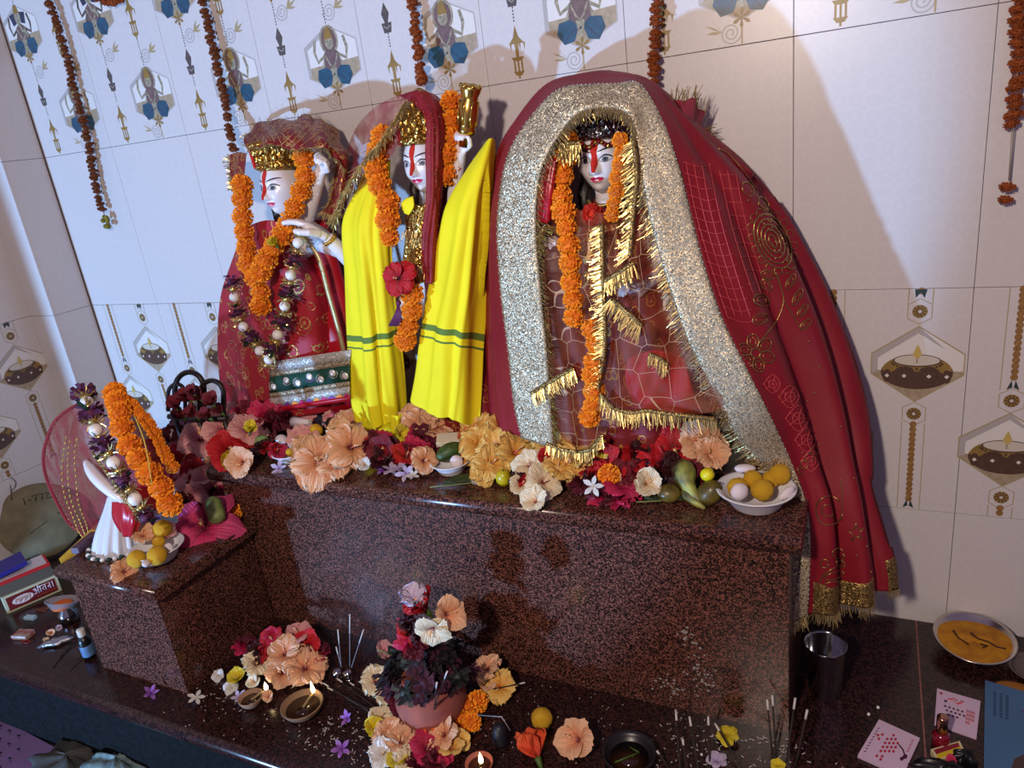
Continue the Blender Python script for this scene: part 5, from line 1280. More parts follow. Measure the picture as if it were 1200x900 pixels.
CN = {'hot': 'glossy magenta', 'peach': 'peach', 'pink': 'pale pink', 'red': 'bright red', 'magenta': 'magenta', 'golden': 'golden yellow', 'cream': 'cream', 'darkred': 'wilted dark red', 'white': 'white', 'yellow': 'yellow', 'violet': 'violet', 'lilac': 'lilac', 'orange': 'orange'}
def _lab(kind, where):
    for k in ('fully opened ', 'half closed ', 'small bloom '):
        if where.startswith(k): return (k.replace(' bloom', '')+kind+' '+where[len(k):])
    return kind+' '+where
def axis_for(loc, up=.50, tow=.75, jit=.55, r=FR):
    c = (CAM-Vector(loc)).normalized()
    return (Vector((0, 0, 1))*up + c*tow + Vector((r.uniform(-1, 1), r.uniform(-1, 1), r.uniform(-.5, 1)))*jit).normalized()
def hibiscus(loc, R, pal, where, cup=.35, ax=None, n=5, stam=True, meshes=None, label=None, kind='hibiscus', name='hibiscus_flower', spin=None, calyx=True, group=None):
    ax = ax or axis_for(loc); root = empty(name, loc, label or _lab(CN[pal]+' '+kind+' flower', where), 'flower', group or f'{CN[pal]} {kind} flowers {where}')
    q = quat_to(ax, FR.uniform(0, 6.28) if spin is None else spin); root.rotation_euler = q.to_euler(); root.scale = (R,)*3
    M_ = meshes or PET
    for i in range(n):
        a = 2*PI*i/n+FR.uniform(-.12, .12); c = cup+FR.uniform(-.15, .15)
        rot = Matrix.Rotation(a, 3, 'Z') @ Matrix.Rotation(-c, 3, 'Y') @ Matrix.Rotation(FR.uniform(-.25, .25), 3, 'X')
        inst('petal', FR.choice(M_), root, (0, 0, .01*i), rot, FR.uniform(.9, 1.08), [PAL[pal]])
    if stam: inst('stamen', STAM, root, (0, 0, 0), (FR.uniform(-.3, .3), FR.uniform(-.3, .3), FR.uniform(0, 6)), FR.uniform(.8, 1.1))
    if calyx: inst('calyx', CALX, root)
    return root
def ruffled(loc, R, pal, where, ax=None, label=None):
    o = inst('ruffled_flower', FR.choice(DBL), None, loc, quat_to(ax or axis_for(loc), FR.uniform(0, 6)), R, [PAL[pal]])
    return tag(o, label or _lab(CN[pal]+' ruffled double flower', where), 'flower', f'{CN[pal]} ruffled flowers {where}')
ONA = 'in the offerings along the altar'; ONP = 'heaped on the small pedestal'; ONL = 'on the ledge by the small lamps'; ONK = 'around the clay pot'
ZONES = [(300, 'next to the carved stand'), (350, 'around the green mango'), (432, 'below the embroidered hem panel'), (542, 'in front of the yellow shawls'), (612, 'between the shawl and the lace border'), (676, 'at the foot of the lace border'), (812, 'piled before the veiled idol'), (2000, 'beside the bowl at the altar end')]
def put(lst, Z, where):
    w0 = where
    for (px, py, h, rp, pal, cup, kind) in lst:
        where = next(z for x, z in ZONES if px < x) if w0 is ONA else w0
        if rp >= 25: where = 'fully opened ' + where
        elif cup >= .8: where = 'half closed ' + where
        elif rp <= 14: where = 'small bloom ' + where
        loc = atz(px, py, Z+h); R = rp*pxsize(loc)*(1.2 if w0 is ONA else 1.05)
        if kind == 'h': hibiscus(loc, R, pal, where, cup)
        elif kind == 'f': hibiscus(loc, R, pal, where, cup, meshes=PETF, kind='frilled hibiscus')
        elif kind == 'd': ruffled(loc, R, pal, where)
        elif kind == 's': hibiscus(loc, R, pal, where, cup, stam=False, meshes=PETN, kind='small star', name='star_flower', calyx=False)
        elif kind == 'm':
            o = inst('marigold', FR.choice(MG), None, loc, quat_to(axis_for(loc)), R, [mat('lemon_marigold', rgb(222, 190, 24), .8, col2=rgb(196, 150, 14), vscale=300), mat('lemon_core', rgb(170, 130, 12), .9)] if pal == 'yellow' else None)
            tag(o, _lab('loose '+CN[pal]+' marigold head', where), 'flower', f'loose {CN[pal]} marigolds {where}')
ALT = [(237, 517, .045, 26, 'pink', .25, 'h'), (262, 505, .06, 22, 'pink', .4, 'h'), (290, 506, .055, 22, 'pink', .35, 'h'), (268, 528, .03, 24, 'red', .5, 'h'), (288, 520, .03, 20, 'red', .6, 'h'),
       (310, 494, .06, 24, 'magenta', .4, 'd'), (330, 490, .06, 22, 'magenta', .4, 'd'), (298, 488, .07, 20, 'darkred', .5, 'h'), (286, 542, .022, 18, 'peach', .7, 'h'), (325, 532, .02, 12, 'magenta', .5, 'h'), (271, 539, .02, 10, 'yellow', 0, 'm'),
       (374, 543, .03, 30, 'peach', .22, 'f'), (410, 526, .045, 27, 'peach', .25, 'f'), (395, 545, .02, 20, 'peach', .4, 'f'), (398, 510, .05, 17, 'peach', .7, 'h'),
       (444, 520, .045, 20, 'magenta', .4, 'd'), (450, 537, .03, 18, 'red', .4, 'd'), (476, 538, .028, 20, 'red', .5, 'h'), (490, 517, .045, 20, 'magenta', .4, 'd'), (462, 528, .03, 17, 'magenta', .4, 'd'), (466, 512, .06, 15, 'yellow', .8, 'h'),
       (492, 500, .06, 20, 'peach', .4, 'f'), (508, 503, .055, 20, 'peach', .3, 'f'), (483, 494, .06, 17, 'peach', .5, 'f'), (428, 546, .015, 9, 'white', .8, 'h'), (510, 528, .03, 16, 'magenta', .5, 'd'),
       (560, 505, .055, 20, 'golden', .4, 'f'), (562, 522, .045, 22, 'golden', .35, 'f'), (588, 505, .06, 20, 'golden', .45, 'f'), (585, 525, .045, 22, 'golden', .35, 'f'), (612, 506, .06, 18, 'golden', .5, 'f'), (575, 545, .03, 20, 'golden', .4, 'f'), (566, 555, .02, 15, 'golden', .4, 'f'), (602, 533, .045, 22, 'golden', .3, 'f'), (608, 520, .05, 18, 'golden', .4, 'f'),
       (548, 515, .05, 16, 'golden', .4, 'd'), (555, 535, .03, 14, 'golden', .4, 'd'),
       (622, 548, .04, 21, 'cream', .25, 'h'), (636, 566, .028, 22, 'cream', .3, 'h'), (629, 590, .004, 18, 'cream', .75, 'h'), (610, 570, .02, 14, 'cream', .5, 'h'), (638, 540, .05, 14, 'red', .9, 'h'), (608, 562, .03, 11, 'red', .6, 'd'),
       (650, 528, .055, 20, 'golden', .4, 'f'), (668, 545, .045, 22, 'golden', .35, 'f'), (655, 552, .04, 18, 'golden', .4, 'f'), (640, 520, .06, 16, 'golden', .5, 'f'), (682, 540, .05, 16, 'golden', .5, 'f'), (655, 508, .06, 14, 'golden', .6, 'h'),
       (735, 505, .07, 26, 'red', .4, 'd'), (722, 520, .06, 24, 'red', .4, 'h'), (760, 492, .085, 26, 'red', .45, 'h'), (765, 520, .06, 28, 'red', .3, 'h'), (792, 528, .055, 27, 'red', .25, 'h'), (795, 505, .075, 22, 'red', .5, 'h'), (745, 535, .05, 24, 'red', .4, 'd'), (772, 552, .035, 26, 'red', .4, 'd'), (755, 550, .04, 20, 'red', .4, 'd'),
       (690, 548, .04, 20, 'red', .4, 'd'), (700, 560, .03, 20, 'red', .4, 'd'), (712, 540, .05, 18, 'red', .5, 'h'), (682, 565, .02, 18, 'magenta', .4, 'd'), (705, 580, .012, 18, 'magenta', .4, 'd'), (728, 572, .022, 24, 'magenta', .35, 'h'), (722, 585, .006, 20, 'magenta', .35, 'd'), (742, 570, .02, 18, 'magenta', .4, 'd'),
       (702, 528, .065, 13, 'yellow', .5, 'h'), (714, 557, .045, 11, 'orange', 0, 'm'), (695, 570, .035, 12, 'white', .2, 's'), (756, 568, .03, 20, 'cream', .9, 'h'),
       (822, 522, .06, 26, 'peach', .5, 'h'), (832, 535, .05, 20, 'peach', .6, 'f'), (790, 490, .08, 14, 'golden', .7, 'h'), (835, 510, .06, 14, 'darkred', .7, 'h'),
       (327, 549, .006, 10, 'lilac', .2, 's'), (458, 552, .012, 10, 'lilac', .4, 's'), (468, 551, .014, 12, 'lilac', .5, 's'), (476, 555, .01, 11, 'lilac', .3, 's'), (448, 551, .008, 9, 'violet', .3, 's'), (497, 552, .01, 10, 'lilac', .7, 's'), (484, 558, .006, 8, 'white', .5, 's')]
put(ALT, AT, ONA)
FILL = []
for i in range(64):
    px = FR.uniform(245, 850); py = lerp(505, 548, (px-245)/605)+FR.uniform(-22, 18)
    pal = FR.choice(['pink', 'magenta', 'red']) if px < 320 else FR.choice(['peach', 'peach', 'pink', 'magenta']) if px < 430 else FR.choice(['magenta', 'red', 'peach', 'darkred']) if px < 535 else FR.choice(['golden', 'golden', 'peach', 'cream']) if px < 680 else FR.choice(['red', 'red', 'darkred', 'magenta']) if px < 800 else FR.choice(['darkred', 'peach'])
    if 325 < px < 352 or 505 < px < 552 or px > 838: continue
    FILL.append((px, py, FR.uniform(.012, .04), FR.uniform(15, 21), pal, FR.uniform(.3, .8), FR.choice(['h', 'f', 'd'])))
put(FILL, AT, ONA)
PEDF = [(210, 545, .10, 26, 'red', .5, 'h'), (200, 520, .14, 24, 'darkred', .5, 'h'), (215, 505, .16, 22, 'darkred', .5, 'h'), (205, 565, .08, 22, 'pink', .3, 'h'), (228, 555, .085, 18, 'red', .6, 'h'), (225, 585, .05, 20, 'pink', .35, 'h'), (215, 588, .055, 13, 'darkred', .4, 'd'), (245, 563, .075, 20, 'pink', .6, 'h'), (250, 545, .09, 14, 'peach', .6, 'h'),
        (276, 585, .03, 20, 'magenta', .5, 'd'), (272, 600, .02, 11, 'orange', 0, 'm'), (190, 625, .045, 16, 'pink', .8, 'h'), (168, 630, .05, 16, 'peach', .8, 'f'), (145, 670, .008, 16, 'peach', .3, 'f'), (180, 612, .05, 12, 'violet', .5, 's'), (240, 530, .10, 14, 'pink', .5, 'h'), (252, 572, .055, 20, 'pink', .5, 'h'), (264, 580, .045, 17, 'magenta', .5, 'd'), (250, 582, .04, 16, 'darkred', .5, 'd'), (262, 562, .06, 16, 'magenta', .5, 'd'), (230, 600, .03, 18, 'darkred', .5, 'd'), (236, 575, .05, 16, 'magenta', .5, 'd')]
put(PEDF, PT, ONP)
PETM = [petal_mesh('petal', s, .36, .03, .42, .8) for s in (8, 9)]
hibiscus(atz(240, 618, PT+.02), .090, 'hot', 'at the pedestal edge', .10, (.55, -.55, .62), meshes=PETM, stam=True, label='large glossy magenta hibiscus drooping over the pedestal edge', spin=.4)

# dark wilted petals and carved stand between pedestal and altar
WOODD = mat('dark_carved_metal', rgb(40, 32, 34), .45, .3)
st = empty('carved_stand', aty(232, 505, -.37)*1.0, 'dark carved stand with lobed arches behind the wilted red petals', 'stand')
b = MB()
def arch(cx, cy, rx, ry, y, r0=.0065):
    P = [aty(cx+rx*math.cos(PI+PI*i/16), cy+ry*math.sin(PI+PI*i/16), y) for i in range(17)]; P = [aty(cx-rx, cy+ry*1.6, y)]+P+[aty(cx+rx, cy+ry*1.6, y)]; b.tube(P, r0, WOODD, 8)
arch(222, 456, 17, 20, -.34); cpart(b, 'arch', st)
b = MB(); arch(207, 462, 10, 12, -.34, .0048); cpart(b, 'arch', st)
b = MB(); arch(248, 462, 14, 16, -.34, .0060); cpart(b, 'arch', st)
b = MB(); b.tube([aty(198, 488, -.34), aty(230, 492, -.34), aty(266, 490, -.34)], .007, WOODD, 8); 
for x in (205, 232, 262): b.tube([aty(x, 488, -.34), Vector((aty(x, 488, -.34).x, -.34, AT+.001))], .006, WOODD, 8)
cpart(b, 'rail', st)
wl_ = [(208, 478, 17), (222, 470, 19), (236, 468, 18), (250, 474, 18), (215, 490, 16), (230, 488, 17), (246, 490, 16), (228, 462, 14), (260, 484, 14)]
for px, py, rp in wl_:
    loc = aty(px, py, -.36+FR.uniform(-.02, .01)); hibiscus(loc, rp*pxsize(loc), 'darkred', 'drooping over the carved stand', 1.2, (FR.uniform(-.3, .3), -.4, .8), 4, False)

hibiscus(aty(468, 326, -.285), .038, 'red', 'pinned on the chest garland', .2, (.15, -1, .15), meshes=PETF, label='bright red hibiscus pinned on the garland between the yellow shawls')
b = MB()
for k in range(9): b.tube([aty(467, 356, -.275), aty(463+k*.8, 368, -.28), aty(456+k*1.7, 382, -.278)], .0016, mat('plum_tassel_thread', rgb(96, 34, 76), .6), 4)
b.ball(aty(467, 355, -.275), .006, mat('plum_tassel_thread', rgb(96, 34, 76)), 8, 6); tag(b.build('silk_tassel', None, aty(467, 355, -.275)), 'plum silk tassel below the red hibiscus on the chest garland', 'tassel')
hibiscus(aty(324, 288, -.262), .024, 'yellow', 'tucked in the garland', 1.15, (-.2, -.5, .8), stam=False, label='yellow bud tucked in the garland of the red dressed idol', name='flower_bud')
# bowls
PLAST = mat('white_plastic', rgb(226, 226, 232), .35, coat=.2)
STEEL = mat('polished_steel', rgb(190, 190, 196), .14, 1.0)
LADDU = mat('laddu_sweet', rgb(246, 200, 44), .85, col2=rgb(228, 164, 22), vscale=140, bump=.9, bscale=260)
PEDA = mat('white_milk_sweet', rgb(226, 216, 222), .6, var=.1, vscale=90, bump=.2)
def bowl(c, r, h, label, name='plastic_bowl', m=PLAST):
    b = MB(); b.lathe([(.0001, .0012), (r*.60, .0012), (r*.64, .004), (r*.86, h*.75), (r*.97, h-.002), (r*1.04, h), (r*1.04, h+.0018), (r*.96, h+.001), (r*.83, h*.76), (r*.60, .006), (.0001, .0045)], m, 40, c)
    return tag(b.build(name, None, c), label, 'bowl')
LADM = {}
def sweet(c, r, m, label, group, name='laddu', sc=(1, 1, 1), rot=None):
    key = (m.name, sc)
    if key not in LADM:
        rr = random.Random(len(LADM)+2); ph = [rr.uniform(0, 6) for _ in range(6)]; b = MB()
        b.ball((0, 0, 0), 1, m, 20, 14, sc, None, lambda a, e: 1+.025*math.sin(5*a+ph[0])*math.cos(e)+.02*math.sin(7*e+ph[1]+3*a)+.015*math.sin(13*a+9*e)); LADM[key] = b.mesh(name)
    o = inst(name, LADM[key], None, c, rot if rot is not None else (FR.uniform(0, 6), FR.uniform(0, 6), FR.uniform(0, 6)), r); return tag(o, label, 'sweet', group)
B1 = atz(886, 592, AT+.001); bowl(B1, .0640, .034, 'white plastic bowl of sweets at the altar end beside the lace')
for (px, py, h, r) in ((865, 572, .034, .0185), (893, 574, .037, .0190), (914, 556, .048, .0180), (882, 562, .042, .0165), (903, 562, .038, .015)):
    sweet(atz(px, py, AT+h), r, LADDU, 'yellow laddu in the bowl at the altar end', 'laddus in the bowl at the altar end')
sweet(atz(864, 575, AT+.040)-_F*.012, .0155, PEDA, 'round white sweet in the bowl at the altar end', None, 'milk_sweet', (1, 1, .8))
sweet(atz(873, 549, AT+.055), .0185, PEDA, 'long white sweet lying across laddus in the altar end bowl', None, 'milk_sweet', (1, .5, .4), (.2, .1, .4))
sweet(atz(922, 578, AT+.036), .0165, PEDA, 'white slice leaning on the bowl rim at the altar end', None, 'milk_sweet', (1, .35, .5), (.1, -.5, .7))
B2 = atz(530, 553, AT+.001); bowl(B2, .0420, .026, 'small white plastic bowl of fruit in front of the yellow shawl')
BITTER = mat('dark_green_gourd', rgb(62, 86, 30), .5, var=.5, vscale=70, bump=.8, bscale=120)
b = MB(); g0 = atz(512, 538, AT+.03); g1 = atz(546, 524, AT+.04); P = path_pts([g0, g0.lerp(g1, .5)+Vector((0, 0, .006)), g1], 14); b.tube(P, [.003, .009, .013, .0155, .017, .0175, .018, .0175, .017, .0155, .013, .010, .006, .002], BITTER, 12)
tag(b.build('bitter_gourd', None, P[7]), 'dark green bumpy gourd lying across the small bowl', 'vegetable')
sweet(atz(535, 541, AT+.030), .0140, PEDA, 'white sweet in the small bowl with the gourd', None, 'milk_sweet', (1, 1, .6), (1.1, 0, .5))
b = MB(); c_ = atz(526, 515, AT+.052); b.bbox(c_, (.052, .036, .011), mat('cream_paper_packet', rgb(222, 214, 190), .6), .002, Matrix.Rotation(.35, 3, 'Z') @ Matrix.Rotation(.25, 3, 'X')); tag(b.build('paper_packet', None, c_), 'cream paper packet resting on the dark green gourd', 'packet')
for (px, py, h, r) in ((547, 536, .026, .011), (552, 530, .03, .010)): sweet(atz(px, py, AT+h), r, LADDU, 'small yellow laddu in the bowl with the gourd', 'laddus in the bowl with the gourd')
B3 = atz(342, 540, AT+.001); bowl(B3, .040, .024, 'white plastic bowl of sweets half hidden by peach flowers')
for (px, py, h, r, m_, n_) in ((370, 505, .045, .0170, LADDU, 'laddu'), (366, 515, .035, .0150, LADDU, 'laddu'), (340, 530, .03, .010, LADDU, 'laddu')): sweet(atz(px, py, AT+h), r, m_, 'yellow laddu by the half hidden bowl', 'laddus by the half hidden bowl', n_)
for (px, py, h, r) in ((356, 518, .034, .0145), (352, 528, .028, .0125), (330, 515, .036, .016)): sweet(atz(px, py, AT+h), r, PEDA, 'round pale sweet in the half hidden bowl', 'pale sweets in the half hidden bowl', 'milk_sweet', (1, .8, .7))
b = MB(); c_ = atz(352, 495, AT+.055); b.tube([c_+Vector((-.02, 0, 0)), c_+Vector((.005, -.004, .003)), c_+Vector((.035, -.004, .004))], [.014, .010, .007], PEDA, 10); tag(b.build('conch_sweet', None, c_), 'pale pink cone shaped sweet below the embroidered hem', 'sweet')
B4 = atz(188, 655, PT+.001); bowl(B4, .0560, .032, 'white plastic bowl of laddus on the small pedestal')
for (px, py, h, r) in ((190, 620, .060, .0205), (160, 655, .034, .0190), (184, 651, .040, .0205), (186, 635, .05, .0135)): sweet(atz(px, py, PT+h), r, LADDU, 'yellow laddu in the bowl on the small pedestal', 'laddus in the bowl on the pedestal')
sweet(atz(172, 660, PT+.034), .0150, PEDA, 'white chunk between laddus on the small pedestal', None, 'milk_sweet', (1, .6, .5), (.4, .3, 2.2))
sweet(atz(198, 642, PT+.036), .012, PEDA, 'white crumb behind the laddus on the small pedestal', None, 'milk_sweet', (1, .8, .7))
# fruit
def fruit(name, px, py, Z, h, r, sc, m, label, rot=(0, 0, 0), cat='fruit', tip=0, group=None):
    c = atz(px, py, Z+h); b = MB(); b.ball((0, 0, 0), r, m, 20, 14, sc, None, lambda a, e: 1+tip*math.sin(e)); 
    b.tube([(0, 0, r*sc[2]*.95), (0.001, 0, r*sc[2]*1.18)], r*.07, mat('fruit_stalk', rgb(70, 54, 34), .8), 5)
    o = b.build(name, None); o.location = c; o.rotation_euler = rot; return tag(o, label, cat, group)
MANGO = mat('green_mango_skin', rgb(134, 168, 100), .4, var=.2, vscale=30, coat=.2)
fruit('green_mango', 308, 522, AT, .024, .0225, (.95, .85, 1.15), MANGO, 'pale green mango between red and lilac flowers', (.2, .1, 0), tip=.08)
SAPO = mat('olive_brown_fruit_skin', rgb(112, 92, 30), .4, col2=rgb(70, 60, 20), vscale=40, coat=.2)
fruit('brown_fruit', 784, 578, AT, .018, .0190, (1.15, 1, .9), SAPO, 'round olive brown fruit lying on the green leaf', (.2, .1, .4))
fruit('brown_fruit', 831, 578, AT, .020, .0230, (.9, .9, 1.2), SAPO, 'orange tinged brown fruit between the bowl and overripe banana', (.3, .6, .4))
BANA = mat('overripe_banana_skin', rgb(166, 168, 80), .5, col2=rgb(54, 46, 30), vscale=28)
b = MB(); P = path_pts([atz(800, 540, AT+.055), atz(802, 556, AT+.042), atz(808, 572, AT+.026), atz(822, 590, AT+.008)], 14); b.tube(P, [.004, .012, .0185, .021, .0215, .021, .019, .0165, .014, .012, .010, .008, .006, .004], BANA, 12); tag(b.build('green_banana', None, P[8]), 'blotched green banana drooping towards the altar edge', 'fruit')
b = MB(); P = path_pts([atz(812, 562, AT+.03), atz(806, 580, AT+.016), atz(826, 596, AT+.004)], 12); b.tube(P, [.004, .008, .011, .012, .012, .011, .010, .008, .007, .006, .004, .003], BANA, 10); tag(b.build('green_banana', None, P[8]), 'thin split banana half below the blotched one', 'fruit')
fruit('lime', 590, 560, AT, .018, .0165, (.95, .95, 1.2), mat('yellow_lime_skin', rgb(196, 176, 20), .4, var=.2, coat=.2), 'yellow lime beside the cream hibiscus flowers', (.3, .2, 0))
fruit('lime', 829, 556, AT, .05, .0120, (1, 1, 1.1), mat('bright_lime_skin', rgb(222, 206, 20), .4, coat=.2), 'bright yellow lime between peach flower and bowl', (.3, .9, 0))
b = MB(); P = path_pts([atz(247, 582, PT+.09), atz(252, 598, PT+.06), atz(256, 612, PT+.04)], 10); b.tube(P, [.004, .015, .019, .020, .020, .020, .020, .019, .016, .004], mat('cucumber_skin', rgb(128, 142, 80), .5, var=.4, vscale=60), 12); tag(b.build('cucumber', None, P[5]), 'short green cucumber lying on the pedestal flowers', 'vegetable')
def leaf(px, py, Z, h, L, wd, ang, label, m=None, name='leaf', tilt=0.0, group=None):
    c = atz(px, py, Z+h); b = MB(); G = []
    for i in range(9):
        u = i/8; w_ = wd*math.sin(PI*(.03+.94*u**.8)); G.append([(L*(u-.5), w_*v, .012*abs(v)*wd/.02+.006*math.sin(3*u)) for v in (-1, -.5, 0, .5, 1)])
    b.grid(G, m or GREEN); b.tube([(-L*.5-.03, 0, 0), (-L*.5, 0, .001), (L*.45, 0, .004)], .0012, mat('leaf_rib', rgb(130, 140, 90), .6), 5)
    o = b.build(name, None, None, .0007); o.location = c; o.rotation_euler = (0, tilt, ang); return tag(o, label, 'leaf', group)
leaf(545, 568, AT, .004, .085, .017, .35, 'dark green leaf lying at the altar edge below the gourd bowl', mat('dark_leaf', rgb(48, 62, 34), .45, var=.3))
leaf(780, 588, AT, .003, .075, .016, .25, 'dark green leaf under the olive brown fruit', mat('dark_leaf', rgb(48, 62, 34), .45))
hibiscus(atz(556, 566, AT+.010), .011, 'white', 'resting on the dark leaf', .9, stam=False, label='small white bud resting on the dark leaf', name='flower_bud')
hibiscus(atz(293, 506, AT+.085), .030, 'yellow', 'standing in the pink flowers', 1.25, (.5, -.2, .9), label='yellow green trumpet bud standing among pink flowers', name='trumpet_bud')
# ================================================================== small veiled idol on the pedestal
sm = empty('idol', (-.73, -.54, PT), 'small white marble idol with pleated skirt under a red gold net on the pedestal', 'idol')
b = MB(); rows_ = []
for i in range(16):
    t = i/15; zc = lerp(PT+.001, .47, t); c = Vector((lerp(-.785, -.765, t), lerp(-.575, -.535, t), zc)); r_ = lerp(.062, .022, sst(0, .8, t))
    rows_.append([c+Vector((r_*math.cos(a)*(1+.10*(1-t)*math.sin(14*a)), r_*.85*math.sin(a)*(1+.10*(1-t)*math.sin(14*a)), 0)) for a in [2*PI*j/84 for j in range(84)]])
b.grid(rows_, mat('white_pleated_cloth', rgb(206, 206, 214), .6), True, None, True); cpart(b, 'pleated_skirt', sm)
b = MB(); P = [aty(100, 540, -.575), aty(110, 556, -.59), aty(128, 574, -.60), aty(150, 590, -.595)]; b.tube(path_pts(P, 16), [.004, .007, .009, .011, .012, .013, .0135, .0135, .0135, .013, .0125, .012, .011, .009, .006, .003], MARBLE, 14); cpart(b, 'folded_arm', sm)
b = MB(); b.ball((-.735, -.50, .55), .050, MARBLE, 20, 14, (1, .9, 1.15)); b.ball((-.725, -.50, .45), .065, REDSATIN, 20, 14, (1, .8, 1.5)); cpart(b, 'body', sm)
G = grid_of(pxrows([[(132, 588, -.590), (146, 590, -.605), (160, 600, -.595)], [(134, 606, -.60), (148, 610, -.615), (164, 612, -.60)], [(142, 624, -.60), (150, 630, -.612), (160, 622, -.60)]]), 14, 14, lambda s_, t: .004*math.sin(17*s_+3*t))
b = MB(); b.grid(G, REDSATIN); cpart(b, 'satin_sash', sm, .001)
P = pxrows([[(108, 530, -.600), (128, 558, -.612), (148, 586, -.618), (166, 612, -.618)]])[0]
b = MB(); sd_ = Vector((.0035, 0, .0045)); b.grid([[crom(P, i/24)-sd_ for i in range(25)], [crom(P, i/24)+Vector((0, -.002, 0)) for i in range(25)], [crom(P, i/24)+sd_ for i in range(25)]], LACE_D); cpart(b, 'gold_trim', sm, .001)
b = MB()
for i in range(16): b.ball(Vector((-.785+.070*math.cos(PI+PI*i/15), -.578-.060*math.sin(PI*i/15), PT+.006)), .0055, WHITEB if i % 2 else DGREEN, 7, 5)
cpart(b, 'beaded_hem', sm, 0, 'stuff')
# net veil
nv_ = empty('net_veil', (-.80, -.52, .45), 'red net veil with gold dashes spread behind the pedestal idol', 'veil')
G = grid_of(pxrows([[(96, 472, -.50), (106, 464, -.535), (122, 462, -.55), (150, 470, -.54), (176, 484, -.50)],
    [(64, 496, -.485), (88, 496, -.535), (116, 500, -.57), (150, 505, -.56), (186, 512, -.51)],
    [(53, 532, -.48), (78, 536, -.535), (106, 542, -.57), (150, 545, -.565), (195, 545, -.52)],
    [(60, 574, -.48), (82, 578, -.530), (108, 584, -.565)+(), (150, 580, -.565), (200, 575, -.525)],
    [(78, 608, -.485), (92, 612, -.525), (112, 612, -.555), (150, 600, -.56), (195, 592, -.53)],
    [(96, 628, -.50), (102, 630, -.52), (112, 628, -.545), (145, 612, -.55), (185, 600, -.53)]]), 44, 60, lambda s_, t: .003*math.sin(22*s_+4*t)+.002*math.sin(17*t-9*s_))
NV2 = mixsheer('rose_net', rgb(150, 30, 40), .16, dense=(26, .50))
b = MB(); b.grid(G, NV2); cpart(b, 'cloth', nv_, .0004)
edge = [G[i][0] for i in range(60)]
b = MB(); b.tube(edge, .0042, mat('red_piping', rgb(140, 24, 28), .8, bump=.5, bscale=400), 7); cpart(b, 'red_piping', nv_)
b = MB()
for i in range(8, 58):
    for j in (9, 12, 15):
        if (i+j) % 2 == 0 and i > 16: p = G[i][j]+Vector((0, -.0015, 0)); d_ = (G[min(i+1, 59)][j]-G[i][j]).normalized(); b.tube([p-d_*.0045, p+d_*.0045], .0018, mat('gold_foil_dash', rgb(240, 206, 110), .3, .6), 4)
    if i % 2: b.ball(G[i][2]+Vector((RND.uniform(-.004, .004), -.0015, RND.uniform(-.004, .004))), .0014, TINSEL, 5, 3); b.ball(G[i][4]+Vector((RND.uniform(-.006, .006), -.0015, RND.uniform(-.004, .004))), .0012, TINSEL, 5, 3)
cpart(b, 'gold_dashes', nv_, 0, 'stuff')
bead_garland('bead_garland', pp((98, 462, -.565), (105, 480, -.600), (113, 505, -.625), (131, 538, -.645), (149, 570, -.655), (172, 606, -.655)), .0190, 'purple garland with white beads slung over the pedestal idol', None, 0)
garland('marigold_garland', pp((134, 462, -.555), (140, 476, -.585), (141, 494, -.600), (149, 516, -.612), (165, 540, -.622), (184, 566, -.626), (202, 592, -.626)), .0235, 'thick marigold garland slung across the pedestal idol')
garland('marigold_garland', pp((136, 460, -.55), (158, 478, -.56), (176, 500, -.565), (192, 530, -.565), (204, 550, -.56)), .0125, 'thin marigold garland trailing beside the thick one on the pedestal idol', mats=[mat('rust_marigold', rgb(214, 118, 20), .8), None])
b = MB(); b.tube(path_pts([aty(158, 488, -.60), aty(170, 520, -.63), aty(178, 566, -.64)], 10), .0012, mat('yellow_thread', rgb(206, 170, 60), .7), 6); o = b.build('sacred_thread', None, aty(160, 520, -.645)); tag(o, 'yellow thread beside the thick garland on the pedestal idol', 'thread')

# ================================================================== boxes and bits on the ledge beside the pedestal
def obox(A, B_, depth, h, z0=0.0):
    """frame of a box: front bottom edge A-B, depth away from the camera"""
    A = Vector(A); B_ = Vector(B_); x = (B_-A); L = x.length; x.normalize(); z = Vector((0, 0, 1)); y = z.cross(x).normalized()
    if y.dot(A-CAM) < 0: y = -y
    return A, x, y, z, L
def flat(mb, O, x, y, pts, m, n_, lift): mb.poly([O+x*u+y*v+n_*lift for u, v in pts], m)
def stroke2(mb, O, x, y, n_, pts, r, m, lift=.0004):
    mb.tube([O+x*u+y*v+n_*lift for u, v in pts], r, m, 4)
MAROON = mat('maroon_card', rgb(112, 26, 34), .5); CREAMC = mat('cream_card', rgb(196, 206, 180), .6); OLIVE = mat('olive_grey_card', rgb(92, 90, 82), .6); REDC = mat('red_card', rgb(196, 40, 48), .5); WHITEC = mat('white_card', rgb(214, 208, 214), .6); INKW = mat('white_ink', rgb(226, 216, 222), .6); INKO = mat('orange_ink', rgb(196, 96, 40), .6); BLUEC = mat('royal_blue_card', rgb(44, 40, 140), .45); BLACKC = mat('black_plastic', rgb(14, 14, 18), .35)
A, x_, y_, z_, L_ = obox(atz(9, 720, 0), atz(73, 692, 0), .06, .056)
hB = .052
b = MB(); b.v = []; O = A
def boxat(mb, O, x, y, z, L, d, h, m):
    c = O+x*L/2+y*d/2+z*h/2; mb.bbox(c, (L, d, h), m, .0012, Matrix((x, y, z)).transposed())
boxat(b, O+z_*.0005, x_, y_, z_, L_, .060, hB, CREAMC); bx_ = b.build('incense_box', None, O+x_*L_/2); tag(bx_, 'maroon and cream incense box with white lettering and an oval emblem', 'box')
b = MB(); fr = -y_; F0 = O+z_*.0005
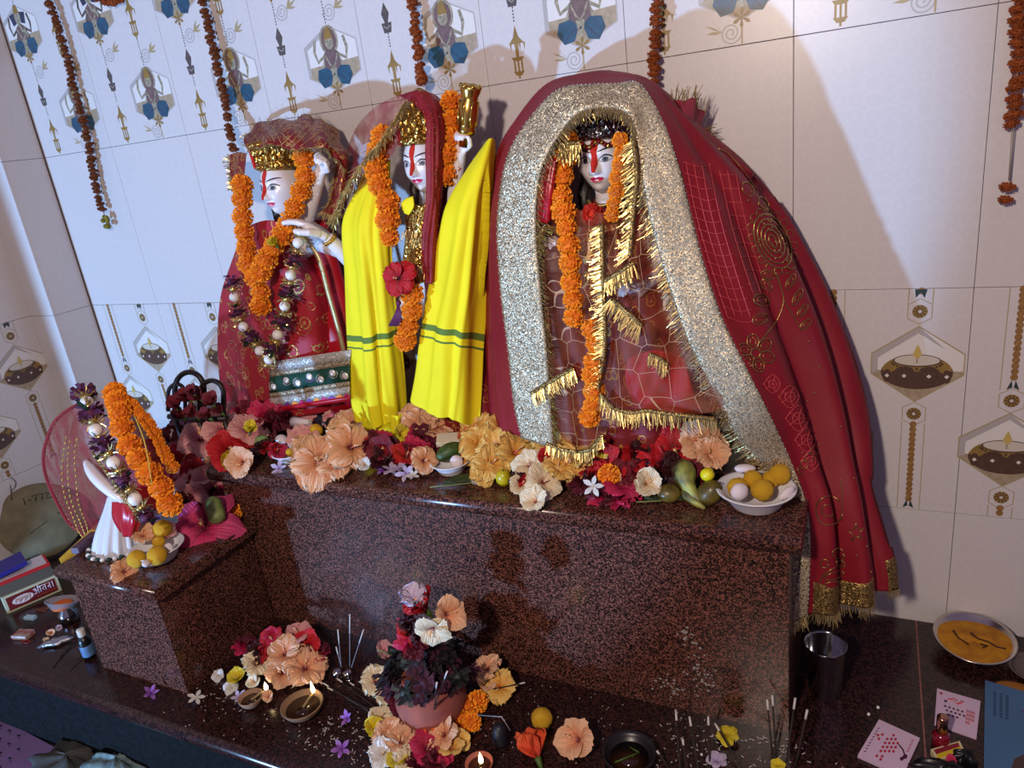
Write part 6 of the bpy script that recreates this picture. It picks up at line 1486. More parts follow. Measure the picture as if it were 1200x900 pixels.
flat(b, F0, x_, z_, [(.008, .006), (L_-.008, .006), (L_-.008, hB-.006), (.008, hB-.006)], MAROON, fr, .0008); off(bx_, b); b.build('printed_panel', bx_)
b = MB(); flat(b, F0, x_, z_, [(.045+.026*math.cos(a), hB/2+.012*math.sin(a)) for a in [2*PI*i/24 for i in range(24)]], INKW, fr, .0011)
for k in range(9): u0 = .026+.0042*k; stroke2(b, F0, x_, z_, fr, [(u0, hB/2-.006+.004*math.sin(k*2.1)), (u0+.003, hB/2+.004*math.cos(k*1.7)), (u0+.0015, hB/2+.007)], .0005, MAROON, .0014)
off(bx_, b); b.build('oval_emblem', bx_)
b = MB(); gx = L_*.54; gz = hB*.44; W_ = L_*.37; kz = hB*.34
def dev(pts): stroke2(b, F0, x_, z_, fr, [(gx+W_*u, gz+kz*v) for u, v in pts], .0011, INKW, .0013)
for seg in ([(0, .85), (.10, 1), (.13, .75), (.05, .6), (.14, .45), (.10, .1), (.0, .12)], [(.13, .55), (.22, .55)], [(.22, 1), (.22, 0)], [(.33, 1), (.33, 0)], [(.22, 1), (.26, 1.3), (.33, 1.05)], [(.19, 1), (.98, 1)], [(.58, 1), (.58, 0)], [(.58, .62), (.47, .62), (.43, .4), (.5, .12)], [(.80, 1), (.80, 0)], [(.80, .55), (.70, .5), (.70, .3), (.76, .3)], [(.94, 1), (.94, 0)]): dev(seg)
for k in range(12): stroke2(b, F0, x_, z_, fr, [(gx+.004+W_*k/12, gz-.009), (gx+.006+W_*k/12, gz-.006)], .0006, INKO, .0013)
off(bx_, b); b.build('lettering', bx_)
b = MB(); O2 = O+z_*(hB+.0015)-x_*.03+y_*.006; boxat(b, O2, x_, y_, z_, L_+.026, .075, .030, OLIVE); b2 = b.build('incense_box', None, O2+x_*L_/2); tag(b2, 'flat olive grey box with a red top edge lying on the lettered box', 'box')
b = MB(); boxat(b, O2+z_*.0305-y_*.0008, x_, y_, z_, L_+.026, .077, .0085, REDC); boxat(b, O2+z_*.0392+y_*.006, x_, y_, z_, L_+.02, .068, .0006, WHITEC); off(b2, b); b.build('red_lid', b2)
O3 = O2+z_*.0405+x_*(-.02)+y_*.012
b = MB(); boxat(b, O3, (x_+z_*.10).normalized(), y_, (z_-x_*.10).normalized(), L_*1.0, .085, .012, BLUEC); pk = b.build('blue_packet', None, O3+x_*L_*.4); tag(pk, 'royal blue packet with a lilac printed end on the stacked boxes', 'packet')
xx = (x_+z_*.10).normalized(); zz = (z_-x_*.10).normalized(); T0 = O3+zz*.012
b = MB(); flat(b, T0, xx, y_, [(.002, .003), (L_*.34, .003), (L_*.44, .030), (L_*.40, .057), (.002, .057)], mat('lilac_print', rgb(176, 164, 206), .5), zz, .0010); flat(b, T0, xx, y_, [(L_*.40+.022*math.cos(a), .030+.018*math.sin(a)) for a in [2*PI*i/18 for i in range(18)]], mat('slate_print', rgb(84, 80, 100), .5), zz, .0014); flat(b, T0, xx, y_, [(L_*.45+.011*math.cos(a), .032+.011*math.sin(a)) for a in [2*PI*i/14 for i in range(14)]], mat('rust_print', rgb(180, 92, 64), .5), zz, .0018)
for k in range(4): stroke2(b, T0, xx, y_, zz, [(.010+.010*k, .014), (.015+.010*k, .026), (.010+.010*k, .040)], .0010, BLUEC, .0012)
off(pk, b); b.build('printed_front', pk)
# round wooden board
BC = atz(47, 610, .118); bn = Vector((.80, -.52, .30)).normalized(); bq = quat_to(bn)
bu = Vector((0, 0, 1)); bu = (bu-bn*bu.dot(bn)).normalized(); bxv = bu.cross(bn).normalized()
WOOD = mat('grey_board_wood', rgb(116, 108, 80), .7, var=.3, vscale=24)
b = MB(); b.lathe([(.0001, -.008), (.112, -.008), (.1165, -.005), (.1165, .005), (.112, .008), (.0001, .008)], WOOD, 56, BC, bq); bd = b.build('rolling_board', None, BC); tag(bd, 'round grey wooden board with pen writing leaning near the wall', 'board')
INK = mat('pen_ink', rgb(30, 32, 30), .8)
b = MB()
def bw(pts, r=.0012): b.tube([BC+bn*.0088+bxv*u+bu*v for u, v in pts], r, INK, 4)
bo = (-.022, .060)
for pts in ([(0, .022), (0, 0)], [(.008, .010), (.018, .011)], [(.022, .020), (.036, .021), (.028, 0)], [(.025, .011), (.034, .011)], [(.040, .019), (.052, .020), (.044, 0)], [(.056, .015), (.062, .019), (.066, .014), (.056, 0), (.074, .001)]): bw([(bo[0]+u, bo[1]+v) for u, v in pts])
bw([(-.035, -.03), (-.02, -.022), (-.006, -.018), (.006, -.012), (.018, -.008)], .0009); bw([(.05, .01), (.056, .002)], .0009)
off(bd, b); b.build('handwriting', bd)
b = MB(); c_ = BC+bu*.115-bxv*.055; b.tube([c_+bxv*.026*math.cos(a)+bu*(.022+.024*math.sin(a))+bn*.004*math.sin(2*a) for a in [2*PI*i/28 for i in range(29)]], .0013, mat('thin_wire', rgb(110, 104, 104), .4, .8), 5); b.tube([c_-bu*.006, c_+bu*.02+bxv*.012, c_-bu*.028+bxv*.004+bn*.01], .0013, mat('thin_wire', rgb(110, 104, 104)), 5); off(bd, b); b.build('wire_loop', bd)
# yellow carton and dark carton beside the pedestal
def carton(p0, p1, wd, h, m, label, name, z=None):
    p0 = Vector(p0); p1 = Vector(p1); x = (p1-p0).normalized(); y = Vector((0, 0, 1)).cross(x).normalized(); z_v = x.cross(y); b = MB(); c = (p0+p1)/2; b.bbox(c, ((p1-p0).length, wd, h), m, .001, Matrix((x, y, z_v)).transposed()); return tag(b.build(name, None, c), label, 'box')
carton(atz(66, 662, PT-.02)+Vector((-.03, .03, -.02)), atz(112, 622, PT+.012)+Vector((0, .02, 0)), .030, .020, mat('yellow_card', rgb(206, 160, 40), .5, var=.2, vscale=40), 'narrow yellow carton resting against the pedestal edge', 'incense_carton')
carton(atz(88, 646, PT+.012), atz(112, 626, PT+.014), .020, .016, mat('plum_card', rgb(96, 70, 92), .5, var=.3, vscale=60), 'narrow plum coloured carton on the pedestal behind the skirt', 'incense_carton')
# dish with orange powder, bottle, matchbox, cap, scraps
CLEAR = mat('clear_plastic', rgb(190, 176, 176), .15, alpha=.45)
DC = atz(80, 728, .002); b = MB(); b.lathe([(.0001, .001), (.030, .001), (.040, .018), (.043, .019), (.041, .020), (.029, .004), (.0001, .003)], CLEAR, 30, DC+Vector((0, 0, .045)), Matrix.Rotation(-.35, 3, 'X')); ds = b.build('powder_dish', None, DC); tag(ds, 'clear plastic dish of orange powder leaning by the pedestal', 'dish')
b = MB(); b.ball(DC+Vector((.004, -.002, .053)), .028, mat('orange_powder', rgb(206, 96, 30), .95, bump=.6), 18, 8, (1, .9, .35)); off(ds, b); b.build('orange_powder', ds)
b = MB(); b.lathe([(.024, .0005), (.024, .026), (.012, .040), (.012, .046)], STEEL, 24, DC+Vector((0, .005, 0))); sb_ = b.build('steel_cup', None, DC); tag(sb_, 'small steel cup standing under the orange powder dish', 'cup')
BT = atz(106, 770, 0); b = MB(); b.lathe([(.0135, .0005), (.0145, .002), (.0145, .050), (.012, .058), (.007, .063), (.007, .067)], BLACKC, 24, BT); bt = b.build('dark_bottle', None, BT); tag(bt, 'small black bottle with blue label and cream cap beside the pedestal', 'bottle')
b = MB(); b.lathe([(.0148, .010), (.0150, .011), (.0150, .038), (.0148, .039)], mat('blue_label', rgb(96, 132, 176), .4, var=.3, vscale=60), 24, BT); off(bt, b); b.build('label', bt)
b = MB(); b.lathe([(.0088, .064), (.009, .065), (.009, .080), (.0085, .082), (.0001, .0825)], mat('cream_cap', rgb(206, 200, 184), .4), 20, BT); off(bt, b); b.build('cap', bt)
MC = atz(27, 744, .006); carton(MC+Vector((-.024, -.004, 0)), MC+Vector((.022, .006, 0)), .030, .012, mat('matchbox_card', rgb(190, 184, 178), .6, col2=rgb(150, 60, 50), vscale=35), 'pale matchbox with red print near the ledge edge', 'matchbox')
MC = atz(35, 724, .005); carton(MC+Vector((-.016, -.002, 0)), MC+Vector((.016, .004, 0)), .014, .009, mat('pale_blue_plastic', rgb(170, 206, 220), .4), 'pale blue plastic clip below the lettered box', 'clip')
b = MB(); c_ = atz(50, 714, .003); b.tube([c_+Vector((-.02, -.01, 0)), c_+Vector((.0, .012, 0)), c_+Vector((.014, .016, 0)), c_+Vector((.008, .004, 0)), c_+Vector((-.012, -.010, 0)), c_+Vector((.018, -.004, 0))], .0011, mat('copper_wire', rgb(170, 100, 70), .4, .6), 5); tag(b.build('bent_wire', None, c_), 'bent copper wire lying by the pale blue clip', 'wire')
b = MB(); c_ = atz(30, 752, .002); b.tube([c_+Vector((.012*math.cos(a)*(1+.5*math.sin(2*a)), .006*math.sin(a), 0)) for a in [2*PI*i/20 for i in range(21)]], .0009, mat('red_thread', rgb(190, 50, 60), .8), 4); tag(b.build('red_thread', None, c_), 'loop of red thread beside the matchbox', 'thread')
FOIL = mat('crumpled_foil', rgb(176, 176, 186), .25, .8, bump=1.0, bscale=200)
b = MB(); c_ = atz(66, 752, .008); rr = random.Random(8)
b.ball(c_, .024, FOIL, 14, 9, (1.5, .6, .35), Matrix.Rotation(.7, 3, 'Z'), lambda a, e: 1+.25*math.sin(5*a+2)*math.cos(3*e)+.15*math.sin(9*a)); tag(b.build('crumpled_foil', None, c_), 'crumpled foil scrap beside the small black bottle', 'foil')
for (px, py, pal, R_) in ((60, 742, 'peach', .014), (54, 752, 'cream', .011), (70, 736, 'lilac', .012)): hibiscus(atz(px, py, .010), R_, pal, 'withering by the black bottle', .9, stam=False)
for (x0, y0, x1, y1) in ((62, 782, 84, 750), (82, 785, 98, 766), (70, 770, 92, 748)):
    b = MB(); b.tube([atz(x0, y0, .0015), atz(x1, y1, .006)], .0012, mat('burnt_incense', rgb(44, 34, 30), .8), 5); tag(b.build('incense_stick', None, atz(x0, y0, .001)), 'burnt incense stick lying by the crumpled foil', 'incense stick', 'incense sticks by the crumpled foil')
# mat and cloths on the lower floor
MATP = mat('purple_floor_mat', rgb(128, 104, 160), .8, var=.12, vscale=20)
m0 = [atz(-60, 810, -.2455), atz(78, 884, -.2455), atz(40, 925, -.2455), atz(-110, 900, -.2455)]
b = MB(); b.poly(m0, MATP); fm = b.build('floor_mat', None, sum(m0, Vector())/4, .006); tag(fm, 'purple floor mat printed with small dark motifs below the ledge', 'mat')
b = MB(); ud = (m0[1]-m0[0]).normalized(); vd = (m0[3]-m0[0]).normalized()
DK = mat('dark_mat_print', rgb(40, 30, 50), .8)
for i in range(9):
    for j in range(6):
        p = m0[0]+ud*(.03+.045*i+.02*(j % 2))+vd*(.025+.040*j)+Vector((0, 0, .0036)); b.lathe([(.0065, 0), (.0045, .0006), (.0001, .0006)], DK, 8, p, None, 1, .6); b.poly([p+ud*.004+vd*.004+Vector((0, 0, .0004)), p+ud*.012+vd*.006+Vector((0, 0, .0004)), p+ud*.006+vd*.009+Vector((0, 0, .0004))], DK)
off(fm, b); o = b.build('printed_motifs', fm); o['kind'] = 'stuff'
def crumple(c, r, m, label, name, sc, seed):
    rr = random.Random(seed); ph = [rr.uniform(0, 6) for _ in range(5)]; b = MB(); b.ball(c, r, m, 36, 16, sc, None, lambda a, e: 1+.22*math.sin(3*a+ph[0]+2*e)+.12*math.sin(7*a+ph[1]-3*e)+.06*math.sin(13*a+ph[2]+5*e)); return tag(b.build(name, None, c), label, 'cloth')
crumple(atz(80, 893, -.225), .075, mat('dark_grey_cloth', rgb(62, 62, 60), .8), 'crumpled dark grey cloth at the corner of the purple mat', 'floor_cloth', (1.3, .8, .28), 3)
crumple(atz(140, 898, -.215), .065, mat('teal_white_cloth', rgb(120, 150, 150), .7, col2=rgb(60, 70, 80), vscale=30), 'crumpled pale teal cloth on the floor below the ledge', 'floor_cloth', (1.4, .8, .4), 4)
# ================================================================== on the ledge in front of the altar
CLAY = mat('clay', rgb(150, 116, 92), .8, var=.2, vscale=40)
CLAYR = mat('red_clay_pot', rgb(160, 84, 64), .75, col2=rgb(126, 66, 62), vscale=22, bump=.15)
OIL = mat('lamp_oil', rgb(44, 24, 10), .08, coat=.5)
FLAME = mat('flame', (1.0, .74, .34), .5, emit=16.0)
SOOT = mat('sooty_petals', rgb(20, 14, 20), .8, var=.3)
INCB = mat('burnt_incense', rgb(44, 34, 30), .8); ASHT = mat('white_ash_tip', rgb(206, 200, 196), .9)
def lamp_cup(px, py, r, h, label, fpx, fpy, m=CLAY, flh=.022):
    c = atz(px, py, 0); b = MB(); b.lathe([(.0001, .0006), (r*.55, .0006), (r*.85, h*.45), (r, h*.92), (r, h), (r*.93, h), (r*.78, h*.5), (r*.5, h*.2), (.0001, h*.18)], m, 30, c); root = b.build('clay_lamp', None, c); tag(root, label, 'oil lamp')
    b = MB(); b.lathe([(r*.84, h*.58), (.0001, h*.60)], OIL, 26, c); off(root, b); b.build('oil', root)
    f = atz(fpx, fpy, h+.012); w0 = c+(f-c)*Vector((1, 1, 0)).normalized().length*.0+Vector((0, 0, h*.6)); e_ = Vector((f.x, f.y, h*.95))
    b = MB(); b.tube([w0, w0.lerp(e_, .6)+Vector((0, 0, .002)), e_], [.0028, .0024, .0016], mat('cotton_wick', rgb(150, 130, 90), .9), 6); off(root, b); b.build('wick', root)
    b = MB(); b.lathe([(.0001, 0), (.0035, .003), (.0045, .007), (.0036, .012), (.0016, flh*.8), (.0001, flh)], FLAME, 12, e_); off(root, b); b.build('flame', root)
    return root
lamp_cup(296, 826, .026, .022, 'small pale clay oil lamp with a flame beside the larger one', 311, 803)
lamp_cup(357, 836, .044, .026, 'larger clay oil lamp with dark oil and a curled flame', 366, 806, mat('brown_clay', rgb(120, 90, 66), .6), .030)
lamp_cup(563, 903, .026, .020, 'clay oil lamp burning in front of the clay pot', 563, 888, CLAYR, .026)
LEDF = [(288, 757, .05, 16, 'magenta', .5, 'd'), (305, 762, .05, 18, 'red', .5, 'd'), (322, 752, .06, 18, 'red', .5, 'h'), (338, 752, .06, 15, 'red', .6, 'd'), (300, 780, .03, 18, 'cream', .5, 'f'), (335, 768, .05, 22, 'peach', .45, 'f'), (330, 790, .025, 20, 'peach', .4, 'h'), (358, 785, .03, 24, 'peach', .3, 'f'), (362, 757, .05, 20, 'red', .5, 'h'), (352, 748, .06, 20, 'pink', .5, 'h'), (375, 765, .04, 16, 'magenta', .5, 'd'), (318, 745, .07, 12, 'magenta', .6, 'h'), (278, 797, .012, 14, 'yellow', .9, 'h'), (300, 800, .012, 12, 'cream', .9, 'h'), (271, 806, .006, 9, 'white', .2, 'h'), (256, 792, .006, 8, 'white', .5, 'h'), (280, 818, .004, 10, 'lilac', .4, 's'), (316, 817, .008, 10, 'peach', .9, 'h'),
        (230, 818, .004, 11, 'white', .15, 's'), (177, 813, .006, 11, 'violet', .7, 's'), (400, 878, .006, 12, 'violet', .35, 's'), (408, 842, .006, 10, 'violet', .6, 's')]
put(LEDF, 0, ONL)
# clay pot with its sooty wreath and flowers
PB = atz(510, 842, 0); PR = .070
pot = empty('clay_pot', PB, 'round red clay pot crowned with sooty flowers before the altar', 'pot')
b = MB(); b.lathe([(.0001, .0006), (.03, .0006), (.052, .012), (.067, .036), (.070, .056), (.062, .078), (.044, .092), (.038, .097), (.042, .106), (.050, .110), (.047, .112), (.036, .100), (.034, .09), (.0001, .088)], CLAYR, 40, PB); cpart(b, 'body', pot)
b = MB()
for k in range(3):
    tw = (CAM-PB).normalized(); a0 = math.atan2(tw.y, tw.x)-.35+.22*k; b.ball(PB+Vector((.0655*math.cos(a0), .0655*math.sin(a0), .036)), .007, mat('orange_tilak_paint', rgb(226, 90, 30), .8), 8, 5, (.5, .5, 1))
cpart(b, 'painted_dots', pot, 0, 'stuff')
for k in range(44):
    a = RND.uniform(0, 6.28); r_ = RND.uniform(.012, .086); h_ = .160-r_*.62+RND.uniform(-.012, .012)
    loc = PB+Vector((r_*math.cos(a), r_*math.sin(a), h_)); o = inst('sooty_flower', RND.choice(PURP), None, loc, quat_to((math.cos(a)*.6, math.sin(a)*.6, .8)), RND.uniform(.015, .023), [SOOT if k % 2 else mat('smoky_purple', rgb(64, 20, 44), .8), mat('smoky_green', rgb(34, 42, 36), .6) if k % 3 == 0 else mat('smoky_plum', rgb(36, 14, 28), .8)])
    tag(o, 'soot darkened purple flower heaped on the clay pot', 'flower', 'sooty flowers on the clay pot')
YP = PB.y
def pf(px, py, dy, rp, pal, cup, ax=None, kind='h', label=None):
    loc = aty(px, py, YP+dy); R = rp*pxsize(loc)
    if kind == 'd': return ruffled(loc, R, pal, 'crowning the clay pot', ax, label)
    return hibiscus(loc, R, pal, 'crowning the clay pot', cup, ax, label=label, meshes=PETF if kind == 'f' else None)
pf(482, 736, -.02, 27, 'red', .4, (-.3, -.8, .3), 'd'); pf(482, 757, -.03, 22, 'magenta', .5, None, 'd'); pf(500, 716, .0, 30, 'red', 1.0, (-.3, -.3, .8), 'f')
pf(487, 712, -.005, 30, 'lilac', 1.25, (.15, -.2, 1), 'f', 'pale lilac ruffled flower standing at the top of the clay pot'); pf(508, 734, -.05, 25, 'cream', .45, (.25, -.8, -.10)); pf(522, 720, -.02, 26, 'peach', .7, (.7, -.3, .4))
leaf(462, 770, 0, .13, .05, .018, 1.4, 'dark withered leaf hanging at the side of the clay pot', mat('withered_leaf', rgb(40, 50, 44), .6), tilt=.9)
KF = [(440, 800, .045, 20, 'cream', .7, 'f'), (452, 815, .03, 16, 'cream', .8, 'f'), (470, 822, .03, 20, 'pink', .5, 'd'), (462, 805, .04, 14, 'pink', .6, 'd'), (488, 838, .02, 14, 'pink', .6, 'h'), (443, 845, .015, 18, 'cream', .8, 'h'), (436, 855, .02, 17, 'yellow', 1.0, 'h'), (455, 860, .02, 20, 'peach', .6, 'f'), (470, 872, .018, 20, 'peach', .5, 'f'), (450, 884, .012, 20, 'white', .6, 'f'), (480, 862, .018, 16, 'peach', .6, 'f'), (500, 880, .015, 26, 'magenta', .3, 'h'), (512, 892, .010, 22, 'magenta', .4, 'd'), (490, 892, .008, 18, 'magenta', .5, 'd'), (522, 862, .025, 22, 'peach', .45, 'h'), (530, 880, .012, 18, 'golden', .6, 'h'), (476, 892, .006, 18, 'cream', .6, 'f'), (465, 895, .006, 16, 'yellow', .7, 'h'), (540, 868, .012, 14, 'golden', .6, 'h'),
      (548, 830, .022, 14, 'orange', 0, 'm'), (537, 842, .018, 13, 'orange', 0, 'm'), (560, 822, .024, 12, 'orange', 0, 'm'), (552, 846, .014, 11, 'orange', 0, 'm'), (525, 846, .012, 11, 'orange', 0, 'm'), (540, 856, .010, 10, 'orange', 0, 'm'),
      (572, 790, .035, 22, 'peach', .6, 'f'), (586, 806, .02, 22, 'golden', .5, 'f'), (566, 802, .03, 16, 'peach', .7, 'h'), (446, 766, .04, 18, 'pink', 1.0, 'h')]
put(KF, 0, ONK)
leaf(492, 848, 0, .018, .05, .014, .5, 'green leaf lying against the clay pot')
fl1 = hibiscus(atz(680, 868, .018), 30*pxsize(atz(680, 868, .018)), 'peach', 'lying alone on the ledge', .55, (-.3, -.6, .8), label='single peach hibiscus lying alone on the bare ledge')
hibiscus(atz(630, 888, .012), 34*pxsize(atz(630, 888, .01)), 'orange', 'by the ledge', 1.15, (-.5, .5, .5), stam=False, label='folded orange hibiscus bloom lying by the lone laddu')
sweet(atz(635, 842, .019), .0205, LADDU, 'lone yellow laddu on the ledge', None)
hibiscus(atz(852, 862, .008), .022, 'yellow', 'under an incense stick', .15, (0, -.1, 1), stam=False, label='flat yellow flower under an incense stick', calyx=False)
hibiscus(atz(840, 893, .008), .020, 'lilac', 'amid the incense', .3, (0, -.1, 1), stam=False, label='pale lilac flower at the ledge front amid incense', calyx=False)
hibiscus(atz(911, 898, .008), .014, 'yellow', 'amid the incense', .5, (0, -.1, 1), stam=False, label='small yellow flower at the foot of upright incense sticks', calyx=False)
# black burnt lamp piece, dark oil bowl
b = MB(); c_ = atz(588, 872, .0); b.lathe([(.013, .0006), (.016, .01), (.014, .034), (.010, .044), (.004, .048)], mat('charred_wick_holder', rgb(24, 22, 34), .5), 18, c_); ch_ = b.build('charred_cup', None, c_); tag(ch_, 'charred dark blue cup with a bent match above it', 'cup')
b = MB(); b.tube([aty(560, 838, c_.y), aty(588, 840, c_.y), aty(598, 856, c_.y-.005)], .0012, mat('grey_metal', rgb(150, 146, 150), .4, .6), 5); off(ch_, b); b.build('bent_match', ch_)
b = MB(); c_ = atz(738, 893, 0); b.lathe([(.0001, .0006), (.028, .0006), (.045, .014), (.048, .026), (.046, .028), (.042, .018), (.025, .004), (.0001, .003)], mat('sooty_bowl', rgb(30, 26, 30), .35), 34, c_); ob_ = b.build('oil_bowl', None, c_); tag(ob_, 'blackened oil bowl with a thin green stem inside', 'bowl')
b = MB(); b.lathe([(.038, .012), (.0001, .0122)], OIL, 30, c_); off(ob_, b); b.build('oil', ob_)
b = MB(); b.tube([c_+Vector((-.02, -.02, .013)), c_+Vector((.015, .012, .015))], .0015, GREEN, 5); b.tube([c_+Vector((-.005, .02, .013)), c_+Vector((.015, .012, .015))], .0013, GREEN, 5); off(ob_, b); b.build('stem', ob_)
# incense sticks
def stick(p0, p1, label, grp, tip=.12, r=.0013, m=INCB):
    p0 = Vector(p0); p1 = Vector(p1); b = MB(); b.tube([p0, p1], r, m, 6); o = b.build('incense_stick', None, p0); tag(o, label, 'incense stick', grp)
    b = MB(); q = p1+(p1-p0)*.0; b.tube([p1-(p1-p0)*tip, p1+(p1-p0).normalized()*.0005], r*1.25, ASHT, 6); off(o, b); b.build('ash_tip', o); return o
def up(px0, py0, px1, py1, z0, z1):
    return atz(px0, py0, z0), atz(px1, py1, z1)
for (a_, c2) in (((503, 845), (524, 787)), ((507, 848), (512, 800))): stick(atz(*a_, .01), aty(*c2, YP-.09), 'upright incense stick leaning on the clay pot belly', 'incense sticks on the pot belly')
for (a_, c2, dz) in (((552, 822), (584, 782), .06), ((566, 810), (615, 800), .05)): stick(atz(*a_, .02), atz(*c2, dz), 'smouldering incense stick among peach petals beside the pot', 'incense sticks among peach petals')
for (a_, c2) in (((462, 846), (395, 795)), ((458, 850), (378, 800)), ((450, 840), (384, 806)), ((466, 838), (410, 800))): stick(atz(*a_, .02), atz(*c2, .012), 'burnt incense stick strewn between lamp and clay pot', 'incense sticks between lamp and pot', .1)
for (px0, py0, px1, py1, zt) in ((798, 915, 792, 832, .06), (806, 912, 800, 866, .05), (832, 905, 830, 840, .06), (820, 912, 808, 840, .06), (906, 895, 899, 820, .09), (910, 893, 905, 815, .09), (920, 902, 932, 818, .09), (932, 898, 946, 832, .09), (872, 905, 838, 848, .03), (786, 903, 770, 880, .03), (826, 890, 822, 884, .03)):
    stick(atz(px0, py0, .002), atz(px1, py1, zt), 'black incense stick with pale ash tip at the altar corner', 'incense sticks at the altar corner', .16, .0017)
# silver bud holder with sticks
hc = atz(402, 796, 0); hd = empty('incense_holder', hc, 'silver twin ball incense holder behind the larger lamp', 'incense holder')
b = MB(); b.ball(hc+Vector((-.012, 0, .014)), .012, STEEL, 16, 10); b.lathe([(.010, .0006), (.006, .004)], STEEL, 14, hc+Vector((-.012, 0, 0))); cpart(b, 'ball', hd)
b = MB(); b.ball(hc+Vector((.014, .004, .014)), .012, STEEL, 16, 10); b.lathe([(.010, .0006), (.006, .004)], STEEL, 14, hc+Vector((.014, .004, 0))); cpart(b, 'ball', hd)
for (x1, y1, y0x) in ((396, 738, 400), (410, 720, 410), (426, 738, 412), (394, 758, 400)): stick(aty(y0x, 782, hc.y), aty(x1, y1, hc.y+.01), 'thin grey incense stick standing in the silver holder', 'incense sticks in the silver holder', .35, .0011, mat('grey_ash_stick', rgb(120, 114, 120), .8))
# steel tumbler behind the veil hem
TC = atz(966, 812, 0); b = MB(); b.lathe([(.0001, .0006), (.026, .0006), (.028, .003), (.036, .112), (.0375, .115), (.0365, .116), (.0345, .112), (.026, .005), (.0001, .004)], STEEL, 40, TC); tag(b.build('steel_tumbler', None, TC), 'polished steel tumbler standing under the veil hem', 'tumbler')
# foil plate with turmeric paste
FC = atz(1140, 762, .0); fp = empty('foil_plate', FC, 'shallow foil plate of yellow turmeric paste by the tiled wall', 'plate')
FOILP = mat('foil_plate_metal', rgb(206, 198, 190), .22, 1.0); TURM = mat('turmeric_paste', rgb(190, 132, 20), .85, col2=rgb(160, 100, 14), vscale=40, bump=.4)
FQ = Matrix.Rotation(.10, 3, 'X'); f0 = FC+Vector((0, 0, .009))
b = MB(); b.lathe([(.0001, .0006), (.046, .0006), (.067, .022), (.0705, .024), (.0715, .0255), (.0695, .0262), (.0655, .024), (.045, .003), (.0001, .002)], FOILP, 60, f0, FQ, 1, 1, True, lambda a, z: 1+.010*math.sin(30*a)*(1 if z > .002 else 0)); cpart(b, 'foil', fp)
b = MB(); G = []
for i in range(10):
    r_ = .0640*i/9; G.append([f0+FQ @ Vector((r_*math.cos(a), r_*math.sin(a), .0185+.004*math.sin(2.2*math.sin(a)+14*r_)-.006*math.sin(a)*i/9)) for a in [2*PI*j/36 for j in range(36)]])
b.grid(G, TURM, True, None, True); cpart(b, 'turmeric', fp)
b = MB()
for pts in ([(-.035, .01), (-.028, -.008), (-.012, -.022)], [(-.005, .012), (.006, -.002), (.022, -.006), (.035, -.016), (.05, -.018)], [(.008, -.016), (.02, -.018), (.012, -.024)]): b.tube([f0+FQ @ Vector((u, v, .0240)) for u, v in pts], .0018, mat('dark_paste_streak', rgb(74, 40, 18), .9), 5)
cpart(b, 'dark_streaks', fp, 0, 'stuff')
c_ = atz(1214, 790, 0); b = MB(); b.lathe([(.0001, .0006), (.03, .0006), (.043, .014), (.045, .014), (.03, .004), (.0001, .003)], mat('grey_dish', rgb(96, 84, 80), .5), 30, c_); tag(b.build('grey_dish', None, c_), 'grey dish beyond the foil plate by the blue book', 'dish')
b = MB(); c_ = atz(1190, 806, .002); b.ball(c_, .028, mat('spilt_turmeric', rgb(150, 96, 30), .95), 16, 6, (1.2, .6, .06)); tag(b.build('spilt_powder', None, c_), 'patch of spilt turmeric powder beside the blue book', 'powder')
# printed sachets, nail polish, matchbox, book
def quad_card(P4, th, m, name, label, cat):
    P4 = [Vector(p) for p in P4]; c = sum(P4, Vector())/4; b = MB(); top = [p+Vector((0, 0, th)) for p in P4]; b.add(P4+top, [(3, 2, 1, 0), (4, 5, 6, 7), (0, 1, 5, 4), (1, 2, 6, 5), (2, 3, 7, 6), (3, 0, 4, 7)], m); o = b.build(name, None, c); tag(o, label, cat); return o, top
def onquad(T, u, v, l=.0006): return T[0].lerp(T[1], u).lerp(T[3].lerp(T[2], u), v)+Vector((0, 0, l))
LILAC = mat('lilac_paper', rgb(206, 180, 206), .55); CRIM = mat('crimson_print', rgb(176, 24, 60), .5); DKP = mat('plum_print', rgb(70, 14, 50), .5); ORP = mat('coral_print', rgb(214, 84, 80), .5)
def dot(b, T, u, v, r, m):
    b.poly([onquad(T, u+r*math.cos(a), v+r*.8*math.sin(a), .0008) for a in [2*PI*i/10 for i in range(10)]], m)
s1, T = quad_card([atz(1005, 888, .0006), atz(1030, 846, .0006), atz(1078, 868, .0006), atz(1058, 912, .0006)], .006, LILAC, 'paper_sachet', 'lilac paper sachet with rows of small crimson dots', 'sachet')
b = MB()
for k, (n_, v_) in enumerate(((4, .38), (5, .46), (4, .54), (3, .62))):
    for i in range(n_): dot(b, T, .30+.11*i+.04*k, v_, .035, CRIM)
for (u, v) in ((.55, .22), (.62, .16), (.68, .24), (.16, .36), (.12, .46), (.2, .46)): dot(b, T, u, v, .035, CRIM)
off(s1, b); o = b.build('printed_dots', s1); o['kind'] = 'stuff'
b = MB()
for k in range(9): b.tube([onquad(T, .12+.08*k, .08), onquad(T, .16+.08*k, .11)], .0006, DKP, 4)
for k in range(6): b.tube([onquad(T, .55+.06*k, .86), onquad(T, .58+.06*k, .90)], .0006, CRIM, 4)
b.tube([onquad(T, .62, .66), onquad(T, .55, .78), onquad(T, .45, .86)], .0012, DKP, 4); dot(b, T, .42, .88, .06, DKP); dot(b, T, .34, .84, .05, DKP)
off(s1, b); o = b.build('printed_marks', s1); o['kind'] = 'stuff'
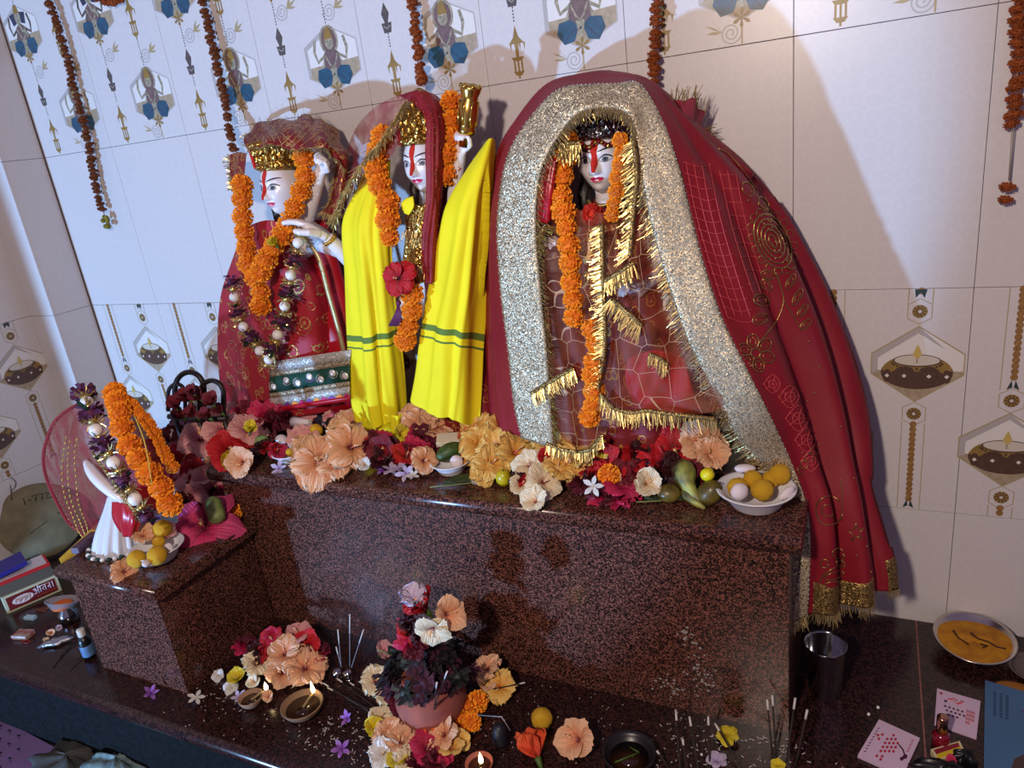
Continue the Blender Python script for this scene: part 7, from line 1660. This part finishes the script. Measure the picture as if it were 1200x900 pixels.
s2, T = quad_card([atz(1098, 808, .0006), atz(1149, 823, .0006), atz(1144, 867, .0006), atz(1095, 850, .0006)], .003, LILAC, 'paper_sachet', 'lilac paper sachet with plum dots behind the nail polish', 'sachet')
b = MB()
for k, (n_, v_) in enumerate(((5, .44), (5, .54), (3, .64))):
    for i in range(n_): dot(b, T, .22+.10*i+.05*k, v_, .032, DKP)
dot(b, T, .10, .12, .04, CRIM); dot(b, T, .22, .30, .04, DKP)
for k in range(7): b.tube([onquad(T, .26+.05*k, .24-.06*math.sin(k)), onquad(T, .33+.05*k, .18+.05*math.sin(2*k))], .0009, ORP, 4)
for k in range(14): u = .72+.05*(k % 4); v = .36+.10*(k//4); b.tube([onquad(T, u, v), onquad(T, u+.03, v+.04), onquad(T, u+.01, v+.07)], .0008, ORP, 4)
off(s2, b); o = b.build('printed_marks', s2); o['kind'] = 'stuff'
NC = atz(1102, 873, 0); np_ = empty('nail_polish_bottle', NC, 'red nail polish bottle with a shiny copper cap', 'bottle')
b = MB(); b.lathe([(.012, .0006), (.0145, .003), (.0145, .022), (.010, .028), (.007, .029)], mat('red_lacquer_glass', rgb(120, 10, 34), .12, coat=.6), 8, NC, Matrix.Rotation(PI/8, 3, 'Z')); cpart(b, 'glass', np_)
b = MB(); b.lathe([(.0085, .029), (.0090, .030), (.0090, .060), (.0080, .062), (.0001, .0625)], mat('copper_cap', rgb(190, 140, 116), .2, 1.0), 24, NC); cpart(b, 'cap', np_)
mb_, T = quad_card([atz(1090, 884, .0006), atz(1124, 874, .0006), atz(1130, 886, .0006), atz(1098, 898, .0006)], .011, mat('cream_tray', rgb(206, 190, 150), .6), 'matchbox', 'open matchbox tray with a yellow inside by the nail polish', 'matchbox')
b = MB(); b.poly([onquad(T, u, v, .0004) for u, v in ((.08, .12), (.92, .12), (.92, .5), (.08, .5))], mat('maroon_inside', rgb(130, 20, 40), .6)); b.poly([onquad(T, u, v, .0004) for u, v in ((.08, .5), (.92, .5), (.92, .88), (.08, .88))], mat('yellow_inside', rgb(206, 176, 30), .6)); off(mb_, b); b.build('inside', mb_)
crumple(atz(1108, 902, .008), .030, BLACKC, 'crumpled black plastic bag at the ledge front', 'plastic_bag', (1.5, .5, .4), 9); hibiscus(atz(1116, 893, .014), .012, 'magenta', 'on the black plastic', .8, stam=False, label='tiny magenta petals on the black plastic bag')
crumple(atz(1130, 890, .014), .020, BLACKC, 'small black plastic lump beside the matchbox', 'plastic_bag', (.8, .6, .8), 10)
BL = mat('blue_book_cover', rgb(62, 104, 146), .4, var=.1, vscale=8)
bk, T = quad_card([atz(1154, 801, .0006), atz(1260, 832, .0006), atz(1262, 960, .0006), atz(1152, 930, .0006)], .008, BL, 'blue_book', 'blue book with pink and brown cover drawing', 'book')
b = MB()
for k in range(3):
    for j in range(10): v = .10+.025*j; b.tube([onquad(T, .10+.07*k, v), onquad(T, .10+.07*k+.03, v+.006)], .0008, mat('navy_ink', rgb(30, 44, 80), .5), 4)
for k in range(8): a = .3*k; b.tube([onquad(T, .50+.06*math.cos(a+q)+.02*k, .20+.05*math.sin(a+q)+.01*k) for q in (0, .8, 1.6, 2.4, 3.0)], .0016, mat('pink_ink', rgb(190, 70, 130), .5), 4)
dot(b, T, .52, .78, .22, mat('umber_ink', rgb(70, 48, 48), .5))
for k in range(9): a = -.4+.35*k; b.tube([onquad(T, .52+.05*math.cos(a), .78+.05*math.sin(a), .001), onquad(T, .52+.20*math.cos(a), .78+.16*math.sin(a), .001)], .0014, mat('salmon_ink', rgb(170, 96, 84), .5), 4)
off(bk, b); o = b.build('cover_print', bk); o['kind'] = 'stuff'
for (px, py) in ((1018, 837), (1029, 829)):
    c_ = atz(px, py, .0032); o = inst('sugar_ball', BEAD, None, c_, None, .0030); tag(o, 'tiny white sugar ball on the bare ledge', 'sugar ball', 'sugar balls on the ledge')
# grains, ash and petals strewn about
b = MB(); rr = random.Random(21)
def grains(cx, cy, sx, sy, n, z=0.0, L=.004):
    for _ in range(n):
        p = atz(cx+rr.gauss(0, sx), cy+rr.gauss(0, sy), z+.001)
        if -.745 < p.y < -.40: a = rr.uniform(0, 6.28); d = Vector((math.cos(a), math.sin(a), 0))*L*rr.uniform(.4, 1); b.tube([p-d*.5, p+d*.5], .0007, ASHT, 4, False)
grains(255, 815, 25, 12, 60); grains(390, 862, 25, 12, 70, 0, .007); grains(660, 830, 60, 25, 40, 0, .003); grains(880, 880, 50, 16, 110, 0, .007); grains(300, 850, 60, 15, 30, 0, .003); grains(430, 885, 20, 10, 30, 0, .006); grains(590, 870, 40, 15, 30, 0, .003); grains(780, 860, 40, 20, 50, 0, .004)
o = b.build('strewn_grains'); tag(o, 'white rice grains and incense ash strewn over the ledge', 'grains', None, 'stuff')
# smear of silvery ash stuck to the altar front
b = MB()
for (px, py, n, sx, sy) in ((805, 750, 16, 5, 6), (820, 785, 26, 10, 10), (790, 805, 30, 12, 8), (830, 800, 20, 8, 10)):
    for _ in range(n): p = aty(px+rr.gauss(0, sx), py+rr.gauss(0, sy), -.3922); b.ball(p, rr.uniform(.0010, .0030), mat('silvery_ash', rgb(150, 140, 134), .5), 6, 4, (1.3, .25, 1))
o = b.build('ash_smear'); tag(o, 'silvery ash smear on the polished altar front', 'ash', None, 'stuff')

# thin incense smoke drifting up between the sticks and the altar
def smoke():
    m = bpy.data.materials.new('incense_smoke'); m.use_nodes = True; nt = m.node_tree; nt.nodes.remove(nt.nodes['Principled BSDF'])
    v = nt.nodes.new('ShaderNodeVolumePrincipled'); v.inputs['Color'].default_value = (.80, .84, 1, 1); v.inputs['Anisotropy'].default_value = .1
    tc = nt.nodes.new('ShaderNodeTexCoord'); n = nt.nodes.new('ShaderNodeTexNoise'); n.inputs['Scale'].default_value = 16; n.inputs['Detail'].default_value = 3; n.inputs['Distortion'].default_value = .8
    nt.links.new(tc.outputs['Object'], n.inputs['Vector'])
    r = nt.nodes.new('ShaderNodeMapRange'); r.inputs[1].default_value = .42; r.inputs[2].default_value = .72; r.inputs[3].default_value = 0.25; r.inputs[4].default_value = 3.2; nt.links.new(n.outputs['Fac'], r.inputs[0])
    g = nt.nodes.new('ShaderNodeTexGradient'); g.gradient_type = 'SPHERICAL'; mp = nt.nodes.new('ShaderNodeMapping'); mp.vector_type = 'TEXTURE'
    mp.inputs['Scale'].default_value = (.20, .09, .22); nt.links.new(tc.outputs['Object'], mp.inputs['Vector']); nt.links.new(mp.outputs[0], g.inputs['Vector'])
    k = nt.nodes.new('ShaderNodeMath'); k.operation = 'MULTIPLY'; nt.links.new(r.outputs[0], k.inputs[0]); nt.links.new(g.outputs['Fac'], k.inputs[1]); nt.links.new(k.outputs[0], v.inputs['Density'])
    nt.links.new(v.outputs[0], nt.nodes['Material Output'].inputs['Volume'])
    b = MB(); b.ball((0, 0, 0), 1, m, 24, 16, (.20, .09, .22)); o = b.build('incense_smoke'); o.location = aty(445, 690, -.50)
    tag(o, 'thin bluish incense smoke drifting before the altar beside the clay pot', 'smoke', None, 'stuff')
smoke()
